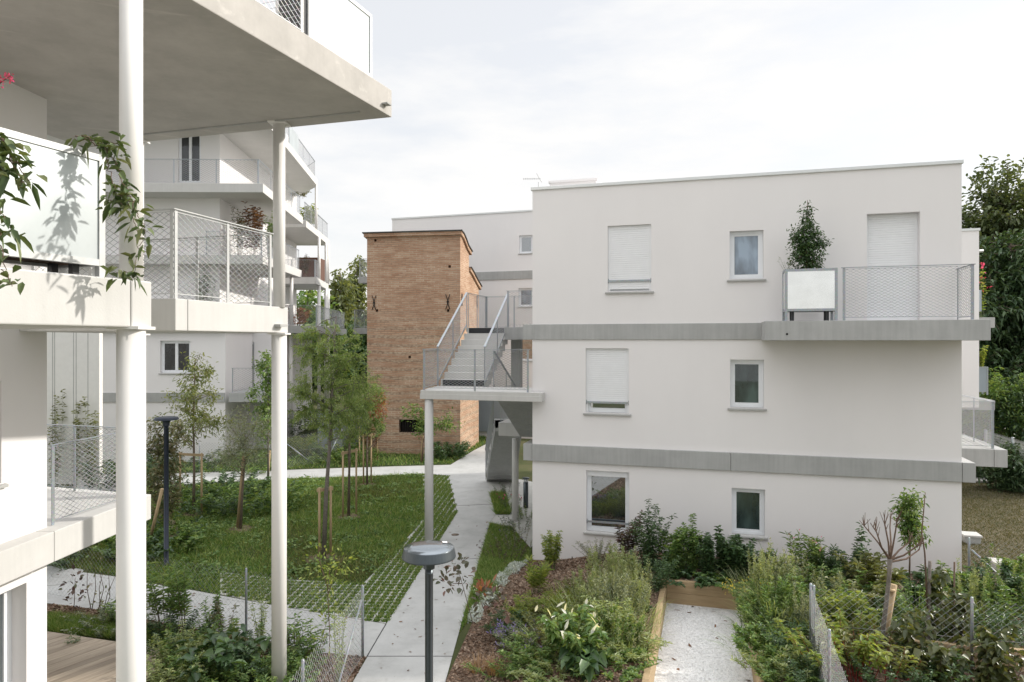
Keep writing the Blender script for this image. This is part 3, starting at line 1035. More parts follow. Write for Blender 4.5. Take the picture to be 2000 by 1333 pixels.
# planting bed in front of the main house, a gentle mound held by timber edging
GA0, GA1, GB = 3.18, 4.62, -1.81
def smooth(t):
    t = np.clip(t, 0, 1)
    return t * t * (3 - 2 * t)
def bed_ab(x, y):
    dx, dy = np.asarray(x) - MF.O[0], np.asarray(y) - MF.O[1]
    return dx * MF.u[0] + dy * MF.u[1], dx * MF.n[0] + dy * MF.n[1]
def a_left(b):
    return np.interp(b, [-11, -5.9, -2.82, -1.02, 0], [0.95, 0.16, -0.31, -0.2, 0.0])
def bedz(x, y):
    a, b = bed_ab(x, y)
    return 0.03 + 0.42 * smooth((a - a_left(b)) / 2.7)
def mz(a, b):
    p = MF.p(a, b)
    return Vector((p.x, p.y, float(bedz(p.x, p.y))))
bd = MB()
bs = list(np.arange(-10.6, GB - 0.01, 0.4)) + [GB, -1.4, -1.0, -0.6, -0.3, 0.0]
for i in range(len(bs) - 1):
    b0, b1 = bs[i], bs[i + 1]
    cols = [('L', 0.0), ('L', 0.2), ('L', 0.4), ('L', 0.6), ('L', 0.8), ('L', 1.0)]
    def av(k, b): return a_left(b) * (1 - k) + GA0 * k
    for k in range(10):
        q = [mz(av(k / 10, b0), b0), mz(av((k + 1) / 10, b0), b0), mz(av((k + 1) / 10, b1), b1), mz(av(k / 10, b1), b1)]
        bd.add(q, [(0, 1, 2, 3)], True)
    if b0 >= GB - 1e-6:
        bd.add([mz(GA0, b0), mz(GA1, b0), mz(GA1, b1), mz(GA0, b1)], [(0, 1, 2, 3)], True)
    bd.add([mz(GA1, b0), mz(10.2, b0), mz(10.2, b1), mz(GA1, b1)], [(0, 1, 2, 3)], True)
    bd.add([MF.p(10.2, b0, 0.45), MF.p(11.5, b0, 0.0), MF.p(11.5, b1, 0.0), MF.p(10.2, b1, 0.45)], [(0, 1, 2, 3)], True)
structure('mulch_bed', bd, 'mulch')
gv = MB()
gv.sheet([XY(MF.p(a, b)) for a, b in ((GA0, -10.6), (GA1, -10.6), (GA1, GB), (GA0, GB))], 0.02)
structure('gravel_court', gv, 'gravel')

UNDER = G((950, 938), (962, 972), (970, 1003), (957, 1022), (1000, 1030)) + [(0.46, 17.0), (0.9, 18.6), (2.3, 23.5), (-0.3, 26)]
structure('stair_yard', MB().sheet(UNDER, 0.008), 'paver')
VERGE = G((957, 1024), (1000, 1032)) + [(0.46, 16.6), (0.46, 16.03)] + G((1000, 1120), (940, 1178), (897, 1238), (935, 1100))
structure('verge', MB().sheet(VERGE, 0.006), 'lawn')

# ------------------------------------------------------------------ main house
def main_house():
    t = thing('apartment_house', 'white three storey house on the right with grey concrete bands and shuttered windows', 'house', MF.p(0, 0))
    W, D, H = 8.81, 8.0, 8.72
    fr = MF
    def op(px0, px1, yt, yb):
        a0, a1 = fr.a(px0), fr.a(px1)
        pm = (px0 + px1) / 2
        return (a0, a1, fr.z(pm, yb), fr.z(pm, yt))
    S2 = (5.19, 5.55)
    S1 = (2.36, 2.75)
    wins = [op(1187, 1272, 440, 569), op(1425, 1491, 451, 545), op(1144, 1228, 681, 807), op(1426, 1492, 703, 797),
            op(1145, 1229, 921, 1041), op(1429, 1494, 955, 1046)]
    d = op(1693, 1797, 416, 600)
    door = (d[0], d[1], 5.56, d[3])
    mb = MB()
    holed_wall(mb, fr, 0, W, 0.0, H, wins + [door], 0.0, 0.28)
    # sides, back and roof
    mb.add([fr.p(0, 0, 0), fr.p(0, D, 0), fr.p(0, D, H), fr.p(0, 0, H)], [(0, 3, 2, 1)[::-1]])
    mb.add([fr.p(W, 0, 0), fr.p(W, D, 0), fr.p(W, D, H), fr.p(W, 0, H)], [(0, 1, 2, 3)])
    mb.add([fr.p(0, D, 0), fr.p(W, D, 0), fr.p(W, D, H), fr.p(0, D, H)], [(1, 0, 3, 2)])
    mb.add([fr.p(0, 0, H - 0.3), fr.p(W, 0, H - 0.3), fr.p(W, D, H - 0.3), fr.p(0, D, H - 0.3)], [(0, 1, 2, 3)])
    mb.build('wall', M['wall'], t)
    c = MB()
    c.fbox(fr, -0.035, W + 0.03, -0.035, 0.32, H - 0.03, H + 0.045)
    c.fbox(fr, -0.035, 0.32, 0.321, D, H - 0.03, H + 0.045)
    c.fbox(fr, W - 0.32, W + 0.03, 0.321, D, H - 0.03, H + 0.045)
    c.fbox(fr, 0.321, W - 0.321, D - 0.32, D + 0.03, H - 0.03, H + 0.045)
    c.build('coping', M['coping'], t, bevel=0.008)
    rb = MB()
    rb.fbox(fr, 0.15, 1.32, 1.2, 3.2, H - 0.3, 9.12)
    rb.fbox(fr, 0.11, 1.36, 1.16, 3.24, 9.12, 9.17)
    rb.build('roof_housing', M['wall'], t)
    vt = MB()
    pv = fr.p(fr.a(1369, 2.0), 2.0, H - 0.3)
    vt.lathe(pv, [(0.07, 0), (0.07, 0.55), (0.13, 0.57), (0.13, 0.66), (0.05, 0.7)], 16)
    vt.build('roof_vent', M['dark'], t)
    # rainwater spouts on the hidden side
    sp = MB()
    for zz, b in ((8.42, 1.2),):
        sp.tube([fr.p(W, b, zz), fr.p(W + 0.36, b, zz)], 0.045, 10)
    sp.build('roof_spout', M['coping'], t)
    # floor bands
    b2 = MB()
    aj = fr.a(1494, -0.02)
    b2.fbox(fr, 0.0, aj, -0.03, 0.05, *S2)
    b2.fbox(fr, -0.23, -0.002, -0.015, 1.3, *S2)
    b2.build('floor_band', M['concrete'], t, bevel=0.008)
    b1 = MB()
    aL, aR = fr.a(1022, -0.05), fr.a(1906, -0.06)
    am = fr.a(1427, -0.06)
    b1.fbox(fr, 0.003, am - 0.004, -0.06, 0.05, *S1)
    b1.fbox(fr, am + 0.004, 8.80, -0.06, 0.05, *S1)
    b1.fbox(fr, aL, 0.0, -0.055, 0.75, *S1)
    b1.fbox(fr, 8.808, aR, -0.06, 1.2, *S1)
    b1.build('floor_band', M['concrete'], t, bevel=0.008)
    # upper balcony
    bb = -1.0
    x0, x1 = fr.a(1494, bb), fr.a(1935, bb)
    sl = MB()
    sl.fbox(fr, x0, x1, bb, 0.0, 5.17, 5.56)
    sl.fbox(fr, W + 0.002, x1, 0.0, 1.3, 5.17, 5.56)
    so = sl.build('balcony_slab', M['concrete'], t, bevel=0.008)
    dr = MB()
    ph = fr.p(fr.a(1537, bb), bb - 0.004, fr.z(1537, 653, bb))
    dr.tube([ph, fr.p(fr.a(1537, bb), bb + 0.05, fr.z(1537, 653, bb))], 0.022, 10)
    dr.build('drain_hole', M['void'], so)
    bj = bb + 0.05
    railing(t, [XY(fr.p(fr.a(1645, bj), bj)), XY(fr.p(fr.a(1902, bj), bj)), XY(fr.p(fr.a(1902, bj), -0.06))], 5.56, 1.03, 1.75)
    # lower balcony on the right side
    b0 = 2.0
    r1 = fr.a(1968, b0)
    q = MB()
    q.fbox(fr, W + 0.002, r1 - 0.26, b0, 4.6, 2.36, 2.75)
    q.fbox(fr, r1 - 0.252, r1, b0, 4.6, 2.36, 2.75)
    q.build('balcony_slab', M['concrete'], t, bevel=0.008)
    rr = fr.a(1941, b0 + 0.1)
    railing(t, [XY(fr.p(W + 0.03, b0 + 0.1)), XY(fr.p(rr, b0 + 0.1)), XY(fr.p(rr, 4.5))], 2.75, 1.05, 1.1)
    # windows
    window(t, fr, *wins[0], shutter=0.97, guard=True)
    window(t, fr, *wins[1], glass='glass_blue')
    window(t, fr, *wins[2], shutter=0.86, guard=True)
    window(t, fr, *wins[3], glass='glass_green')
    window(t, fr, *wins[4], guard=True, box=0.13)
    window(t, fr, *wins[5], glass='glass_green')
    window(t, fr, *door, shutter=0.99, sill=False, rev=0.2, name='door')
    # rear wing that shows past the right corner
    rw = MB()
    aw = fr.a(1912, 10.0)
    rw.fbox(fr, 6.2, aw, 10.0, 15.5, 2.99, 8.75)
    rw.fbox(fr, 6.2, 8.6, 10.3, 15.5, 0, 2.985)
    rw.fbox(fr, W - 1.5, W - 0.01, D + 0.002, 9.998, 0, 8.4)
    rwo = rw.build('rear_wing', M['wall2'], t)
    rc = MB()
    rc.fbox(fr, 6.17, aw + 0.03, 9.97, 15.53, 8.752, 8.83)
    rc.tube([fr.p(aw, 11, 8.2), fr.p(aw + 0.45, 11, 8.2)], 0.05, 8)
    rc.build('coping', M['coping'], rwo)
    MB().fbox(fr, aw - 0.5, fr.a(1943, 11.8), 11.8, 15, 5.62, 5.98).build('balcony_slab', M['concrete'], rwo)
    MB().fbox(fr, aw - 0.5, fr.a(1943, 13.4), 13.4, 16.5, 2.62, 2.98).build('balcony_slab', M['concrete'], rwo)
    pp = MB()
    pp.fbox(fr, fr.a(1913, 12), fr.a(1917, 12), 12, 14.6, 6.2, 6.95)
    pp.build('balcony_panel', M['sheet_grey'], rwo)
    return t
main_house()

# ------------------------------------------------------------------ outdoor staircase beside it
def staircase():
    fr = MF
    t = thing('outdoor_staircase', 'pale concrete outdoor staircase with mesh railings on round columns beside the white house', 'staircase', fr.p(-1.2, 1.0))
    bF = -0.3
    aL, aR = fr.a(820, bF), fr.a(1059, bF)
    zt, zb = 3.97, 3.76
    BL = -2.95
    ld = MB()
    poly = [XY(fr.p(aL, bF)), XY(fr.p(aR, bF)), XY(fr.p(aR, -0.035)), XY(fr.p(-0.02, -0.035)), XY(fr.p(-0.02, 1.35)), XY(fr.p(BL, 1.35))]
    ld.prism(poly, zb, zt - 0.085)
    poly2 = [XY(fr.p(aL + 0.01, bF + 0.012)), XY(fr.p(aR, bF + 0.012)), XY(fr.p(aR, -0.036)), XY(fr.p(-0.021, -0.036)), XY(fr.p(-0.021, 1.349)), XY(fr.p(BL + 0.01, 1.349))]
    ld.prism(poly2, zt - 0.085, zt)
    ld.build('half_landing', M['concrete_pale'], t, bevel=0.006)
    for px, Y, r, z1, z0 in ((838, 16.55, 0.105, zb, 0.0), (1006.5, 19.6, 0.095, 2.36, 0.0)):
        p = at(px, 900, Y)
        MB().lathe((p.x, p.y, z0), [(r, -0.05), (r, z1)], 24).build('column', M['concrete_pale'], t)
    # upper flight, away from the viewer
    U0, U1, B0, B1 = -2.86, -1.62, 1.36, 3.42
    n = 9
    zr = (5.55 - zt) / n
    go = (B1 - B0) / (n - 1)
    uf = MB()
    for i in range(n):
        b0 = B0 + go * i
        uf.fbox(fr, U0 + 0.001 * (i % 2), U1 - 0.001 * (i % 2), b0, b0 + go + 0.02 if i < n - 1 else b0 + 0.12, zt + zr * i - (0.14 if i else 0.0), zt + zr * (i + 1))
    uf.hexa([fr.p(U0 + 0.01, B0 + 0.15, zt - 0.15), fr.p(U1 - 0.01, B0 + 0.15, zt - 0.15), fr.p(U1 - 0.01, B1 + 0.1, 5.25), fr.p(U0 + 0.01, B1 + 0.1, 5.25),
             fr.p(U0 + 0.01, B0 + 0.15, zt + 0.04), fr.p(U1 - 0.01, B0 + 0.15, zt + 0.04), fr.p(U1 - 0.01, B1 + 0.1, 5.45), fr.p(U0 + 0.01, B1 + 0.1, 5.45)])
    ufo = uf.build('upper_flight', M['concrete_pale'], t, bevel=0.005)
    MB().fbox(fr, U0 + 0.06, U1 - 0.02, B0 - 0.012, B0 - 0.002, zt + 0.015, zt + zr - 0.012).build('contrast_riser', M['rubber'], ufo)
    MB().fbox(fr, U0 + 0.06, U1 - 0.02, B1 - 0.012, B1 - 0.002, 5.55 - zr + 0.015, 5.55 - 0.006).build('contrast_riser', M['rubber'], ufo)
    # upper walkway into the house
    wk = MB()
    wk.fbox(fr, U0, -0.25, B1 + 0.121, B1 + 1.9, 5.2, 5.55)
    wk.fbox(fr, U1 + 0.02, -0.25, B1 - 0.4, B1 + 0.119, 5.2, 5.55)
    wk.fbox(fr, -0.248, -0.003, 1.32, B1 + 1.9, 5.2, 5.55)
    wk.build('walkway', M['concrete'], t, bevel=0.006)
    pr = MB()
    p0 = fr.a(998, 3.9)
    pr.fbox(fr, p0, p0 + 0.26, 3.9, 4.25, 2.75, 5.195)
    pr.build('pier', M['concrete'], t)
    # lower flight from the first floor, its slanting underside seen from below
    lf = MB()
    X0, X1 = -1.33, -0.03
    n2 = 7
    zr2 = (zt - 2.75) / n2
    Y0, Y1 = 1.37, 3.5
    g2 = (Y1 - Y0) / n2
    for i in range(n2):
        lf.fbox(fr, X0 + 0.001 * (i % 2), X1 - 0.001 * (i % 2), Y0 + g2 * i, Y0 + g2 * (i + 1) + 0.01, zt - zr2 * (i + 1) - 0.1, zt - zr2 * (i + 1) + 0.0005)
    lf.hexa([fr.p(X0, Y0 - 0.12, zb - 0.002), fr.p(X1, Y0 - 0.12, zb - 0.002), fr.p(X1, Y1 + 0.25, 2.36), fr.p(X0, Y1 + 0.25, 2.36),
             fr.p(X0, Y0, zt - 0.1), fr.p(X1, Y0, zt - 0.1), fr.p(X1, Y1 + 0.25, 2.6), fr.p(X0, Y1 + 0.25, 2.6)])
    lf.build('lower_flight', M['concrete'], t)
    fl = MB()
    fl.fbox(fr, -2.0, -0.03, Y1 + 0.251, Y1 + 1.75, 2.36, 2.75)
    fl.build('first_floor_landing', M['concrete_pale'], t, bevel=0.006)
    # flight up from the ground: rises towards the viewer
    A = [at(950, 940, 25.1), at(1006, 940, 25.1)]
    Bt = [at(967, 840, 20.9), at(1020, 840, 20.9)]
    A = [Vector((v.x, v.y, 0.0)) for v in A]
    Bt = [Vector((v.x, v.y, 2.40)) for v in Bt]
    gf = MB()
    up = Vector((0, 0, 0.34))
    gf.hexa([A[0], A[1], Bt[1], Bt[0], A[0] + Vector((0, 0, 0.2)), A[1] + Vector((0, 0, 0.2)), Bt[1] + up, Bt[0] + up])
    m = 12
    for i in range(m):
        f0, f1 = i / m, (i + 1) / m
        p, q = A[0].lerp(Bt[0], f0), A[1].lerp(Bt[1], f0)
        p2, q2 = A[0].lerp(Bt[0], f1), A[1].lerp(Bt[1], f1)
        zz = 0.2 + 2.54 * (i + 1) / m
        gf.hexa([Vector((v.x, v.y, zz - 0.24)) for v in (p2, q2, q, p)] + [Vector((v.x, v.y, zz)) for v in (p2, q2, q, p)])
    gf.build('ground_flight', M['concrete'], t)
    # railings
    hl = 0.99
    rl = railing(t, [XY(fr.p(BL + 0.05, 1.3)), XY(fr.p(aL + 0.06, bF + 0.06)), XY(fr.p(-0.02, bF + 0.06))], zt, hl, 1.25)
    def slope_rail(a, b0, z0, b1, z1, h, nm='stair_railing', a2=None):
        a2 = a if a2 is None else a2
        mb, wm = MB(), MB()
        p, q = fr.p(a, b0, z0), fr.p(a2, b1, z1)
        k = Vector((0, 0, 1))
        mb.bar(p + k * h, q + k * h, 0.06, 0.014)
        mb.bar(p + k * 0.1, q + k * 0.1, 0.012, 0.05)
        for f in (0.0, 0.5, 1.0):
            r = p.lerp(q, f)
            mb.post((r.x, r.y), r.z + (0.0 if f == 0 else -0.12), r.z + h - 0.008, fr.n, 0.05, 0.012)
        wire_panel(wm, p + k * 0.14, q + k * 0.14, h - 0.17, 0.11, 0.058, 0.003)
        o = mb.build(nm, M['steel'], t)
        wm.build('wire_mesh', M['wire'], o)
    slope_rail(U0 - 0.03, B0 - 0.15, zt, B1 + 0.05, 5.55, 1.04)
    slope_rail(U1 + 0.035, B0 - 0.15, zt, B1 + 0.0, 5.55, 1.04)
    slope_rail(X0 - 0.04, 1.3, zt - 0.05, Y1 + 0.1, 2.75, 1.0)
    zw = 5.55
    railing(t, [XY(fr.p(U0 - 0.02, B1 + 0.12)), XY(fr.p(U0 - 0.02, B1 + 1.82)), XY(fr.p(-0.05, B1 + 1.82))], zw, 1.03, 1.1)
    railing(t, [XY(fr.p(U1 + 0.09, B1 - 0.36)), XY(fr.p(-0.05, B1 - 0.36))], zw, 1.03, 1.0)
    railing(t, [XY(fr.p(-1.95, Y1 + 0.3)), XY(fr.p(-1.95, Y1 + 1.7))], 2.75, 1.03, 1.0)
    mb, wm = MB(), MB()
    k = Vector((0, 0, 1))
    p, q = A[0] + Vector((-0.03, 0, 0.2)), Bt[0] + Vector((-0.03, 0, 0.34))
    mb.bar(p + k * 0.95, q + k * 0.95, 0.05, 0.014)
    for i in range(9):
        r = p.lerp(q, i / 8)
        mb.post((r.x, r.y), r.z - 0.15, r.z + 0.94, (p - q), 0.05, 0.012)
    wire_panel(wm, q + k * 0.02, p + k * 0.02, 0.9, 0.11, 0.058, 0.003)
    o = mb.build('stair_railing', M['steel'], t)
    wm.build('wire_mesh', M['wire'], o)
    return t
staircase()

# ------------------------------------------------------------------ house behind the tower
def rear_house():
    O = at(1040, 412, 36.0)
    fr = Frame((O.x, O.y), -17.6)
    t = thing('apartment_house', 'long white flat roofed house partly hidden behind the brick tower', 'house', (O.x, O.y, 0))
    aL = fr.a(766)
    H = 12.0
    def op(px0, px1, yt, yb):
        pm = (px0 + px1) / 2
        return (fr.a(px0), fr.a(px1), fr.z(pm, yb), fr.z(pm, yt))
    w1, w2 = op(1014, 1040, 460, 495), op(1013, 1041, 563, 599)
    w3 = op(1012, 1042, 660, 705)
    mb = MB()
    holed_wall(mb, fr, aL, 1.1, 0, H, [w1, w2, w3])
    mb.add([fr.p(aL, 0, 0), fr.p(aL, 9, 0), fr.p(aL, 9, H), fr.p(aL, 0, H)], [(1, 0, 3, 2)])
    mb.add([fr.p(1.1, 0, 0), fr.p(1.1, 9, 0), fr.p(1.1, 9, H), fr.p(1.1, 0, H)], [(0, 1, 2, 3)])
    mb.add([fr.p(aL, 9, 0), fr.p(1.1, 9, 0), fr.p(1.1, 9, H), fr.p(aL, 9, H)], [(1, 0, 3, 2)])
    mb.add([fr.p(aL, 0, H - 0.2), fr.p(1.1, 0, H - 0.2), fr.p(1.1, 9, H - 0.2), fr.p(aL, 9, H - 0.2)], [(0, 1, 2, 3)])
    mb.build('wall', M['wall2'], t)
    c = MB().fbox(fr, aL - 0.04, 1.14, -0.04, 9.04, H + 0.001, H + 0.08)
    c.build('coping', M['coping'], t)
    z2 = (fr.z(1000, 546), fr.z(1000, 530))
    MB().fbox(fr, aL + 0.5, 1.1, -0.05, 0.05, *z2).build('floor_band', M['concrete'], t)
    MB().fbox(fr, aL + 0.5, 1.1, -0.05, 0.05, z2[0] - 3.0, z2[1] - 3.0).build('floor_band', M['concrete'], t)
    window(t, fr, *w1, glass='glass')
    window(t, fr, *w2, glass='glass_blue')
    window(t, fr, *w3, glass='glass')
    db = MB()
    db.fbox(fr, -3.4, 0.6, -0.1, -0.02, 0.3, 2.6)
    db.build('shed_front', M['sheet_grey'], t)
    for zt in (z2[1], z2[1] - 2.95):
        s = MB()
        s.fbox(fr, fr.a(690 if zt < 7 else 700, 0.4), aL - 0.002, 0.4, 4.0, zt - 0.36, zt)
        s.build('balcony_slab', M['concrete'], t)
        railing(t, [XY(fr.p(aL - 0.01, 0.5)), XY(fr.p(fr.a(692 if zt < 7 else 702, 0.5), 0.5)), XY(fr.p(fr.a(692 if zt < 7 else 702, 0.5), 3.9))], zt, 1.05, 1.2, 0.12, 0.07, 0.004)
rear_house()
ant = thing('roof_antenna', 'thin comb shaped television antenna on the flat roof', 'antenna', MF.p(0.12, 3.9, 8.42))
pa = at(1052, 362, 19.6)
an = MB()
an.tube([(pa.x, pa.y, 8.4), (pa.x, pa.y, 9.72)], 0.014, 6)
pz = CAMZ + (666.5 - 350) * 19.6 / F
an.bar((pa.x - 0.45, pa.y, pz), (pa.x + 0.06, pa.y, pz + 0.005), 0.012, 0.012)
for i in range(9):
    x = pa.x - 0.43 + i * 0.052
    an.tube([(x, pa.y - 0.12, pz), (x, pa.y + 0.12, pz)], 0.004, 4)
an.tube([(pa.x + 0.03, pa.y, pz), (pa.x - 0.06, pa.y, pz + 0.16)], 0.008, 5)
an.tube([(pa.x + 0.03, pa.y, pz), (pa.x + 0.09, pa.y, pz - 0.1)], 0.008, 5)
an.build('aerial', M['steel_pale'], ant)

# ------------------------------------------------------------------ brick tower
def tower():
    C0 = gr(899, 890)
    fr = Frame((C0.x, C0.y), -9.2)
    t = thing('brick_tower', 'old brown brick tower with iron wall ties and a stepped lean-to roof', 'tower', (C0.x, C0.y, 0))
    aL = fr.a(717)
    H = fr.z(897, 455)
    d1 = 1.77
    d2 = 4.0
    z1, z2a, z2b = H - 0.62, H - 1.45, H - 2.12
    # side profile with eased roof slopes
    prof = [(0, H), (0.35, H - 0.08), (0.75, H - 0.24), (1.2, H - 0.46), (d1, z1), (d1, z2a), (2.4, z2a - 0.16), (3.2, z2a - 0.42), (d2, z2b)]
    mb = MB()
    gx0, gx1, gz0, gz1 = fr.a(779), fr.a(831), fr.z(805, 846), fr.z(805, 820)
    holes = [(gx0, gx1, gz0, gz1)]
    for px, py, w in ((733, 470, 5), (878, 521, 5), (736, 607, 5), (875, 607, 5), (800, 698, 5)):
        a = fr.a(px)
        z = fr.z(px, py)
        holes.append((a - 0.06, a + 0.06, z - 0.06, z + 0.06))
    holed_wall(mb, fr, aL, 0, 0, H, holes, 0.0, 0.3)
    side = [(0, 0)] + [(b, z) for b, z in prof] + [(d2, 0)]
    mb.add([fr.p(0, b, z) for b, z in side], [tuple(range(len(side)))[::-1]])
    mb.add([fr.p(aL, b, z) for b, z in side], [tuple(range(len(side)))])
    mb.add([fr.p(aL, d2, 0), fr.p(0, d2, 0), fr.p(0, d2, z2b), fr.p(aL, d2, z2b)], [(1, 0, 3, 2)])
    mb.add([fr.p(aL, d1, z2a), fr.p(0, d1, z2a), fr.p(0, d1, z1), fr.p(aL, d1, z1)], [(1, 0, 3, 2)])
    mb.build('wall', M['brick'], t)
    for h in holes:
        hv = MB()
        hv.add([fr.p(h[0] - 0.01, 0.26, h[2] - 0.01), fr.p(h[1] + 0.01, 0.26, h[2] - 0.01), fr.p(h[1] + 0.01, 0.26, h[3] + 0.01), fr.p(h[0] - 0.01, 0.26, h[3] + 0.01)], [(0, 1, 2, 3)])
        hv.build('opening', M['void'], t)
    gb = MB()
    for i in range(11):
        a = gx0 + (gx1 - gx0) * (i + 0.5) / 11
        gb.tube([fr.p(a, 0.08, gz0), fr.p(a, 0.08, gz1)], 0.013, 6)
    gb.build('window_bars', M['iron'], t)
    # roofs: a thin dark covering over brick eaves
    rf, ev = MB(), MB()
    for seg in (prof[:5], prof[5:]):
        for i in range(len(seg) - 1):
            (b0, y0), (b1, y1) = seg[i], seg[i + 1]
            e0 = 0.22 if (i == 0 and seg is not None and b0 == 0) else 0
            e1 = 0.28 if i == len(seg) - 2 else 0
            sl = (y1 - y0) / (b1 - b0)
            B0, B1, Y0, Y1 = b0 - e0, b1 + e1, y0 - sl * 0 * e0 + 0.002, y1 + sl * e1 * 0.6 + 0.002
            rf.hexa([fr.p(aL - 0.16, B0, Y0 + 0.06), fr.p(0.14, B0, Y0 + 0.06), fr.p(0.14, B1, Y1 + 0.06), fr.p(aL - 0.16, B1, Y1 + 0.06),
                     fr.p(aL - 0.16, B0, Y0 + 0.105), fr.p(0.14, B0, Y0 + 0.105), fr.p(0.14, B1, Y1 + 0.105), fr.p(aL - 0.16, B1, Y1 + 0.105)])
            ev.hexa([fr.p(aL - 0.10, B0 + (0.06 if e0 else 0), Y0 - 0.10), fr.p(0.09, B0 + (0.06 if e0 else 0), Y0 - 0.10), fr.p(0.09, B1 - (0.05 if e1 else 0), Y1 - 0.10), fr.p(aL - 0.10, B1 - (0.05 if e1 else 0), Y1 - 0.10),
                     fr.p(aL - 0.10, B0 + (0.06 if e0 else 0), Y0 + 0.058), fr.p(0.09, B0 + (0.06 if e0 else 0), Y0 + 0.058), fr.p(0.09, B1 - (0.05 if e1 else 0), Y1 + 0.058), fr.p(aL - 0.10, B1 - (0.05 if e1 else 0), Y1 + 0.058)])
    rf.build('roof', M['tile'], t)
    ev.build('eaves', M['brick'], t)
    def tie(p, along, h):
        k = MB()
        u = Vector((along[0], along[1], 0))
        for s in (-1, 1):
            k.tube([p + u * s * 0.10 + Vector((0, 0, h / 2)), p + u * s * 0.015 + Vector((0, 0, h * 0.16)), p + u * s * 0.015 - Vector((0, 0, h * 0.16)), p + u * s * 0.10 - Vector((0, 0, h / 2))], 0.016, 6)
        k.bar(p - u * 0.05, p + u * 0.05, 0.04, 0.05)
        k.build('wall_tie', M['iron'], t)
    for px, py in ((731, 592), (875, 590)):
        tie(fr.p(fr.a(px), -0.035, fr.z(px, py)), fr.u, 0.68)
    for px, py in ((901, 586), (931, 590)):
        # on the side wall: find depth along it
        k = (px - 1000) / F
        b = (k * fr.O[1] - fr.O[0]) / (fr.n[0] - k * fr.n[1])
        p = fr.p(0.035, b)
        tie(Vector((p.x, p.y, CAMZ - (py - 666.5) * p.y / F)), fr.n, 0.55)
tower()

# ------------------------------------------------------------------ near house with the big concrete balconies
def perp(p, d, t): return (p[0] + d[0] * t, p[1] + d[1] * t)
DL = (-0.961, 0.277)
NA = Frame((-2.97, 5.63), 69.08)           # edge of the near balcony, first floor
NE = Frame((-1.73, 9.83), 69.08)           # edge of the balcony above
NB = Frame((-3.93, 7.97), 75.3)            # edge of the second balcony, first floor
NW = Frame((-6.2, 9.1), 85.7)              # house wall

def planter(name, label, fr, a0, a1, b0, b1, z0, zb, zt, group, sheet='sheet', frame='steel_pale', dark=True):
    t = thing(name, label, 'planter', fr.p((a0 + a1) / 2, (b0 + b1) / 2, z0), group)
    f = MB()
    w = 0.05
    for a in (a0, a1 - w):
        for b in (b0, b1 - w):
            f.fbox(fr, a, a + w, b, b + w, z0, zt)
    for b in (b0 + 0.001, b1 - w - 0.001):
        f.fbox(fr, a0 + w, a1 - w, b, b + w, zt - w, zt - 0.001)
        f.fbox(fr, a0 + w, a1 - w, b, b + w, zb, zb + w)
    for a in (a0 + 0.001, a1 - w - 0.001):
        f.fbox(fr, a, a + w, b0 + w, b1 - w, zt - w, zt - 0.001)
        f.fbox(fr, a, a + w, b0 + w, b1 - w, zb, zb + w)
    f.build('frame', M[frame], t)
    for nm, q in (('front_panel', (a0 + w - 0.004, a1 - w + 0.004, b0 + 0.012, b0 + 0.02)), ('back_panel', (a0 + w - 0.004, a1 - w + 0.004, b1 - 0.03, b1 - 0.02)),
                  ('side_panel', (a0 + 0.012, a0 + 0.02, b0 + w, b1 - w)), ('side_panel', (a1 - 0.02, a1 - 0.012, b0 + w, b1 - w))):
        MB().fbox(fr, *q, zb + w - 0.004, zt - w + 0.004).build(nm, M[sheet], t)
    MB().fbox(fr, a0 + 0.022, a1 - 0.022, b0 + 0.024, b1 - 0.034, zb + 0.02, zt - 0.12).build('soil', M['mulch'], t)
    if dark:
        for a in (a0 + 0.13, a1 - 0.19):
            for b in (b0 + 0.1, b1 - 0.15):
                MB().fbox(fr, a, a + 0.05, b, b + 0.05, z0, zb + 0.019).build('leg', M['dark'], t)
    return t

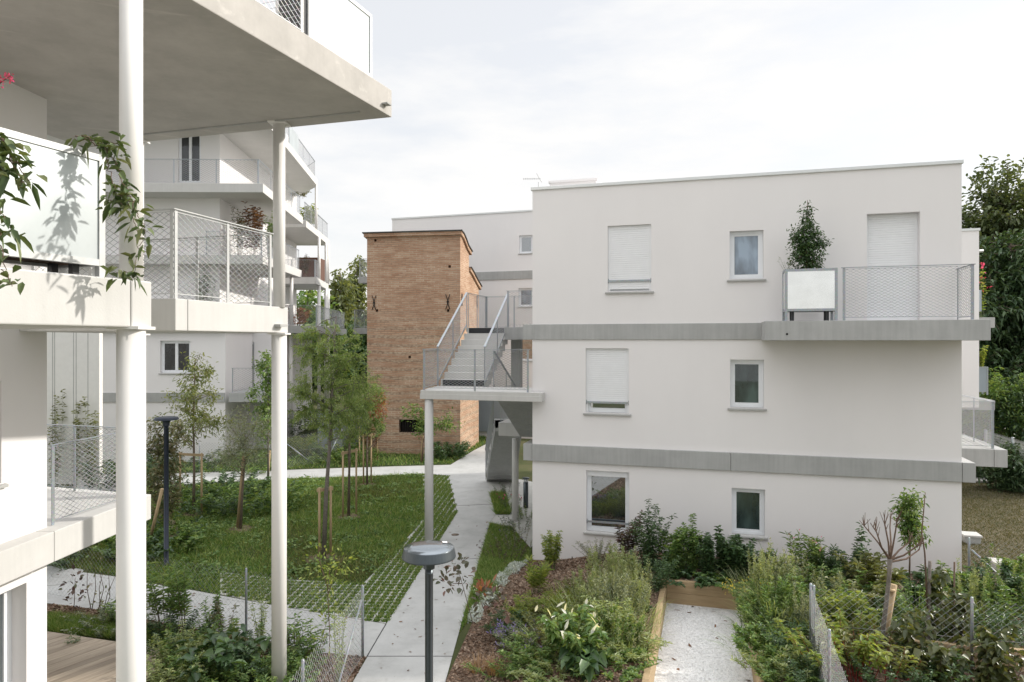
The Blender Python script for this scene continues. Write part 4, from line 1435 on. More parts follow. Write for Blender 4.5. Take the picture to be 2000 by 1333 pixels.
def near_house():
    t = thing('apartment_house', 'nearest white house with deep concrete balconies carried on round white columns', 'house', (-6.2, 9.1, 0))
    fr = NW
    def op(px0, px1, z0, z1): return (fr.a(px0), fr.a(px1), z0, z1)
    zt = fr.z(52, 1138)
    gdoor = (fr.a(-260), fr.a(52), 0.1, zt)
    w2 = (fr.a(-170), fr.a(3), fr.z(3, 944), fr.z(3, 944) + 1.25)
    mb = MB()
    holed_wall(mb, fr, -8.1, 0.0, 0.0, 15.2, [gdoor, w2], 0.0, 0.28)
    e = NW.p(0, 0)
    q = perp((e.x, e.y), DL, 6.5)
    n0 = NW.p(-8.1, 0)
    mb.add([(e.x, e.y, 0), (q[0], q[1], 0), (q[0], q[1], 15.2), (e.x, e.y, 15.2)], [(0, 1, 2, 3)])
    mb.add([(n0.x, n0.y, 0), (n0.x - 6, n0.y, 0), (n0.x - 6, n0.y, 15.2), (n0.x, n0.y, 15.2)], [(3, 2, 1, 0)])
    mb.add([(n0.x - 6, n0.y, 0), (q[0], q[1], 0), (q[0], q[1], 15.2), (n0.x - 6, n0.y, 15.2)], [(3, 2, 1, 0)])
    mb.add([(e.x, e.y, 15.2), (q[0], q[1], 15.2), (n0.x - 6, n0.y, 15.2), (n0.x, n0.y, 15.2)], [(0, 1, 2, 3)])
    mb.build('wall', M['wall'], t)
    window(t, fr, *gdoor, rev=0.2, sill=False, name='glazed_door', mull=True)
    window(t, fr, *w2, rev=0.12, mull=True)
    # first floor: near slab, second slab
    a1 = NA.a(256)
    s = MB()
    back = lambda a: XY(NA.p(a, 3.4 - 0.05 * a))
    s.prism([XY(NA.p(-5.2, 0)), XY(NA.p(a1 - 0.004, 0)), XY(NA.p(a1 - 0.004, 3.5)), XY(NA.p(-5.2, 2.6))], 5.27, 5.65)
    s.prism([XY(NA.p(a1 + 0.004, 0)), XY(NA.p(0, 0)), XY(NA.p(0, 3.55)), XY(NA.p(a1 + 0.004, 3.5))], 5.27, 5.65)
    s.build('balcony_slab', M['concrete_pale'], t, bevel=0.012)
    c1 = NB.p(0, 0)
    a2 = NB.a(563)
    c2 = NB.p(a2, 0)
    aj = NB.a(367)
    j = NB.p(aj, 0)
    s = MB()
    s.prism([XY(c1), XY(NB.p(aj - 0.004, 0)), perp(XY(NB.p(aj - 0.004, 0)), DL, 2.5), perp(XY(c1), DL, 2.42)], 5.28, 5.66)
    s.prism([XY(NB.p(aj + 0.004, 0)), XY(c2), perp(XY(c2), DL, 3.1), perp(XY(NB.p(aj + 0.004, 0)), DL, 2.5)], 5.28, 5.66)
    s.build('balcony_slab', M['concrete_pale'], t, bevel=0.012)
    # second floor
    E = XY(NE.p(0, 0))
    bk = perp(E, DL, 4.45)
    s = MB()
    s.prism([XY(NE.p(-9.5, 0)), E, bk, perp(E, DL, 5.6), (-7.6, 9.0), (-7.3, 1.0)], 8.38, 8.77)
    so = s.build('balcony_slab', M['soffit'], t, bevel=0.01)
    g = MB()
    p0, p1 = perp(E, DL, 0.32), perp(E, DL, 4.4)
    off = Vector((-0.277, -0.961, 0)) * 0.36
    g.bar(Vector((p0[0], p0[1], 8.368)) + off, Vector((p1[0], p1[1], 8.368)) + off, 0.025, 0.02)
    g.build('drip_groove', M['sill'], so)
    l = MB()
    for fr2, px, py, z in ((NE, 750, 205, 0), ):
        a = fr2.a(px)
        zz = fr2.z(px, py)
        l.fbox(fr2, a - 0.055, a + 0.055, -0.09, 0.02, zz - 0.008, zz + 0.012)
    l.build('spout', M['sill'], so)
    l = MB()
    a = NB.a(543)
    zz = NB.z(543, 636)
    l.fbox(NB, a - 0.09, a + 0.09, -0.1, 0.02, zz - 0.02, zz + 0.015)
    l.build('spout', M['sill'], t)
    # ground level slab on the left
    cC = (-5.84, 11.05)
    cd = Vector((-5.84 + 6.42, 10.05, 0)).normalized()
    s = MB()
    jn = (-6.42 + cd.x / cd.y * 7.9, 8.9)
    s.prism([(-6.42, 1.0), (jn[0] - cd.x * 0.004, jn[1] - cd.y * 0.004), (-9, 8.9), (-9, 1)], 2.28, 2.68)
    s.prism([(jn[0] + cd.x * 0.004, jn[1] + cd.y * 0.004), cC, perp(cC, DL, 5.0), (-10.2, 8.91)], 2.28, 2.68)
    s.build('balcony_slab', M['concrete_pale'], t, bevel=0.012)
    # columns
    def col(x, y, r, z0, z1, capd=0.0):
        mb = MB()
        mb.lathe((x, y, z0), [(r, 0), (r, z1 - z0)], 40)
        if capd: mb.box(x - capd, x + capd, y - capd, y + capd, z1 - 0.025, z1 - 0.001)
        mb.build('column', M['column'], t)
    for x, y in ((-3.102, 5.56), (-3.435, 10.07), (-6.0, 10.95)):
        col(x, y, 0.107, 0.0, 5.279, 0.13)
        col(x, y, 0.086, 5.655, 8.379, 0.13)
    # railings
    rp = lambda p, d, k: (p[0] + d[0] * k, p[1] + d[1] * k)
    i0 = NB.p(0.07, 0.08)
    i1 = NB.p(a2 - 0.3, 0.08)
    railing(t, [perp(XY(i0), DL, 1.15), XY(i0), XY(i1), perp(XY(i1), DL, 2.6)], 5.66, 1.06, 1.25, 0.125, 0.075, 0.0036, mat='steel_pale')
    railing(t, [perp(XY(i0), DL, 2.2), perp(XY(i0), DL, 1.22)], 5.66, 1.06, 1.0, 0.125, 0.075, 0.0036, mat='steel_pale')
    k0 = (-6.19, 9.17)
    k1 = (-5.95, 10.92)
    railing(t, [k0, k1, perp(k1, DL, 4.0)], 2.68, 1.08, 1.6, 0.115, 0.07, 0.0036, mat='steel')
    ra = NE.a(596, 0.08)
    railing(t, [XY(NE.p(-6.5, 0.08)), XY(NE.p(ra - 0.03, 0.08))], 8.77, 1.05, 1.2, 0.125, 0.075, 0.0036, mat='steel_pale')
    dp = MB()
    q = NE.p(ra + 0.02, 0.2)
    dp.fbox(NE, ra - 0.02, ra + 0.05, 0.09, 0.45, 8.771, 9.8)
    dp.build('divider', M['dark'], t)
    return t
near_house()
planter('balcony_planter', 'long white sheet planter box on the nearest balcony, creeper spilling over its end', NA, -2.6, NA.a(206, 0.07), 0.07, 0.55, 5.65, 5.74, 6.60, 'white planter boxes')
planter('balcony_planter', 'white sheet planter box on the top left balcony beside its mesh railing', NE, NE.a(603, 0.06), NE.a(727, 0.06), 0.06, 0.55, 8.77, 8.80, 9.68, 'white planter boxes')

# ------------------------------------------------------------------ far house on the left, staggered balconies
def far_house():
    t = thing('apartment_house', 'tall white house with staggered slender balconies, in shade behind the young trees', 'house', (-13, 30, 0))
    mb = MB()
    fr = WF
    def op(px0, px1, yt, yb, Y):
        return ((px0 - 1000) * Y / F, (px1 - 1000) * Y / F, CAMZ - (yb - 666.5) * Y / F, CAMZ - (yt - 666.5) * Y / F)
    w1 = op(313, 372, 666, 729, 29.05)
    holed_wall(mb, fr, -25, -12.2, 0, 5.9, [w1], 29.05)
    mb.add([(-12.2, 29.05, 0), (-12.35, 32.5, 0), (-12.35, 32.5, 5.9), (-12.2, 29.05, 5.9)], [(0, 1, 2, 3)])
    mb.add([(-25, 29.05, 5.9), (-12.2, 29.05, 5.9), (-12.35, 32.5, 5.9), (-25, 32.5, 5.9)], [(0, 1, 2, 3)])
    d1 = op(473, 497, 669, 766, 32.5)
    holed_wall(mb, fr, -12.35, -11.35, 0, 5.55, [d1], 32.5)
    mb.add([(-11.35, 32.5, 0), (-12.3, 42, 0), (-12.3, 42, 5.55), (-11.35, 32.5, 5.55)], [(0, 1, 2, 3)])
    d2 = op(348, 392, 250, 357, 30.6)
    holed_wall(mb, fr, -25, -13.1, 5.905, 18, [d2], 30.6)
    mb.add([(-13.1, 30.6, 5.905), (-14.2, 45, 5.905), (-14.2, 45, 18), (-13.1, 30.6, 18)], [(0, 1, 2, 3)])
    mb.add([(-25, 30.6, 18), (-13.1, 30.6, 18), (-14.2, 45, 18), (-25, 45, 18)], [(0, 1, 2, 3)])
    mb.add([(-25, 45, 0), (-14.2, 45, 0), (-14.2, 45, 18), (-25, 45, 18)], [(1, 0, 3, 2)])
    mb.build('wall', M['wall2'], t)
    window(t, fr, *w1, b=29.05, glass='glass_far', mull=True, rev=0.12, frame_w=0.07)
    window(t, fr, *d1, b=32.5, glass='glass_far', sill=False, name='door')
    window(t, fr, *d2, b=30.6, glass='glass_far', sill=False, mull=True, name='door')
    MB().box(-25, -12.21, 29.0, 29.06, 2.57, 2.96).build('floor_band', M['concrete'], t)
    slabs = {
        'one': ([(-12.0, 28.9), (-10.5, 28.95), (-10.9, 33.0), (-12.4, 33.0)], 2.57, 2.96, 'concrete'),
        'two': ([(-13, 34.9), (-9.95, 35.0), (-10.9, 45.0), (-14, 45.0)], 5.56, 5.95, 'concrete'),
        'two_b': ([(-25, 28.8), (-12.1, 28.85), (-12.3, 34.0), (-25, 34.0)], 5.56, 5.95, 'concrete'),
        'three': ([(-25, 29.9), (-10.95, 30.0), (-11.28, 36.6), (-25, 36.6)], 8.55, 8.95, 'concrete_pale'),
        'three_b': ([(-16, 40.4), (-11.6, 40.5), (-12.2, 45.4), (-16, 45.4)], 8.55, 8.95, 'concrete_pale'),
        'four': ([(-25, 29.2), (-10.72, 29.4), (-11.45, 37.4), (-25, 37.4)], 11.56, 11.95, 'concrete_pale'),
        'four_b': ([(-16, 38.3), (-11.58, 38.4), (-12.25, 45.8), (-16, 45.8)], 11.56, 11.95, 'concrete_pale'),
        'five': ([(-25, 28.6), (-10.5, 28.6), (-11.8, 41.4), (-13.9, 44.3), (-25, 44.3)], 14.55, 14.95, 'concrete_pale'),
    }
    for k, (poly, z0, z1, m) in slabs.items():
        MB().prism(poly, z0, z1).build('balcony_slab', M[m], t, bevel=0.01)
    def rl(pts, z, h=1.05, step=1.8): railing(t, pts, z, h, step, 0.16, 0.085, 0.0042, mat='steel')
    rl([(-20, 29.3), (-10.95, 29.5), (-11.55, 37.2)], 11.95)
    rl([(-11.7, 38.5), (-12.33, 45.6)], 11.95)
    rl([(-10.9, 31), (-11.9, 41.2), (-13.5, 43.5)], 14.95)
    rl([(-13.5, 30.1), (-11.05, 30.15), (-11.36, 36.4)], 8.95)
    rl([(-14.5, 40.5), (-11.72, 40.65), (-12.28, 45.2)], 8.95)
    rl([(-12.9, 35.1), (-10.05, 35.15), (-11.0, 44.8)], 5.95)
    rl([(-11.9, 29.0), (-10.6, 29.05), (-10.95, 32.8)], 2.96)
    for x, y, r, z0, z1 in ((-11.87, 42.0, 0.1, 0, 8.55), (-11.87, 42.0, 0.09, 8.95, 11.56), (-12.1, 44.4, 0.1, 0, 8.55), (-12.1, 44.4, 0.09, 8.95, 11.56), (-12.17, 45.2, 0.1, 0, 8.55),
                            (-12.17, 45.2, 0.09, 8.95, 11.56), (-11.82, 41.2, 0.08, 11.95, 14.55), (-11.5, 35.5, 0.1, 0, 5.56), (-11.5, 35.6, 0.09, 5.95, 8.55)):
        MB().lathe((x, y, z0), [(r, 0), (r, z1 - z0)], 16).build('column', M['column'], t)
    sc = MB()
    sc.box(-13.2, -11.95, 42.0, 42.1, 8.96, 10.3)
    sc.box(-12.0, -11.9, 42.1, 43.4, 8.96, 10.3)
    sc.build('privacy_screen', M['screen'], t)
    for y0, y1, x in ((31.2, 33.2, -10.8), (34.2, 36.3, -11.15)):
        MB().prism([(x, y0), (x - 0.2, y1), (x - 0.24, y1), (x - 0.04, y0)], 14.96, 16.05).build('balcony_panel', M['sheet'], t)
    MB().prism([(-11.25, 31.5), (-11.4, 33.4), (-11.45, 33.4), (-11.3, 31.5)], 8.97, 9.9).build('balcony_panel', M['sheet'], t)
    # clad end wall seen under the near balcony
    cw = MB()
    cw.box(-18.5, -14.87, 24.6, 24.8, 0, 6.1)
    cwo = cw.build('clad_wall', M['panel'], t)
    cj = MB()
    for px in (103, 107, 144, 149, 172):
        x = (px - 1000) * 24.6 / F
        cj.box(x - 0.012, x + 0.012, 24.594, 24.6, 0, 6.09)
    cj.build('cladding_joint', M['sill'], cwo)
    l = MB()
    pl = at(463, 672, 32.48)
    l.box(pl.x - 0.08, pl.x + 0.08, 32.35, 32.495, pl.z - 0.06, pl.z + 0.06)
    l.build('wall_light', M['dark'], t)
far_house()
planter('balcony_planter', 'bright silvery sheet planter box on the upper right balcony under the cone shrub', MF, MF.a(1533, -0.97), MF.a(1636, -0.97), -0.97, -0.45, 5.56, 5.75, 6.59, 'grey framed planter boxes', 'mirror_sheet', 'steel')
FFr = Frame(XY(at(1900, 700, 25.6)), -16.08)
planter('balcony_planter', 'blue grey planter box on the far balcony behind the right corner of the white house', FFr, -1.35, 0.5, 0, 0.5, 3.15, 3.25, 4.2, 'grey framed planter boxes', 'sheet_grey', 'steel', False)

# ================================================================== STREET FURNITURE AND FENCES
def lamp(label, base, h, d, m_head, m_pole, m_top, rp, thin=1.0):
    t = thing('street_lamp', label, 'lamp', base, 'garden lamps')
    x, y, z = base
    MB().lathe((x, y, z), [(rp * 1.55, 0), (rp * 1.55, 0.05), (rp, 0.055), (rp, h - 0.25), (rp * 1.03, h - 0.249), (rp * 1.03, h - 0.24), (rp, h - 0.239), (rp, h - 0.17)], 24).build('pole', M[m_pole], t)
    R = d / 2
    MB().lathe((x, y, z + h), [(a, c * thin if a > 0.1 else c) for a, c in [(rp * 1.4, -0.2), (rp * 1.4, -0.115), (rp * 2.2, -0.105), (R * 0.93, -0.098), (R * 0.985, -0.096), (R, -0.088), (R * 0.995, -0.08), (R * 0.93, -0.012), (R * 0.92, -0.006)]], 48, False).build('lamp_head', M[m_head], t)
    MB().lathe((x, y, z + h), [(R * 0.918, -0.012), (R * 0.91, -0.003), (R * 0.6, 0.009), (R * 0.25, 0.015), (0.02, 0.016)], 56).build('lamp_cover', M[m_top], t)
    return t
pl_ = at(838, 1080, 6.4)
lamp('nearest grey disc topped lamp standing by the concrete path', (pl_.x, pl_.y, 0), 3.23, 0.505, 'lamp', 'lamp', 'lens', 0.038)
st = MB().bar((pl_.x + 0.115, pl_.y + 0.10, 3.247), (pl_.x + 0.16, pl_.y + 0.11, 3.243), 0.045, 0.002).build('sticker', M['pvc'], [o for o in bpy.data.objects if o.name == 'street_lamp'][0])
pm_ = gr(325, 1105)
lamp('slim navy disc topped lamp on the lawn beyond the wire fence', (pm_.x, pm_.y, 0), 3.41, 0.53, 'navy', 'navy', 'navy', 0.052, 0.62)

pb = gr(1027, 992)
bo = thing('bollard_light', 'black bollard light with a pale ring under the staircase', 'bollard', (pb.x, pb.y, 0))
MB().lathe((pb.x, pb.y, 0), [(0.078, 0), (0.078, 0.80)], 20).build('body', M['lamp'], bo)
MB().lathe((pb.x, pb.y, 0), [(0.068, 0.801), (0.068, 0.90)], 20).build('diffuser', M['pvc'], bo)
MB().lathe((pb.x, pb.y, 0), [(0.11, 0.901), (0.115, 0.915), (0.11, 0.93), (0.03, 0.945)], 20).build('cap', M['lamp'], bo)

for (px, py, lab) in ((111, 1136, 'round manhole cover in the side path, nearer one of the pair'), (132, 1121, 'round manhole cover in the side path, one nearer the lawn')):
    p = gr(px, py)
    k = MB().lathe((p.x, p.y, 0.013), [(0.30, 0.0), (0.30, 0.006), (0.27, 0.007), (0.265, 0.004), (0.02, 0.005)], 32).build('manhole_cover', M['paver'], None, (p.x, p.y, 0.013))
    k.data.materials[0] = M['sill']
    tag(k, lab, 'manhole cover', 'manhole covers in the side path')
p = gr(889, 1046)
tag(MB().lathe((p.x, p.y, 0.016), [(0.10, 0), (0.10, 0.008), (0.02, 0.010)], 20).build('valve_cover', M['bark'], None, (p.x, p.y, 0.016)), 'small rusty round valve cap set in the concrete path', 'valve cover')

def chain_fence(name, label, pts, z, h=1.13, step=2.4, cw=0.11, ch=0.10, r=0.0016, group='wire mesh fences', braces=(), post_r=0.021, posts=True, mat='wire_dark'):
    t = thing(name, label, 'fence', (pts[0][0], pts[0][1], z), group)
    wm = MB()
    for i in range(len(pts) - 1):
        p, q = Vector((*pts[i], 0)), Vector((*pts[i + 1], 0))
        L = (q - p).length
        k = max(1, round(L / step))
        if posts:
            for j in range(k + 1):
                if i and j == 0: continue
                c = p.lerp(q, j / k)
                MB().lathe((c.x, c.y, z), [(post_r, 0), (post_r, h + 0.03), (post_r * 0.6, h + 0.045)], 10).build('post', M['steel'], t)
        wire_panel(wm, (p.x, p.y, z + 0.02), (q.x, q.y, z + 0.02), h - 0.02, cw, ch, r)
        for zz in (0.05, h * 0.5):
            wm.tube([(p.x, p.y, z + zz), (q.x, q.y, z + zz)], 0.002, 4, False)
    wm.build('wire_mesh', M[mat], t)
    for p, q in braces:
        MB().tube([p, q], 0.016, 8).build('brace', M['steel'], t)
    return t
c0 = gr(708, 1283)
cc = (c0.x, c0.y)
m0 = gr(481, 1240)
e0 = (-9.6, 13.9)
chain_fence('wire_fence', 'wire mesh fence along the side path in front of the lawn', [e0, (m0.x, m0.y), cc], 0.0, 1.13, 2.45)
chain_fence('wire_fence', 'wire mesh fence with a brace running from the path corner towards the viewer', [(cc[0] + 0.012, cc[1] - 0.03), (-2.62, 8.55), (-2.78, 5.5)], 0.0, 1.13, 2.6,
            braces=[(Vector((cc[0], cc[1] - 0.05, 0.95)), Vector((-2.56, 9.9, 0.02)))])
chain_fence('wire_fence', 'wire mesh fence behind the back path under the shaded white house', [(-15.0, 26.9), (-9.4, 26.4)], 0.0, 1.2, 2.5, 0.12, 0.11, 0.0026)
chain_fence('wire_fence', 'wire mesh fence with two pale braces near the brick tower', [(-9.15, 27.6), (-7.4, 29.7)], 0.0, 1.3, 2.7, 0.12, 0.11, 0.0026,
            braces=[(Vector((-9.1, 27.6, 1.0)), Vector((-8.3, 28.5, 0.03))), (Vector((-7.45, 29.6, 1.2)), Vector((-7.9, 29.0, 0.03)))])
f5 = (4.42, 10.1)
zb5 = 0.43
chain_fence('wire_fence', 'wire mesh fence seen end on beside the white gravel court', [f5, (3.95, 8.5), (3.4, 6.7)], zb5, 1.10, 2.0)
chain_fence('wire_fence', 'wire mesh fence crossing the lower right bed behind the bare pruned tree', [(f5[0] + 0.04, f5[1] - 0.01), (6.48, 9.62), (8.9, 9.05)], zb5, 1.08, 2.4)
cr = MF.p(8.9, -0.12)
chain_fence('wire_fence', 'wire mesh fence with a brace joining the right corner of the white house', [(cr.x, cr.y), (14.2, 12.1)], 0.0, 1.25, 2.6, braces=[(Vector((cr.x + 0.05, cr.y, 1.05)), Vector((cr.x + 1.05, cr.y - 0.3, 0.03)))])
wf0, wf1 = at(1925, 800, 26.0), at(2040, 800, 21.8)
chain_fence('panel_fence', 'pale welded panel fence by the hedge at the far right', [(wf0.x, wf0.y), (wf1.x, wf1.y)], 0.0, 1.75, 2.2, 0.06, 0.2, 0.004, None, (), 0.05, True, 'steel_pale')
gp = thing('garden_screen', 'grey metal screen fence standing left of the brick tower foot', 'screen', (-8.4, 31.5, 0))
for i in range(5):
    x0, y0 = -8.7 + i * 0.42, 30.6 + i * 1.0
    MB().bar((x0, y0, 0.95), (x0 + 0.38, y0 + 0.92, 0.95), 0.03, 1.9).build('panel', M['sheet_grey'], gp)

# timber edging round the gravel court
def timber(label, q, z0=0.0, z1=0.47, n=2):
    t = thing('timber_edging', label, 'edging', q[0], 'timber edging of the beds')
    p, r, th = Vector(q[0]), Vector(q[1]), 0.09
    hh = (z1 - z0) / n
    for i in range(n):
        zc = z0 + hh * (i + 0.5)
        MB().bar((p.x, p.y, zc), (r.x, r.y, zc), th + 0.004 * i, hh - 0.004).build('plank', M['timber'], t, bevel=0.004)
timber('pale timber edging on the left side of the gravel court, in sun', (MF.p(GA0 - 0.045, GB + 0.05), MF.p(GA0 - 0.045, -9.5)))
timber('timber edging across the back of the gravel court', (MF.p(GA0 + 0.004, GB + 0.045), MF.p(6.6, GB + 0.045)))
timber('timber edging on the plant covered right side of the gravel court', (MF.p(GA1 + 0.045, GB - 0.004), MF.p(GA1 + 0.045, -9.5)))
tq0, tq1 = (5.0, 10.3, 0), (8.6, 9.45, 0)
timber('timber edging low among the leaves at the bottom right', (tq0, tq1), 0.4, 0.75, 2)

# deck by the near house
def clip_half(poly, a, b, c):
    out = []
    n = len(poly)
    for i in range(n):
        p, q = poly[i], poly[(i + 1) % n]
        dp, dq = a * p[0] + b * p[1] - c, a * q[0] + b * q[1] - c
        if dp <= 0: out.append(p)
        if (dp < 0 < dq) or (dq < 0 < dp):
            f = dp / (dp - dq)
            out.append((p[0] + (q[0] - p[0]) * f, p[1] + (q[1] - p[1]) * f))
    return out
deck = thing('timber_deck', 'weathered board deck at ground level beside the near house', 'deck', (-7, 10, 0))
dpoly = [(-5.52, 11.13), (-8.02, 11.84), (-11.0, 12.69), (-11.0, 6.0), (-5.3, 6.0)]
ang = math.radians(56)
nx, ny = -math.sin(ang), math.cos(ang)
dk = MB()
cs = [nx * p[0] + ny * p[1] for p in dpoly]
c = min(cs)
while c < max(cs):
    q = clip_half(clip_half(dpoly, nx, ny, c + 0.137), -nx, -ny, -c)
    if len(q) >= 3: dk.prism(q, 0.06, 0.12 + random.uniform(-0.002, 0.002))
    c += 0.143
dk.build('boards', M['deck'], deck)
jo = MB()
jo.prism([(p[0] * 0.985 - 0.12, p[1] * 0.985 + 0.13) for p in dpoly], 0.0, 0.055)
jo.build('joists', M['bark'], deck)

for (px, py, s, lab) in ((1900, 1063, (0.36, 0.36, 0.2), 'pale topped concrete box on dry grass next to the white house corner'), (1963, 1118, (0.36, 0.36, 0.18), 'pale topped concrete box on dry grass, nearer the lower wire fence'),
                         (1917, 944, (0.5, 0.6, 0.08), 'low pale inspection slab in front of the dark hedge')):
    p = gr(px, py)
    t = thing('concrete_box', lab, 'utility box', (p.x, p.y, 0), 'utility boxes in the dry grass')
    MB().fbox(Frame((p.x, p.y), -16), -s[0] / 2, s[0] / 2, 0, s[1], 0, s[2] - 0.03).build('body', M['concrete'], t)
    MB().fbox(Frame((p.x, p.y), -16), -s[0] / 2 - 0.03, s[0] / 2 + 0.03, -0.03, s[1] + 0.03, s[2] - 0.028, s[2] + 0.02).build('lid', M['concrete_pale'], t, bevel=0.006)

# tree stakes
def stake_frame(label, L, R, top, d=0.029, bar=True):
    L, R = Vector(L), Vector(R)
    t = thing('tree_stake', label, 'tree stake', tuple((L + R) / 2), 'wooden tree stakes')
    for p in (L, R):
        MB().tube([p - Vector((0, 0, 0.1)), Vector((p.x, p.y, top))], d, 10).build('post', M['wood'], t)
    if bar:
        dv = (R - L).normalized() * 0.06
        k = Vector((0, 0, top - 0.06))
        MB().bar(Vector((L.x, L.y, 0)) - dv + k, Vector((R.x, R.y, 0)) + dv + k, 0.03, 0.075).build('crossbar', M['wood'], t)
    return t
def zt(px, py, Y): return CAMZ - (py - 666.5) * Y / F
stake_frame('wooden H frame stake round the tall central young tree', gr(624, 1092), gr(646, 1088), zt(624, 952, 16.2))
stake_frame('wooden H frame stake behind the central one, second in the row', gr(670, 1013), gr(696, 1004), zt(670, 880, 20.0))
stake_frame('wooden H frame stake under the rust leaved young tree', gr(710, 947), gr(725, 944), zt(710, 848, 24.6))
stake_frame('pair of wooden stakes at the brick tower foot, farthest of the frames', gr(702, 903), gr(737, 899), zt(702, 832, 29.5), bar=False)
stake_frame('wooden H frame stake left, beside the navy lamp', gr(352, 1003), gr(394, 1006), zt(352, 884, 20.4))
def lean_stake(label, p, q, r=0.04):
    o = MB().tube([p, q], r, 10).build('tree_stake', M['wood'], None, tuple(p))
    return tag(o, label, 'tree stake', 'wooden tree stakes')
p = gr(464, 1031); lean_stake('single leaning stake beside the small willow like tree', p, at(476, 891, p.y - 0.1))
p = gr(290, 1068); lean_stake('leaning stake half hidden behind the thick white column', p, at(317, 955, p.y - 0.1))
p = gr(822, 902); lean_stake('short leaning stake before the barred tower opening', p, at(826, 852, p.y))
p = gr(523, 940); lean_stake('stake of the tree just left of the slim white column', p, at(527, 880, p.y))

# ================================================================== TREES
GT = 'young trees on the lawn'
p = gr(378, 1004)
tree('young_tree', 'airy young tree with yellowish tips in front of the shaded double window', p, [(0, 0, 0), (0.02, 0, 1.2), (0.0, 0, 2.8), (0.05, 0, 4.65)],
     [((0, 0, 2.75), (1.2, 1.1, 0.75)), ((0.05, 0, 3.7), (0.85, 0.8, 0.8)), ((0.05, 0, 4.4), (0.45, 0.45, 0.5))], 16, 165, 15, 0.12, 0.036, 'l_airy', 'bark', 0.05, group=GT, seed=3, gap=0.3, spray=0.3, limb_t=(0.4, 1), thin=1)
p = gr(470, 1033)
tree('young_tree', 'small grey green willow like tree beside a single leaning stake', p, [(0, 0, 0), (0.05, 0, 1.0), (0.14, 0, 2.0)],
     [((0.18, 0, 2.6), (0.95, 0.8, 0.95)), ((-0.1, 0, 2.1), (0.85, 0.7, 0.5))], 18, 190, 13, 0.085, 0.022, 'l_grey', 'bark', 0.045, group=GT, seed=4, gap=0.25, spray=0.3, limb_t=(0.7, 1))
p = gr(524, 941)
tree('young_tree', 'round leaved young tree half hidden by the slim white column', p, [(0, 0, 0), (0, 0, 1.4), (0, 0, 4.4)],
     [((-0.1, 0, 2.9), (0.75, 0.7, 1.6)), ((-0.1, 0, 4.2), (0.5, 0.5, 0.8))], 14, 170, 16, 0.10, 0.06, 'l_mid', 'bark_grey', 0.045, group=GT, seed=5, gap=0.3)
p = gr(632, 1092)
tree('young_tree', 'tall feathery young tree in the middle of the lawn, tallest of its row', p, [(0, 0, 0), (0.06, 0, 1.5), (0.16, 0, 2.9), (0.22, 0, 4.4), (0.3, 0, 5.75)],
     [((0.2, 0, 4.6), (0.95, 0.9, 1.1)), ((-0.45, 0, 3.9), (0.6, 0.6, 0.9)), ((0.85, 0.1, 3.9), (0.65, 0.6, 0.95)), ((0.25, 0, 3.3), (0.9, 0.8, 0.6)), ((-0.35, 0, 5.2), (0.5, 0.5, 0.4))],
     20, 470, 36, 0.060, 0.018, 'l_feather', 'bark_grey', 0.06, group=GT, seed=6, gap=0.28, spray=0.28, limb_t=(0.48, 1), droop=0.4, clump=1.0)
p = gr(681, 1009)
tree('young_tree', 'feathery young tree in the second stake frame behind the tallest one', p, [(0, 0, 0), (0.02, 0, 1.5), (0.1, 0, 3.9)],
     [((0.1, 0, 3.5), (0.85, 0.8, 0.9)), ((0.1, 0, 2.6), (0.6, 0.6, 0.6)), ((-0.5, 0, 2.9), (0.6, 0.6, 0.6))], 14, 200, 24, 0.065, 0.02, 'l_feather', 'bark', 0.05, group=GT, seed=7, gap=0.3, droop=0.4)
p = gr(717, 947)
tree('young_tree', 'young tree with rust brown dying leaves before the brick tower', p, [(0, 0, 0), (0, 0, 1.4), (0.05, 0, 3.4)],
     [((0.15, 0, 2.9), (0.6, 0.6, 0.9)), ((0.35, 0, 2.2), (0.5, 0.5, 0.5))], 12, 130, 18, 0.09, 0.035, 'l_mid', 'bark', 0.04, group=GT, seed=8, gap=0.3, extra=('l_rust', (0.38, -0.15, 2.85), (0.42, 0.35, 0.6), 520))
p = gr(722, 905)
shrub('dried_shrub', 'brown dried shrub tied to stakes against the tower', 'shrub', p, 1.55, 0.8, 9, 60, 0.10, 0.05, 'l_brown', 'twig', tmin=0.5, seed=9, top=0.6)
p = gr(825, 904)
tree('young_tree', 'low spreading young tree in front of the barred tower opening', p, [(0, 0, 0), (0.02, 0, 0.8), (0.12, 0, 1.4)],
     [((0.1, -0.1, 1.75), (0.55, 0.3, 0.75)), ((0.95, -0.2, 1.75), (0.75, 0.25, 0.35)), ((-0.5, -0.1, 2.2), (0.45, 0.3, 0.35))], 12, 75, 12, 0.13, 0.07, 'l_mid', 'twig', 0.035, group=GT, seed=10, gap=0.2, limb_t=(0.55, 1), spray=0.2)
p = gr(322, 1052)
tree('young_tree', 'dull leaved upright young tree behind the navy lamp', p, [(0, 0, 0), (0.0, 0, 1.2), (0.02, 0, 2.9)],
     [((0, 0, 1.5), (0.55, 0.5, 1.2)), ((-0.3, 0, 2.4), (0.3, 0.3, 0.7)), ((0.25, 0, 2.5), (0.3, 0.3, 0.7))], 14, 170, 15, 0.10, 0.055, 'l_dull', 'bark', 0.04, group=GT, seed=12, gap=0.3, limb_t=(0.15, 1))
FT = 'trees beyond the houses'
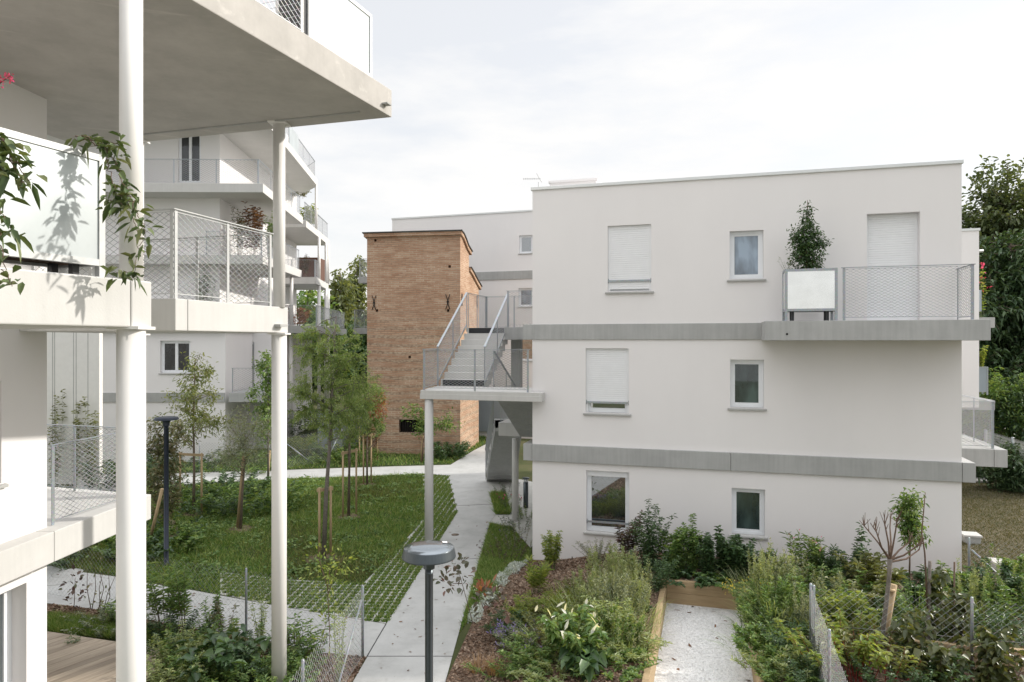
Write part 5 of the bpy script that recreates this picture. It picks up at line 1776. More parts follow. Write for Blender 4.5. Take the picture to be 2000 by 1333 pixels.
for (px, Y, h, rx, lab, mt, sd) in ((664, 66, 12.6, 2.0, 'pale airy tree left of the brick tower, shorter one', 'l_poplar', 20), (697, 70, 13.8, 2.0, 'pale airy tree right behind the brick tower edge, taller one', 'l_poplar', 21),
                                (600, 62, 10.0, 3.2, 'darker green tree behind the slender balcony columns', 'l_mid', 22)):
    x = (px - 1000) * Y / F
    tree('background_tree', lab, (x, Y, 0), [(0, 0, 0), (0.1, 0, h * 0.4), (0, 0, h * 0.95)], [((0, 0, h * 0.5), (rx * 1.15, rx, h * 0.32)), ((0.2, 0, h * 0.78), (rx * 0.75, rx * 0.7, h * 0.22)), ((-rx * 0.5, 0, h * 0.68), (rx * 0.5, rx * 0.6, h * 0.16))],
         16, 170, 14, 0.46, 0.30, mt, 'bark_grey', 0.2, group=FT, seed=sd, gap=0.4, spray=0.22, limb_t=(0.2, 1), twig_r=0)
for (px, Y, h, rx, lab, sd) in ((540, 56, 6.0, 3.4, 'low dark tree mass behind the far balconies', 23), (640, 58, 6.4, 3.2, 'low green tree between the far house and the tower', 24), (715, 60, 7.2, 2.6, 'low green tree just behind the tower', 25), (470, 60, 7.0, 3.5, 'green tree hidden mostly by the far house', 26)):
    x = (px - 1000) * Y / F
    tree('background_tree', lab, (x, Y, 0), [(0, 0, 0), (0, 0, h * 0.5), (0, 0, h * 0.9)], [((0, 0, h * 0.52), (rx, rx, h * 0.45))], 12, 200, 16, 0.5, 0.3, 'l_dark', 'bark', 0.18, group=FT, seed=sd, gap=0.2, spray=0.25, limb_t=(0.1, 1), twig_r=0)
RT = 'trees right of the white house'
tree('large_tree', 'tallest broad tree rising above the right corner of the white house', (25.6, 36, 0), [(0, 0, 0), (0.1, 0, 5), (0, 0, 12)],
     [((0.2, 0, 12.3), (2.0, 2.0, 2.7)), ((-1.3, 0, 10.4), (1.9, 1.9, 1.9)), ((1.6, 0, 10.5), (2.4, 2.2, 2.6)), ((-0.6, 0, 8.0), (2.6, 2.2, 2.4))], 22, 540, 22, 0.28, 0.17, 'l_tree', 'bark', 0.3, group=RT, seed=31, gap=0.36, spray=0.2, limb_t=(0.3, 1), twig_r=0.2)
tree('large_tree', 'dark dense tree with layered boughs right of the white house', (22.6, 31, 0), [(0, 0, 0), (0.1, 0, 4), (0, 0, 9.6)],
     [((0.3, 0, 8.7), (2.2, 2.2, 1.7)), ((-0.5, 0, 6.6), (2.9, 2.4, 1.8)), ((0.4, 0, 4.4), (3.2, 2.6, 1.7)), ((2.0, 0, 7.0), (2.2, 2.0, 2.4))], 24, 800, 26, 0.26, 0.12, 'l_deep', 'bark', 0.28, group=RT, seed=32, gap=0.22, spray=0.22, limb_t=(0.2, 1), droop=0.5, twig_r=0.2)
tree('large_tree', 'dark tree filling the gap between the corner balconies and the boughs', (27.5, 40, 0), [(0, 0, 0), (0, 0, 4), (0, 0, 9)],
     [((0, 0, 6.5), (4.4, 3, 3.6)), ((0, 0, 3.0), (4.4, 3, 2.6))], 20, 620, 22, 0.36, 0.2, 'l_deep', 'bark', 0.28, group=RT, seed=33, gap=0.15, spray=0.25, limb_t=(0.1, 1), twig_r=0)
HB = 'bushes right of the white house'
for (px, Y, zc, rx, rz, mt, lab, sd) in ((1950, 27.5, 2.6, 1.5, 1.6, 'l_mid', 'loose feathery green bush under the dark tree', 41), (2010, 27.0, 2.2, 1.7, 1.9, 'l_dark', 'dense bush at the right edge above the panel fence', 42), (1905, 29.5, 2.2, 1.2, 1.9, 'l_dark', 'bush beside the corner balcony railing', 43),
                                       (1990, 23.5, 0.75, 1.1, 0.95, 'l_deep', 'rounded dark bush in front of the panel fence', 44)):
    x = (px - 1000) * Y / F
    tree('bush', lab, (x, Y, 0), [(0, 0, 0), (0, 0, zc * 0.7), (0, 0, zc)], [((0, 0, zc), (rx, rx * 0.8, rz))], 14, 260, 22, 0.17, 0.06, mt, 'twig', 0.07, cat='bush', group=HB, seed=sd, gap=0.2, spray=0.35, limb_t=(0.05, 1), twig_r=0.3)
hx0, hx1 = 15.6, 21.5
hg = thing('hedge', 'low dark hedge along the back of the dry grass', 'hedge', ((hx0 + hx1) / 2, 25.6, 0))
hr = np.random.default_rng(45)
hp = np.column_stack([hr.uniform(hx0, hx1, 7000), 25.6 + hr.normal(size=7000) * 0.3, np.abs(hr.normal(size=7000)) * 0.4])
hst = MB()
for i in range(50):
    x = hx0 + (hx1 - hx0) * (i + 0.5) / 50
    hst.tube([(x, 25.6, 0), (x + random.uniform(-0.2, 0.2), 25.6 + random.uniform(-0.3, 0.3), 0.8)], 0.01, 4, False)
hst.build('stems', M['twig'], hg)
foliage('leaves', hp, hr.normal(size=(7000, 3)) + UP, 0.13 * jit(7000, 0.4), 0.06, 'l_deep', hg)

# ================================================================== PLANTS
def bedp(px, Y):
    x = (px - 1000) * Y / F
    return Vector((x, Y, float(bedz(x, Y)) - 0.01))
def hz(px, ytop, Y, z0): return max(0.15, CAMZ - (ytop - 666.5) * Y / F - z0)
BG = 'plants of the bed before the white house'
def bs(px, ytop, Y, w, label, cat='shrub', name='shrub', **k):
    b = bedp(px, Y)
    return shrub(name, label, cat, b, hz(px, ytop, Y, b.z), w, group=BG, **k)
def bgr(px, ytop, Y, w, label, **k):
    b = bedp(px, Y)
    return grassy('grass_clump', label, 'grass clump', b, hz(px, ytop, Y, b.z), w, group=BG, **k)
# along the facade
bs(1078, 1036, 15.0, 0.62, 'fresh green upright shrub left of the ground floor window', stems=13, per=70, L=0.085, W=0.03, mat='l_lime', seed=51, lean=0.7, tmin=0.3)
bs(1168, 1052, 14.9, 0.95, 'wispy grey leaved shrub under the ground floor window sill', stems=26, per=34, L=0.05, W=0.014, mat='l_grey', seed=52, lean=0.8, stem_mat='twig')
bs(1228, 1002, 14.3, 0.55, 'dark shrub with purplish leaves right of the ground floor window', stems=14, per=44, L=0.10, W=0.035, mat='l_purple', seed=53, stem_mat='twig', tmin=0.4)
bs(1268, 980, 14.1, 0.85, 'tallest dark green weed clump between the two ground floor windows', name='weed_clump', cat='weeds', stems=20, per=80, L=0.085, W=0.034, mat='l_dark', seed=54, tmin=0.06, hvar=0.45)
bs(1318, 1024, 13.95, 0.8, 'dense leafy weed clump left part of the row behind the back timber', name='weed_clump', cat='weeds', stems=22, per=80, L=0.09, W=0.04, mat='l_mid', seed=55, tmin=0.05)
bs(1352, 1004, 13.9, 0.45, 'spire shaped weed rising out of the row behind the back timber', name='weed_clump', cat='weeds', stems=9, per=100, L=0.085, W=0.036, mat='l_mid', seed=56, tmin=0.1, hvar=0.5)
bs(1385, 1040, 13.75, 0.8, 'bushy weed clump in the middle of the row behind the back timber', name='weed_clump', cat='weeds', stems=22, per=80, L=0.08, W=0.042, mat='l_dark', seed=57, tmin=0.05)
bs(1425, 1038, 13.6, 0.85, 'broad leafy weed clump under the small ground floor window', name='weed_clump', cat='weeds', stems=24, per=80, L=0.10, W=0.055, mat='l_dark', seed=58, tmin=0.04)
bs(1462, 1062, 13.4, 0.85, 'broad leafy weed clump at the right end of the back timber row', name='weed_clump', cat='weeds', stems=22, per=80, L=0.10, W=0.06, mat='l_dark', seed=59, tmin=0.04)
bs(1360, 1118, 13.75, 0.9, 'ground hugging leaves spilling over the back timber', name='ground_cover', cat='ground cover', stems=70, per=22, L=0.09, W=0.06, mat='l_dark', seed=60, lean=0.9, foot=0.8, tmin=0.1)
bs(1450, 1122, 13.5, 0.8, 'nasturtium like leaves over the right end of the back timber', name='ground_cover', cat='ground cover', stems=60, per=22, L=0.09, W=0.075, mat='l_mid', seed=61, lean=0.9, foot=0.8, tmin=0.1)
bgr(1503, 1066, 13.4, 1.3, 'arching grass clump right of the small ground floor window', blades=150, width=0.017, mat='l_mid', seed=62, arch=0.75)
bs(1570, 1040, 13.1, 0.8, 'oleander with narrow leaves and a pink flower against the white wall', stems=18, per=46, L=0.15, W=0.022, mat='l_mid', seed=63, tmin=0.2, stem_mat='twig', flowers=('pinkpale', 1, 0.05, 0.04, 0.02), elev=0.7)
bs(1606, 1064, 13.0, 0.6, 'second narrow leaved oleander, without flowers', stems=14, per=44, L=0.14, W=0.022, mat='l_dark', seed=64, tmin=0.15, elev=0.7)
bs(1664, 1026, 12.9, 0.6, 'tall nettle like weed left of the pruned bare tree', name='weed_clump', cat='weeds', stems=10, per=70, L=0.085, W=0.045, mat='l_dark', seed=65, tmin=0.1, hvar=0.5)
bs(1635, 1072, 12.9, 0.9, 'bushy weed clump right of the oleanders', name='weed_clump', cat='weeds', stems=20, per=60, L=0.08, W=0.035, mat='l_dark', seed=66, tmin=0.05)
bs(1708, 1082, 12.2, 1.1, 'yellow green leafy shrub behind the pruned bare tree trunk', stems=18, per=56, L=0.13, W=0.055, mat='l_olive', seed=67, tmin=0.15, stem_mat='twig')
bs(1690, 1130, 11.6, 1.2, 'low olive shrub at the foot of the pruned bare tree', stems=20, per=50, L=0.11, W=0.05, mat='l_olive', seed=68, tmin=0.1)
for (px, yt, Y, w, lab, sd, mt) in ((1845, 1110, 12.6, 0.9, 'weedy green shrub at the right wall corner', 69, 'l_dark'), (1905, 1112, 12.2, 1.0, 'green shrub in front of the corner fence brace', 70, 'l_mid'), (1955, 1104, 12.0, 1.0, 'green shrub below the nearer concrete box', 71, 'l_dark'),
                               (1998, 1082, 12.1, 0.9, 'upright green shrub at the right picture edge', 72, 'l_mid'), (1800, 1120, 12.2, 0.9, 'green shrub behind the tall bare stem', 73, 'l_dark')):
    bs(px, yt, Y, w, lab, stems=20, per=66, L=0.10, W=0.045, mat=mt, seed=sd, tmin=0.05)
b = bedp(1775, 12.5)
tree('small_tree', 'small bushy topped tree with glossy leaves by the pruned bare tree', b, [(0, 0, 0), (0.02, 0, 0.9), (0, 0, 1.8)], [((0, 0, 1.62), (0.24, 0.24, 0.40)), ((0.05, 0, 1.25), (0.2, 0.2, 0.3))], 12, 120, 12, 0.085, 0.035, 'l_mid', 'twig', 0.02, group=BG, seed=74, gap=0.1, limb_t=(0.5, 1))
# left of the gravel court
for (px, yt, Y, w, lab, sd, mt, st) in ((1205, 1068, 12.9, 1.0, 'pale feathery mugwort clump nearest the wall left of the gravel', 80, 'l_pale', 44), (1222, 1084, 12.4, 0.85, 'pale feathery mugwort clump over the timber corner', 81, 'l_pale', 40),
                                        (1168, 1110, 12.2, 0.9, 'pale feathery mugwort clump on the mulch slope', 82, 'l_pale', 34), (1212, 1122, 11.6, 0.9, 'green feathery clump leaning over the sunlit timber', 83, 'l_grey', 44), (1205, 1185, 10.7, 0.95, 'green weedy clump at the lower left of the gravel', 84, 'l_mid', 40)):
    bs(px, yt, Y, w, lab, name='weed_clump', cat='weeds', stems=st, per=54, L=0.065, W=0.021, mat=mt, seed=sd, lean=0.7, elev=1.3, foot=0.42, splay=0.4, tmin=0.1, r=0.004, hvar=0.5, flowers=('l_plume', 34, 0.035, 0.014, (0.014, 0.014, 0.10)))
bs(1268, 1078, 13.1, 0.75, 'dark small leaved bush hanging over the back timber corner', stems=30, per=60, L=0.07, W=0.026, mat='l_dark', seed=85, lean=0.7, foot=0.4, tmin=0.05)
bs(1250, 1185, 11.9, 0.35, 'dark trailing bush on top of the sunlit left timber', stems=20, per=40, L=0.07, W=0.03, mat='l_dark', seed=86, lean=0.9)
bs(1228, 1245, 10.3, 0.75, 'leafy green weed overhanging the gravel at the bottom', name='weed_clump', cat='weeds', stems=26, per=46, L=0.09, W=0.02, mat='l_pale', seed=87, lean=0.8, foot=0.4)
bs(1130, 1126, 12.7, 0.75, 'olive green needle leaved shrub on the mulch slope', stems=26, per=60, L=0.075, W=0.012, mat='l_olive', seed=88, lean=0.7, elev=0.8)
bs(1100, 1165, 12.1, 0.9, 'pale green sprawling needle leaved shrub on the mulch slope', stems=26, per=54, L=0.09, W=0.014, mat='l_lime', seed=89, lean=0.9, elev=0.8)
bs(1048, 1096, 13.6, 0.5, 'upright shrub with long pale leaves beside the path verge', stems=7, per=46, L=0.16, W=0.028, mat='l_lime', seed=90, tmin=0.3, elev=0.9)
bs(1055, 1190, 12.0, 0.9, 'low olive shrub in the middle of the mulch slope', stems=22, per=44, L=0.08, W=0.016, mat='l_olive', seed=91, lean=0.9)
bs(1020, 1232, 11.1, 0.9, 'grey green sage clump with violet flower spikes', cat='sage', name='sage_clump', stems=24, per=46, L=0.08, W=0.016, mat='l_grey', seed=92, lean=0.8, flowers=('violet', 5, 0.05, 0.018, 0.02), elev=0.7)
bs(980, 1225, 11.2, 0.5, 'small sage with two tall violet spikes on the mulch', cat='sage', name='sage_clump', stems=8, per=26, L=0.07, W=0.015, mat='l_grey', seed=93, flowers=('violet', 14, 0.05, 0.016, 0.035), elev=0.7)
bs(1005, 1290, 10.1, 0.9, 'bushy green sage at the bottom edge of the mulch', cat='sage', name='sage_clump', stems=30, per=50, L=0.07, W=0.018, mat='l_mid', seed=94, lean=0.8, foot=0.4)
b = bedp(1120, 10.3)
shrub('thorn_apple', 'large leaved thorn apple plant with white trumpet flowers', 'flowering plant', b, hz(1120, 1196, 10.3, b.z), 0.95, 22, 30, 0.115, 0.062, 'l_mid', lean=0.8, tmin=0.2, seed=95, group=BG, flowers=('white_petal', 1, 0.13, 0.05, 0.04), elev=0.25, droop=0.5)
b = bedp(1150, 9.9)
shrub('thorn_apple', 'large leaved plant without flowers below the thorn apple', 'flowering plant', b, hz(1150, 1265, 9.9, b.z), 0.8, 12, 14, 0.20, 0.15, 'l_dark', lean=0.9, tmin=0.3, seed=96, group=BG, elev=0.2, droop=0.6)
bs(1180, 1165, 11.0, 0.9, 'light green leafy weed behind the thorn apple', name='weed_clump', cat='weeds', stems=30, per=44, L=0.085, W=0.026, mat='l_pale', seed=97, lean=0.7)
for (px, yt, Y, w, lab, sd, mt, L, W) in ((1085, 1205, 11.2, 0.9, 'sprawling olive shrub between the thorn apple and the sage', 230, 'l_olive', 0.08, 0.018), (1060, 1262, 10.4, 0.8, 'leafy weed left of the thorn apple', 231, 'l_mid', 0.08, 0.028), (1090, 1300, 9.9, 0.8, 'leafy weed at the bottom edge left of the thorn apple', 232, 'l_pale', 0.075, 0.022),
                                       (1195, 1285, 9.8, 0.8, 'leafy weed at the bottom edge right of the thorn apple', 233, 'l_mid', 0.085, 0.028), (1150, 1175, 11.5, 0.8, 'wispy pale weed behind the light green weed', 234, 'l_pale', 0.06, 0.016), (1030, 1165, 12.3, 0.6, 'low pale shrub beside the silvery cushions', 235, 'l_lime', 0.07, 0.018),
                                       (1000, 1200, 11.7, 0.6, 'low dark shrub at the upper edge of the sage', 236, 'l_dark', 0.07, 0.025), (1135, 1225, 10.7, 0.8, 'dense pale weed just behind the white trumpets', 237, 'l_pale', 0.075, 0.024)):
    bs(px, yt, Y, w, lab, name='weed_clump', cat='weeds', stems=30, per=44, L=L, W=W, mat=mt, seed=sd, lean=0.8, foot=0.45, elev=0.6)
bgr(1196, 1150, 11.4, 1.2, 'long arching grass among the mugwort left of the gravel', blades=110, width=0.014, mat='l_pale', seed=98, arch=0.8)
bgr(935, 1286, 10.6, 0.5, 'straw coloured dry grass tuft by the path edge', blades=170, width=0.008, mat='l_straw', seed=99, arch=0.25)
bgr(968, 1280, 10.4, 0.45, 'straw coloured dry grass tuft nearer the sage', blades=170, width=0.008, mat='l_straw', seed=100, arch=0.25)
for i, (px, yt, Y, w, nb, mt, lab) in enumerate(((1140, 1150, 11.4, 1.2, 130, 'l_pale', 'loose pale grass behind the thorn apple'), (1240, 1165, 11.3, 0.9, 120, 'l_pale', 'loose pale grass over the sunlit timber'), (1175, 1120, 12.0, 1.1, 120, 'l_grey', 'loose grey green grass on the mulch slope'),
                               (1225, 1215, 10.6, 1.0, 130, 'l_pale', 'loose pale grass at the lower left gravel edge'), (1110, 1130, 12.4, 0.9, 90, 'l_lime', 'thin bright grass by the olive needle shrub'), (1075, 1225, 10.8, 1.0, 110, 'l_pale', 'loose grass left of the thorn apple'),
                               (1490, 1110, 12.0, 1.0, 130, 'l_pale', 'loose pale grass behind the mustard plant'), (1530, 1190, 10.8, 1.1, 130, 'l_pale', 'loose pale grass beside the end on fence'), (1480, 1245, 10.4, 1.0, 120, 'l_mid', 'loose green grass at the lower right gravel edge'),
                               (1610, 1170, 10.8, 1.0, 100, 'l_lime', 'thin bright grass right of the end on fence'), (1690, 1185, 10.6, 1.0, 100, 'l_pale', 'loose pale grass left of the pruned tree'), (1795, 1130, 11.4, 1.0, 100, 'l_mid', 'loose green grass behind the tall bare stem'),
                               (1930, 1130, 11.6, 1.0, 110, 'l_pale', 'loose pale grass behind the lower fence post'))):
    bgr(px, yt, Y, w, lab, blades=nb, width=0.011, mat=mt, seed=400 + i, arch=0.5 + 0.05 * (i % 5), foot=0.5)
for i, (px, yt, Y, w, mt, lab) in enumerate(((1535, 1290, 9.6, 0.7, 'l_mid', 'low leafy weed at the bottom edge left of the end on fence'), (1565, 1275, 9.6, 0.6, 'l_pale', 'low pale weed at the bottom edge under the end on fence'), (1500, 1285, 9.8, 0.6, 'l_pale', 'low pale weed at the bottom right gravel edge'),
                               (1590, 1290, 9.2, 0.5, 'l_dark', 'low dark weed at the bottom edge right of the end on fence'))):
    bs(px, yt, Y, w, lab, name='weed_clump', cat='weeds', stems=26, per=44, L=0.07, W=0.022, mat=mt, seed=450 + i, foot=0.5, elev=0.6, splay=0.7)
for i, (px, yt, Y, w, mt, lab) in enumerate(((1245, 1128, 11.9, 0.5, 'l_pale', 'tall thin mugwort stalks at the timber edge'), (1152, 1128, 11.8, 0.6, 'l_pale', 'tall thin mugwort stalks above the thorn apple'), (1215, 1188, 10.9, 0.6, 'l_pale', 'tall thin mugwort stalks at the lower timber'),
                               (1520, 1095, 11.9, 0.6, 'l_pale', 'tall thin mugwort stalks right of the mustard plant'), (1560, 1150, 11.0, 0.5, 'l_grey', 'tall thin weed stalks against the end on fence'), (1625, 1112, 11.5, 0.6, 'l_grey', 'tall thin weed stalks behind the end on fence'),
                               (1890, 1100, 11.6, 0.6, 'l_pale', 'tall thin weed stalks near the lower fence post'), (1965, 1075, 11.6, 0.6, 'l_mid', 'tall thin weed stalks at the right picture edge'))):
    bs(px, yt, Y, w, lab, name='weed_stalks', cat='weeds', stems=16, per=60, L=0.06, W=0.016, mat=mt, seed=430 + i, elev=1.3, foot=0.42, splay=0.4, tmin=0.15, r=0.004, hvar=0.6, flowers=('l_plume', 22, 0.03, 0.012, (0.012, 0.012, 0.09)))
def sapling(name, label, base, pts, spots, mat, L, W, group, seed, smat='twig', r=0.008, extra=None):
    rng = np.random.default_rng(seed)
    t = thing(name, label, 'sapling', base, group)
    mb = MB()
    for q in pts: mb.tube(q, [r * (1 - 0.6 * i / (len(q) - 1)) for i in range(len(q))], 6, False)
    mb.build('stems', M[smat], t)
    P, D = [], []
    for c, n, s in spots:
        o = rng.normal(size=(n, 3)) * s * 0.35
        P.append(np.array(c) + o)
        D.append(unit(o) + UP * 0.25)
    P, D = np.concatenate(P), np.concatenate(D)
    foliage('leaves', P, D, L * jit(len(P), 0.3, rng), W * jit(len(P), 0.3, rng), mat, t, 0.15, 0.15, rng)
    if extra:
        c, n, s, m2 = extra
        o = rng.normal(size=(n, 3)) * s * 0.35
        foliage('new_leaves', np.array(c) + o, unit(o) + UP, L * 1.1, W * 0.8, m2, t, 0.15, 0.0, rng)
    return t
Y = 12.4
b = bedp(924, Y)
sapling('smoke_bush', 'thin smoke bush sapling with grey purple leaves leaning over the path', b, [[b, at(915, 1185, Y), at(900, 1130, Y), at(892, 1105, Y)], [at(903, 1140, Y), at(885, 1140, Y), at(872, 1130, Y)]],
        [(at(895, 1102, Y), 14, 0.2), (at(902, 1124, Y), 12, 0.2), (at(872, 1130, Y), 14, 0.22), (at(876, 1143, Y), 9, 0.2), (at(915, 1128, Y), 6, 0.2)], 'l_smoke', 0.125, 0.085, BG, 101)
Y = 11.6
b = bedp(940, Y)
sapling('smoke_bush', 'smoke bush sapling topped with orange new leaves', b, [[b, at(945, 1240, Y), at(950, 1185, Y)], [at(950, 1190, Y), at(972, 1170, Y)], [at(949, 1200, Y), at(935, 1165, Y)]],
        [(at(955, 1178, Y), 16, 0.22), (at(975, 1168, Y), 12, 0.2), (at(985, 1185, Y), 8, 0.25), (at(938, 1172, Y), 8, 0.2)], 'l_smoke', 0.13, 0.085, BG, 102, extra=(at(945, 1152, Y), 22, 0.15, 'l_rust'))
# right of the gravel court
bs(1462, 1138, 12.2, 0.75, 'mustard plant with tiny yellow flowers at the gravel edge', name='mustard_plant', cat='weeds', stems=22, per=22, L=0.09, W=0.03, mat='l_mid', seed=110, tmin=0.05, flowers=('yellow', 9, 0.03, 0.025, 0.035), lean=0.9)
bs(1500, 1066, 12.4, 0.8, 'pale feathery mugwort tallest right of the gravel', name='weed_clump', cat='weeds', stems=34, per=54, L=0.065, W=0.021, mat='l_pale', seed=111, elev=1.3, foot=0.42, splay=0.4, r=0.004, hvar=0.5, flowers=('l_plume', 34, 0.035, 0.014, (0.014, 0.014, 0.10)))
bs(1550, 1092, 12.2, 0.9, 'green feathery clump left of the end on fence', name='weed_clump', cat='weeds', stems=36, per=54, L=0.06, W=0.016, mat='l_grey', seed=112, elev=1.2, foot=0.45, splay=0.4, hvar=0.5, flowers=('l_plume', 24, 0.03, 0.013, (0.014, 0.014, 0.08)))
bs(1478, 1170, 11.4, 0.75, 'dense green weed clump over the right gravel edge', name='weed_clump', cat='weeds', stems=36, per=56, L=0.075, W=0.026, mat='l_mid', seed=113, foot=0.45, splay=0.5, elev=0.7)
bs(1520, 1125, 11.6, 0.85, 'tall mixed weed clump in the middle right of the gravel', name='weed_clump', cat='weeds', stems=40, per=56, L=0.075, W=0.022, mat='l_mid', seed=114, foot=0.45, splay=0.4, elev=0.8, hvar=0.5)
bs(1500, 1235, 10.4, 0.85, 'low leafy weed clump at the bottom right of the gravel', name='weed_clump', cat='weeds', stems=44, per=50, L=0.08, W=0.036, mat='l_mid', seed=115, foot=0.5, splay=0.5, elev=0.6)
bs(1550, 1225, 10.3, 0.7, 'narrow leafy weed clump touching the end on fence', name='weed_clump', cat='weeds', stems=30, per=50, L=0.07, W=0.026, mat='l_dark', seed=116, foot=0.5)
bgr(1510, 1140, 11.5, 1.3, 'long arching grass right of the gravel', blades=150, width=0.016, mat='l_pale', seed=117, arch=0.8)
bgr(1465, 1205, 11.2, 0.9, 'thin arching grass hanging over the gravel', blades=60, width=0.011, mat='l_dark', seed=118, arch=0.95)
bs(1602, 1110, 12.0, 1.0, 'green leafy weeds behind the post of the end on fence', name='weed_clump', cat='weeds', stems=30, per=56, L=0.10, W=0.035, mat='l_mid', seed=119, foot=0.5)
bs(1655, 1150, 10.9, 0.9, 'lime leaved shrub right of the end on fence', stems=22, per=56, L=0.10, W=0.042, mat='l_lime', seed=120, tmin=0.3)
bs(1648, 1215, 9.7, 0.95, 'red stemmed dogwood with fresh green leaves', cat='dogwood', name='dogwood', stems=26, per=30, L=0.10, W=0.045, mat='l_lime', seed=121, tmin=0.55, stem_mat='redstem', r=0.008, foot=0.6, hvar=0.2)
bs(1700, 1240, 9.4, 0.8, 'red stemmed dogwood at the foot of the pruned bare tree', cat='dogwood', name='dogwood', stems=18, per=26, L=0.10, W=0.045, mat='l_olive', seed=122, tmin=0.5, stem_mat='redstem', r=0.008, foot=0.6, hvar=0.2)
for (px, yt, Y, w, lab, sd, st) in ((1838, 1098, 10.4, 0.42, 'upright round leaved redbud right of the tall bare stem', 123, 8), (1780, 1180, 9.7, 0.55, 'round leaved redbud between the pruned tree and the bare stem', 124, 8), (1868, 1150, 10.1, 0.5, 'round leaved redbud left of the lower fence post', 125, 8),
                               (1905, 1240, 9.3, 0.7, 'low round leaved redbud below the lower fence post', 126, 9), (1965, 1225, 9.3, 0.7, 'low round leaved redbud at the bottom right corner', 127, 9), (1835, 1250, 9.2, 0.7, 'low round leaved redbud at the bottom edge', 128, 9)):
    bs(px, yt, Y, w, lab, name='redbud', stems=st, per=26, L=0.105, W=0.10, mat='l_redbud', seed=sd, tmin=0.1, stem_mat='twig', droop=0.5, elev=0.05)
for (px, yt, Y, w, lab, sd) in ((1720, 1165, 11.0, 1.0, 'mixed weeds behind the pruned tree trunk', 129), (1800, 1160, 11.0, 1.1, 'mixed weeds behind the redbuds', 130), (1935, 1165, 10.9, 1.1, 'mixed weeds behind the lower fence post', 131), (1990, 1160, 10.8, 1.0, 'mixed weeds at the right edge behind the lower fence', 132), (1760, 1265, 9.3, 0.9, 'mixed weeds at the bottom edge under the pruned tree', 133)):
    bs(px, yt, Y, w, lab, name='weed_clump', cat='weeds', stems=34, per=50, L=0.08, W=0.03, mat='l_dark' if sd % 2 else 'l_mid', seed=sd, foot=0.7, tmin=0.05)
# pruned tree
def pruned():
    Y = 10.0
    b = bedp(1728, Y)
    t = thing('pruned_tree', 'pruned tree with bare stubby branches in the lower right bed', 'tree', b)
    k = MB()
    top = at(1738, 1092, Y)
    k.tube([b, at(1722, 1250, Y), at(1732, 1170, Y), at(1737, 1120, Y), top], [0.042, 0.036, 0.031, 0.03, 0.036], 10)
    k.build('trunk', M['bark_grey'], t)
    br = MB()
    rng = random.Random(5)
    for (q, dy) in (([(1738, 1095), (1715, 1060), (1690, 1030), (1686, 1026)], 0.1), ([(1738, 1095), (1735, 1060), (1728, 1025), (1727, 1008)], 0.0), ([(1738, 1095), (1745, 1060), (1750, 1030), (1751, 1012)], -0.2), ([(1738, 1094), (1765, 1085), (1790, 1068), (1800, 1062)], -0.1),
                    ([(1738, 1098), (1770, 1092), (1795, 1074), (1800, 1050)], 0.25), ([(1738, 1092), (1722, 1070), (1712, 1040), (1700, 1022)], -0.3), ([(1738, 1092), (1740, 1060), (1738, 1030), (1739, 1010)], 0.3), ([(1738, 1095), (1756, 1075), (1775, 1060), (1782, 1040)], 0.2)):
        pts = [at(x, y, Y + dy * i / 3) for i, (x, y) in enumerate(q)]
        br.tube(pts, [0.017, 0.012, 0.009, 0.005], 6, False)
        for i in range(7):
            f = rng.uniform(0.35, 1)
            a = pts[2].lerp(pts[3], (f - 0.5) * 2) if f > 0.5 else pts[1].lerp(pts[2], f * 2)
            br.tube([a, a + Vector((rng.uniform(-0.07, 0.07), rng.uniform(-0.07, 0.07), rng.uniform(0.05, 0.2)))], [0.006, 0.003], 5, False)
    br.build('branches', M['twig'], t)
    s = MB()
    s.tube([at(1715, 1330, Y + 0.05), at(1730, 1230, Y + 0.08), at(1746, 1142, Y + 0.1)], 0.045, 10)
    so = s.build('stake', M['wood'], t)
    r = MB()
    q = at(1740, 1152, Y + 0.05)
    r.lathe((q.x, q.y, q.z - 0.02), [(0.055, 0), (0.056, 0.03)], 16)
    r.build('tie', M['timber'], so)
pruned()
b = bedp(1812, 10.4)
sm = thing('bare_stem', 'tall thin bare stem tied to a grey stick in the lower right bed', 'sapling', b)
MB().tube([b, at(1812, 1250, 10.4), at(1816, 1096, 10.4)], [0.03, 0.028, 0.024], 8).build('stick', M['bark_grey'], sm)
MB().tube([at(1812, 1200, 10.38), at(1806, 1080, 10.36), at(1800, 1040, 10.36), at(1805, 985, 10.36), at(1807, 962, 10.36)], [0.014, 0.012, 0.01, 0.008, 0.005], 6).build('stem', M['twig'], sm)
b = bedp(1862, 10.6)
MBs = MB().tube([b, at(1864, 1098, 10.6)], 0.013, 8).build('garden_cane', M['twig'], None, tuple(b))
tag(MBs, 'thin reddish garden cane among the redbuds', 'cane')

# ------------------------------------------------------------------ plants of the left side
LG = 'plants by the side path and deck'
def gs(px, ytop, Y, w, label, cat='shrub', name='shrub', **k):
    x = (px - 1000) * Y / F
    return shrub(name, label, cat, (x, Y, 0), hz(px, ytop, Y, 0), w, group=LG, **k)
gs(322, 1092, 12.3, 0.75, 'tall oleander with narrow leaves right of the thick white column', stems=13, per=44, L=0.15, W=0.027, mat='l_mid', seed=140, elev=0.6, tmin=0.25, stem_mat='twig', lean=0.7)
gs(362, 1100, 12.2, 0.55, 'second oleander by the first, slightly lower and slimmer', stems=8, per=44, L=0.15, W=0.027, mat='l_mid', seed=141, elev=0.6, tmin=0.25, stem_mat='twig', lean=0.7)
gs(412, 1158, 12.1, 0.55, 'sparse small leaved sapling shrub on the mulch strip', stems=6, per=34, L=0.075, W=0.03, mat='l_mid', seed=142, tmin=0.2, stem_mat='twig', r=0.007)
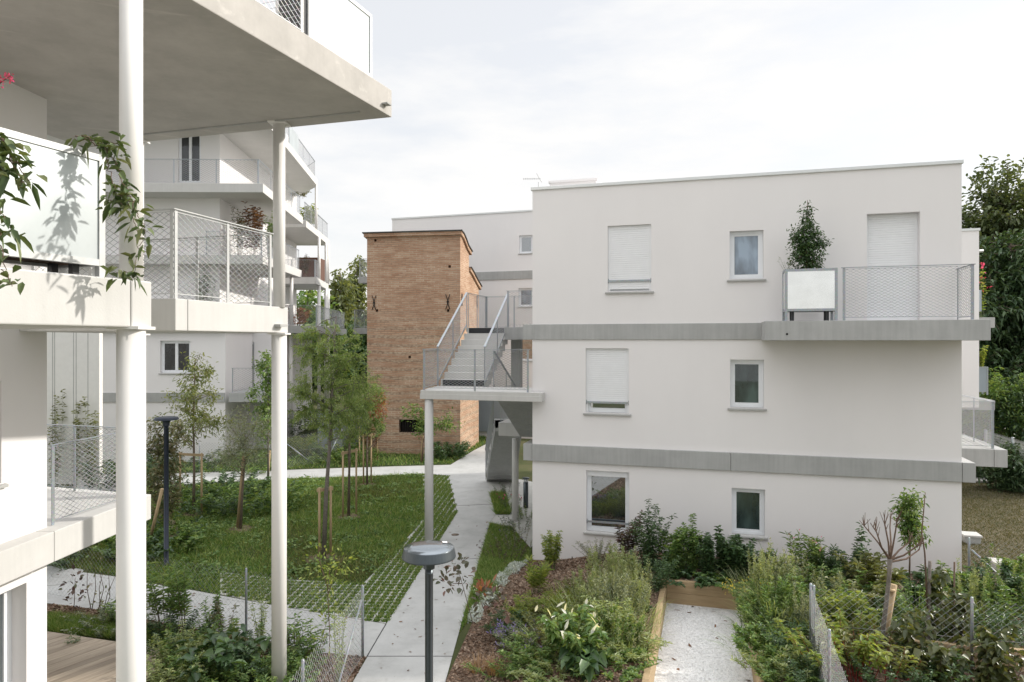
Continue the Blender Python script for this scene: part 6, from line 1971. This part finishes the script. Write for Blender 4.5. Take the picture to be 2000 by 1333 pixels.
gs(440, 1170, 12.0, 0.4, 'thin sapling shrub next to the sparse small leaved one', stems=5, per=34, L=0.075, W=0.032, mat='l_dull', seed=143, tmin=0.2, stem_mat='twig', r=0.007)
gs(462, 1206, 11.8, 0.25, 'small pale seedling left of the middle fence post', stems=4, per=22, L=0.07, W=0.03, mat='l_lime', seed=144, tmin=0.3)
gs(510, 1164, 11.7, 0.5, 'airy shrub with pale tips right of the middle fence post', stems=8, per=26, L=0.06, W=0.022, mat='l_pale', seed=145, tmin=0.2, lean=0.9)
gs(575, 1195, 11.2, 0.55, 'thin leaning shrub right of the slim white column foot', stems=6, per=24, L=0.085, W=0.035, mat='l_mid', seed=146, tmin=0.3, stem_mat='twig')
gs(610, 1192, 11.0, 0.65, 'bushy leaning shrub under the pear sapling', stems=9, per=34, L=0.085, W=0.035, mat='l_mid', seed=147, tmin=0.2, stem_mat='twig')
Y = 10.6
x = (643 - 1000) * Y / F
sapling('pear_sapling', 'yellow green pear sapling with a bushy top at the fence corner', (x, Y, 0), [[(x, Y, 0), at(644, 1240, Y), at(640, 1150, Y), at(645, 1105, Y)], [at(641, 1160, Y), at(655, 1120, Y), at(672, 1085, Y)], [at(641, 1150, Y), at(628, 1110, Y), at(624, 1090, Y)]],
        [(at(628, 1100, Y), 40, 0.32), (at(645, 1118, Y), 50, 0.36), (at(668, 1096, Y), 36, 0.30), (at(640, 1150, Y), 30, 0.3), (at(642, 1185, Y), 22, 0.28), (at(641, 1215, Y), 20, 0.26), (at(645, 1250, Y), 14, 0.25)], 'l_lime', 0.075, 0.034, LG, 148)
gs(660, 1180, 10.3, 0.5, 'thin pale shrub behind the leaning wire fence', stems=7, per=34, L=0.07, W=0.02, mat='l_pale', seed=149, tmin=0.15, elev=0.8)
Y = 13.0
x = (144 - 1000) * Y / F
sapling('dark_sapling', 'small dark purple leaved sapling left of the thick column', (x, Y, 0), [[(x, Y, 0), at(146, 1165, Y), at(147, 1128, Y)]], [(at(146, 1130, Y), 14, 0.25), (at(148, 1145, Y), 12, 0.25), (at(143, 1178, Y), 14, 0.3)], 'l_purple', 0.10, 0.06, LG, 150)
Y = 12.8
x = (200 - 1000) * Y / F
sapling('dogwood', 'bare reddish dogwood stems with few leaves beside the deck', (x, Y, 0), [[at(178, 1190, Y), at(170, 1150, Y), at(171, 1115, Y)], [at(180, 1190, Y), at(187, 1150, Y), at(186, 1112, Y)], [at(196, 1192, Y), at(194, 1150, Y), at(202, 1112, Y)], [at(203, 1192, Y), at(210, 1160, Y), at(228, 1120, Y)],
        [at(192, 1192, Y), at(203, 1150, Y), at(194, 1115, Y)], [(x, Y, 0), at(215, 1165, Y), at(212, 1115, Y)]], [(at(185, 1185, Y), 26, 0.5), (at(205, 1188, Y), 26, 0.5), (at(188, 1115, Y), 10, 0.5), (at(220, 1172, Y), 10, 0.4)], 'l_dull', 0.08, 0.035, LG, 151)
gs(215, 1200, 12.2, 1.0, 'low blue green shrub at the deck edge left of the thick column', stems=30, per=40, L=0.06, W=0.026, mat='l_grey', seed=152, foot=0.6, tmin=0.05)
gs(228, 1165, 12.4, 0.5, 'small leafy shrub touching the thick column', stems=8, per=36, L=0.07, W=0.03, mat='l_mid', seed=153)
for (px, yt, Y, w, lab, sd, mt) in ((330, 1212, 11.5, 0.9, 'weedy green shrub at the right deck corner', 154, 'l_dark'), (352, 1236, 10.9, 0.55, 'tall thin pale weed right of the deck corner', 155, 'l_pale'), (395, 1222, 11.2, 1.1, 'mid green weed mound right of the deck', 156, 'l_mid'),
                               (480, 1262, 10.7, 1.0, 'dense green weed mound left of the slim column foot', 157, 'l_mid'), (522, 1248, 10.8, 0.8, 'dense green weed mound touching the slim column foot', 158, 'l_dark'), (420, 1290, 10.2, 0.9, 'low weed mound at the bottom edge right of the thick column', 159, 'l_mid'),
                               (575, 1275, 10.5, 0.5, 'low weeds between the slim column foot and the leaning fence', 160, 'l_mid'), (345, 1285, 10.2, 0.7, 'low weeds on bare soil at the bottom edge', 161, 'l_pale'), (545, 1300, 10.0, 0.6, 'low weeds in front of the slim column foot', 162, 'l_mid')):
    gs(px, yt, Y, w, lab, name='weed_clump', cat='weeds', stems=30, per=50, L=0.065, W=0.026, mat=mt, seed=sd, foot=0.6, tmin=0.05)
gs(440, 1246, 10.5, 1.3, 'squash plant with very large lobed leaves', cat='squash plant', name='squash_plant', stems=22, per=9, L=0.17, W=0.14, mat='l_dark', seed=163, lean=0.9, elev=0.15, droop=0.35, tmin=0.5)
LB = 'low bushes on the lawn'
for (px, yt, Y, w, h, lab, sd) in ((455, 955, 21.2, 1.9, 0.8, 'low leafy bush on the lawn left of the slim column', 170), (512, 948, 21.0, 1.6, 0.85, 'low leafy bush on the lawn touching the slim column', 171), (420, 950, 22.6, 1.8, 0.7, 'low leafy bush on the lawn by the back path', 172), (345, 985, 20.6, 1.4, 0.75, 'low leafy bush on the lawn behind the navy lamp', 173),
                                  (225, 1060, 17.0, 2.4, 0.6, 'low leafy bush at the lawn edge under the near balcony', 174), (300, 1070, 16.6, 1.3, 0.5, 'low leafy bush by the navy lamp foot', 175)):
    x = (px - 1000) * Y / F
    shrub('low_bush', lab, 'bush', (x, Y, 0), h, w, 46, 40, 0.12, 0.055, 'l_mid' if sd % 2 else 'l_dark', seed=sd, group=LB, foot=0.7, tmin=0.1)
for (px, Y, h, w, lab, sd, mt) in ((878, 30.2, 0.7, 1.1, 'low leafy bush at the foot of the brick tower', 176, 'l_dark'), (680, 29.5, 0.6, 1.6, 'low plants by the back path near the tower', 177, 'l_mid'), (590, 36.0, 1.7, 1.8, 'rounded dark bush in the far garden', 178, 'l_deep'), (600, 31.0, 0.9, 1.0, 'small pale bush behind the braced wire fence', 179, 'l_lime'),
                              (480, 27.6, 0.6, 2.2, 'low planting under the shaded far house', 180, 'l_mid'), (350, 27.8, 0.6, 2.4, 'low planting along the shaded house wall', 181, 'l_dark'), (235, 24.0, 1.1, 1.5, 'dark leafy planting beside the clad wall', 182, 'l_deep'), (660, 31.5, 0.8, 2.0, 'low shrubs at the foot of the grey garden screen', 183, 'l_mid')):
    x = (px - 1000) * Y / F
    shrub('low_bush', lab, 'bush', (x, Y, 0), h, w, 40, 40, 0.13, 0.06, mt, seed=sd, group='low bushes near the back path', foot=0.7, tmin=0.1)
for (px, h, lab, sd) in ((108, 3.4, 'thin climber on the clad wall, left of the three', 184), (148, 3.0, 'thin climber on the clad wall, middle of the three', 185), (178, 3.2, 'thin climber on the clad wall, right and leafiest', 186)):
    x = (px - 1000) * 24.35 / F
    shrub('climber', lab, 'climber', (x, 24.35, 0), h, 0.5, 5, 70, 0.12, 0.07, 'l_olive', seed=sd, group='climbers on the clad wall', lean=0.4)

# balcony plants
pz = MF.p((MF.a(1533, -0.97) + MF.a(1636, -0.97)) / 2 - 0.05, -0.71, 6.44)
tree('cone_shrub', 'dark cone shaped camellia in the silvery balcony planter', pz, [(0, 0, 0), (0, 0, 0.5), (0.02, 0, 1.55)],
     [((0, 0, 0.42), (0.42, 0.3, 0.40)), ((0.02, 0, 0.8), (0.3, 0.24, 0.36)), ((-0.03, 0, 1.2), (0.16, 0.14, 0.36)), ((0.33, 0, 0.7), (0.14, 0.14, 0.2)), ((-0.24, 0, 0.85), (0.14, 0.14, 0.25))], 18, 300, 11, 0.062, 0.032, 'l_dark', 'twig', 0.02, cat='shrub', seed=190, gap=0.12, spray=0.35, limb_t=(0.05, 1), droop=0.2)
pw = MF.p(MF.a(1546, -0.9), -0.71, 6.44)
shrub('weed_clump', 'wispy pale weed at the left end of the silvery planter', 'weeds', pw, 0.5, 0.5, 9, 26, 0.03, 0.008, 'l_grey', seed=191, lean=0.9, stem_mat='greenstem', r=0.003)
for (px, yt, yb, Y, w, mt, lab, sd, L, W) in ((497, 400, 500, 31.2, 1.15, 'l_brown', 'brown leaved magnolia on the far balcony behind the slim column', 192, 0.2, 0.09), (463, 402, 500, 31.4, 0.7, 'l_dull', 'slim plant on the far balcony left of the brown magnolia', 193, 0.13, 0.06), (531, 410, 500, 32.2, 0.8, 'l_mid', 'green plant on the far balcony right of the brown magnolia', 194, 0.13, 0.06),
                                              (398, 516, 600, 30.0, 1.0, 'l_dark', 'cone shrub on the far house balcony seen through the mesh railing', 195, 0.10, 0.05), (606, 398, 445, 42.2, 1.0, 'l_lime', 'green vine like plant on the outermost far balcony', 196, 0.2, 0.1), (588, 352, 386, 43.5, 1.6, 'l_dull', 'olive shrub high on the far house near the top slab', 197, 0.2, 0.07),
                                              (598, 498, 540, 41.2, 0.8, 'l_purple', 'bare looking shrub in front of the brown balcony screen', 198, 0.12, 0.05), (580, 598, 640, 36.5, 1.4, 'l_rust', 'rust coloured potted plant on the lower far balcony', 199, 0.16, 0.07)):
    p0 = at(px, yb, Y)
    shrub('balcony_plant', lab, 'potted plant', p0, (yb - yt) * Y / F, w, 12, 40, L, W, mt, seed=sd, group='plants on the far balconies', stem_mat='twig', tmin=0.2, foot=0.3)
p0 = FFr.p(-0.35, 0.25, 4.05)
shrub('balcony_plant', 'dark shrub in the blue grey planter at the right corner', 'potted plant', p0, 1.05, 0.9, 16, 60, 0.10, 0.045, 'l_dark', seed=200, group='plants on the right corner balcony')
p0 = FFr.p(0.3, 0.25, 4.05)
shrub('balcony_plant', 'lime leaved shrub in the blue grey planter, nearer the trees', 'potted plant', p0, 0.95, 0.5, 10, 40, 0.10, 0.045, 'l_lime', seed=201, group='plants on the right corner balcony')
p0 = at(1915, 622, 24.2)
shrub('balcony_plant', 'pink flowered shrub on the rear wing balcony', 'potted plant', p0, 2.0, 0.5, 9, 20, 0.12, 0.05, 'l_lime', seed=202, group='plants on the right corner balcony', flowers=('pink', 3, 0.10, 0.07, 0.05), hvar=0.7)

# creepers on the nearest balcony planter
def creeper(label, stems, per, L, W, mat, seed, spread=0.05, extra=None):
    rng = np.random.default_rng(seed)
    base = Vector(stems[0][0])
    t = thing('creeper', label, 'creeper', base, 'creepers on the near planter')
    mb = MB()
    P, D = [], []
    for q in stems:
        q = [Vector(v) for v in q]
        fine = []
        for i in range(len(q) - 1):
            for k in range(5):
                f = k / 5
                fine.append(q[i].lerp(q[i + 1], f) + Vector(rng.normal(size=3) * 0.010))
        fine.append(q[-1])
        mb.tube(fine, [0.0045 * (1 - 0.6 * i / len(fine)) for i in range(len(fine))], 5, False)
        for i in range(len(fine)):
            if rng.uniform() < 0.22: continue
            m = per
            P.append(np.array(fine[i]) + rng.normal(size=(m, 3)) * spread * 0.35)
            D.append(rng.normal(size=(m, 3)) + np.array([0, 0, -0.25]))
    mb.build('stems', M['twig'], t)
    P, D = np.concatenate(P), np.concatenate(D)
    n = len(P)
    foliage('leaves', P, D, L * jit(n, 0.45, rng), W * jit(n, 0.35, rng), mat, t, 0.15, 0.45, rng)
    return t
Y = 5.12
creeper('creeper trailing from the end of the long planter past the thick column', [
    [at(150, 268, 5.08), at(178, 276, Y), at(205, 286, Y), at(222, 312, Y), at(236, 345, Y), at(250, 385, Y), at(262, 430, Y), at(276, 470, Y), at(268, 505, Y), at(262, 545, Y)],
    [at(165, 270, Y), at(200, 278, Y), at(232, 276, Y), at(246, 300, Y)], [at(205, 286, Y), at(214, 330, 5.1), at(226, 370, 5.1), at(245, 412, 5.08)],
    [at(250, 385, Y), at(262, 400, 5.05), at(275, 425, 5.0), at(284, 462, 5.0)], [at(240, 380, Y), at(222, 395, 5.08), at(206, 398, 5.05)], [at(262, 540, Y), at(245, 535, 5.15), at(225, 538, 5.2)]], 2, 0.088, 0.040, 'l_creeper', 210, 0.07)
Y = 4.0
creeper('creeper hanging over the long planter at the left picture edge', [
    [at(-45, 240, 4.1), at(-5, 270, Y), at(20, 300, Y), at(38, 340, Y), at(50, 360, 3.95)], [at(-5, 270, Y), at(15, 285, Y), at(45, 295, Y)], [at(20, 310, Y), at(40, 332, Y), at(62, 350, Y)], [at(-20, 270, Y), at(0, 330, Y), at(-2, 380, Y), at(5, 420, Y), at(22, 455, Y)],
    [at(-20, 400, Y), at(-5, 460, Y), at(4, 500, Y), at(12, 540, Y), at(24, 560, Y)], [at(-30, 280, Y), at(-10, 300, Y), at(10, 330, Y)]], 2, 0.09, 0.040, 'l_creeper', 211, 0.08)
Y = 4.2
t = thing('crape_myrtle', 'pink flower cluster reaching in at the upper left edge', 'flower', at(-60, 330, Y))
mb = MB()
mb.tube([at(-60, 330, Y), at(-40, 230, Y), at(-10, 170, Y), at(22, 148, Y)], [0.008, 0.006, 0.004, 0.002], 5, False)
mb.build('stem', M['twig'], t)
rg = np.random.default_rng(212)
cp = np.concatenate([np.array(at(18, 152, Y)) + rg.normal(size=(30, 3)) * 0.011, np.array(at(2, 160, Y)) + rg.normal(size=(30, 3)) * 0.013, np.array(at(-20, 165, Y)) + rg.normal(size=(30, 3)) * 0.016])
foliage('petals', cp, rg.normal(size=(90, 3)), 0.016, 0.013, 'pink', t, 0.3, 0.0, rg)

# ================================================================== GRASS, CHIPS, PEBBLES
gr_rng = np.random.default_rng(300)
vis = [p for p in LAWN[:-2]] + [(-13.5, 26.0), (-12.0, 16)]
PV = PAV1
P = scatter(vis, 190000, gr_rng)
P = P[~inpoly(P, PV) | ((np.sin(P[:, 0] * 2.1) + np.cos(P[:, 1] * 1.7 + P[:, 0]) > 0.9) & (gr_rng.uniform(0, 1, len(P)) < 0.5))]
sp_ = MB()
nz_ = np.sin(P[:, 0] * 1.3 + np.sin(P[:, 1] * 0.9) * 2) * np.cos(P[:, 1] * 1.1 + np.sin(P[:, 0] * 1.7))
keep = gr_rng.uniform(0, 1, len(P)) < 0.80 + 0.2 * nz_
P = P[keep]
for q, r in PITS:
    dd = np.hypot(P[:, 0] - q.x, P[:, 1] - q.y)
    P = P[(dd > r * 0.75) | (gr_rng.uniform(0, 1, len(P)) < 0.12)]
tone = np.sin(P[:, 0] * 0.9 + 1.3 * np.sin(P[:, 1] * 0.7)) + np.cos(P[:, 1] * 0.8 + np.sin(P[:, 0] * 1.3)) + gr_rng.normal(size=len(P)) * 0.7
hv = 0.085 * (1 + 0.45 * np.sin(P[:, 0] * 2.3 + 2 * np.sin(P[:, 1] * 1.9)) * np.cos(P[:, 1] * 2.7 + P[:, 0]))
blades('lawn_grass', 'short green lawn grass', 'grass', P[tone < 1.0], 0.004, hv[tone < 1.0], 0.016, 'grass', gr_rng, 0.6)
blades('lawn_grass', 'yellower patches of the lawn grass', 'grass', P[tone >= 1.0], 0.004, 0.075, 0.016, 'grass_olive', gr_rng, 0.7)
P = scatter(vis, 2600, gr_rng)
P = P[~inpoly(P, PV)]
blades('lawn_weeds', 'taller stray blades standing out of the lawn', 'grass', P, 0.004, 0.24, 0.02, 'grass', gr_rng, 0.4)
C = scatter(vis, 170, gr_rng)
C = C[~inpoly(C, PV)]
P = (C[:, None, :] + gr_rng.normal(size=(len(C), 60, 2)) * gr_rng.uniform(0.06, 0.22, (len(C), 1, 1))).reshape(-1, 2)
chips('clover_patches', 'low clover and plantain patches in the lawn', 'ground cover', P, gr_rng.uniform(0.03, 0.09, len(P)), 0.05, 0.042, 'l_mid', gr_rng, 0.3)
P = scatter(BACKLAWN, 26000, gr_rng)
blades('lawn_grass', 'grass strip between the back path and the brick tower', 'grass', P, 0.004, 0.13, 0.03, 'grass', gr_rng, 0.6)
P = scatter(VERGE, 22000, gr_rng)
ab = bed_ab(P[:, 0], P[:, 1])
blades('verge_grass', 'grass verge between the concrete path and the bark mulch', 'grass', P[gr_rng.uniform(0, 1, len(P)) < 0.75], 0.006, 0.10, 0.013, 'grass', gr_rng, 0.6)
for poly, lab in ((G((958, 966), (985, 966), (992, 984), (962, 985)), 'first small grass patch beside the path under the staircase'), (G((965, 988), (992, 990), (996, 1006), (968, 1006)), 'second small grass patch beside the path under the staircase')):
    P = scatter(poly, 2600, gr_rng)
    blades('grass_patch', lab, 'grass', P, 0.01, 0.16, 0.02, 'grass', gr_rng, 0.6)
P = scatter([(9.3, 12.8), (9.4, 25), (19, 25.4), (15, 11.5)], 60000, gr_rng)
blades('dry_grass', 'dry yellowish lawn right of the white house', 'grass', P, 0.004, 0.06, 0.02, 'grass_dry', gr_rng, 0.8)
# tufts in the cells of the grass paving
u_, n_ = (0.997, -0.078), (0.078, 0.997)
gxs = np.arange(-14, 14, 0.165)
X_, Y_ = np.meshgrid(gxs, gxs)
C0 = np.stack([-2.0 + X_.ravel() * u_[0] + Y_.ravel() * n_[0], 15.0 + X_.ravel() * u_[1] + Y_.ravel() * n_[1]], 1)
C0 = C0[inpoly(C0, PV)]
k = 56
oa, orr = gr_rng.uniform(0, 2 * math.pi, (len(C0), k)), 0.082 * np.sqrt(gr_rng.uniform(0, 1, (len(C0), k)))
off = np.stack([orr * np.cos(oa), orr * np.sin(oa)], 2)
P = (C0[:, None, :] + off).reshape(-1, 2)
blades('paving_grass', 'grass tufts growing in the cells of the concrete paving', 'grass', P, 0.010, 0.055, 0.015, 'grass', gr_rng, 0.5)
tb = MB()
for c in C0:
    tb.sheet([(c[0] + sx * 0.062 * u_[0] + sy * 0.062 * n_[0], c[1] + sx * 0.062 * u_[1] + sy * 0.062 * n_[1]) for sx, sy in ((-1, -1), (1, -1), (1, 1), (-1, 1))], 0.0125)
tag(tb.build('paving_cells', M['lawn']), 'soil filled cells of the concrete grass paving', 'soil', None, 'stuff')
# strip of longer grass before the deck
P = scatter(G((97, 1205), (240, 1222), (300, 1240), (420, 1275), (520, 1300), (420, 1333), (345, 1275), (300, 1258), (97, 1236)), 26000, gr_rng)
blades('verge_grass', 'dark grass strip between the mulch and the deck', 'grass', P, 0.004, 0.14, 0.012, 'grass', gr_rng, 0.6)
# bark chips
def in_bed(n):
    b = gr_rng.uniform(-9.5, -0.05, n)
    a = gr_rng.uniform(-0.6, 9.8, n)
    ok = (a > a_left(b) + 0.02) & ~((a > GA0 - 0.02) & (a < GA1 + 0.02) & (b < GB)) & ~((a > 3.0) & (gr_rng.uniform(0, 1, n) > 0.35))
    a, b = a[ok], b[ok]
    P = np.stack([MF.O[0] + a * MF.u[0] + b * MF.n[0], MF.O[1] + a * MF.u[1] + b * MF.n[1]], 1)
    return P
P = in_bed(60000)
chips('bark_chips', 'loose bark chips on the planting bed', 'bark mulch', P, bedz(P[:, 0], P[:, 1]) + 0.008, 0.055, 0.022, 'chips', gr_rng)
P = scatter(MULCH_L[8:] + MULCH_L[:8], 14000, gr_rng)
chips('bark_chips', 'loose bark chips along the side path', 'bark mulch', P, 0.014, 0.055, 0.022, 'chips', gr_rng)
gpoly = [XY(MF.p(a, b)) for a, b in ((GA0 + 0.01, -9.0), (GA1 - 0.01, -9.0), (GA1 - 0.01, GB - 0.03), (GA0 + 0.01, GB - 0.03))]
P = scatter(gpoly, 26000, gr_rng)
chips('white_pebbles', 'white pebbles covering the gravel court', 'gravel', P, 0.026, 0.020, 0.016, 'pebble', gr_rng, 0.12)
P = scatter(gpoly, 46, gr_rng)
chips('leaf_litter', 'few brown leaves lying on the white gravel', 'leaves', P, 0.035, 0.07, 0.03, 'l_brown', gr_rng)
P = np.concatenate([scatter(PATH[:7] + PATH[-6:], 90, gr_rng), scatter(SIDE[1:-1], 40, gr_rng)])
chips('leaf_litter', 'small dry leaves scattered on the concrete paths', 'leaves', P, 0.024, 0.045, 0.025, 'l_brown', gr_rng, 0.2)
# silver ground cover between verge and mulch
sv = G((1002, 1102), (1035, 1098), (985, 1150), (952, 1195), (925, 1232), (905, 1232), (925, 1190), (962, 1140))
P = scatter(sv, 5200, gr_rng)
n = len(P)
o = thing('silver_cushions', 'silvery ground cover cushions along the bark mulch edge', 'ground cover', (P[:, 0].mean(), P[:, 1].mean(), 0))
o['kind'] = 'stuff'
cl = np.sin(P[:, 0] * 7 + 1) * np.sin(P[:, 1] * 5)
PP = np.column_stack([P, 0.02 + 0.09 * np.clip(cl + 0.4, 0, 1) * gr_rng.uniform(0.3, 1, n)])[cl > -0.35]
foliage('leaves', PP, gr_rng.normal(size=(len(PP), 3)) + UP * 0.7, 0.05 * jit(len(PP), 0.4), 0.02, 'silver', o)
for (px, py, h, w, lab, sd, mt) in ((985, 1085, 0.45, 0.8, 'dark airy shrub on the verge below the house corner', 220, 'l_purple'), (1008, 1062, 0.6, 0.8, 'small violet flowered shrub at the white house corner', 221, 'l_grey'), (1012, 1030, 0.5, 0.6, 'low shrub round the column foot under the stairs', 222, 'l_dark'),
                              (990, 962, 0.5, 0.6, 'small rose bush beside the path under the stairs', 223, 'l_dark'), (998, 988, 0.45, 0.6, 'small pink rose bush nearer the column', 224, 'l_dark'), (1030, 1003, 0.4, 0.7, 'low leafy plant at the bollard foot', 225, 'l_mid'), (945, 1160, 0.25, 0.4, 'low tuft with white flowers on the verge', 226, 'l_mid')):
    p = gr(px, py + 8)
    shrub('small_shrub', lab, 'shrub', p, h, w, 14, 26, 0.05, 0.022, mt, seed=sd, group='small plants near the staircase', foot=0.5, stem_mat='twig',
          flowers=('pink', 1, 0.06, 0.05, 0.03) if sd == 224 else ('violet', 2, 0.04, 0.02, 0.03) if sd == 221 else ('white_petal', 2, 0.04, 0.025, 0.02) if sd == 226 else None)
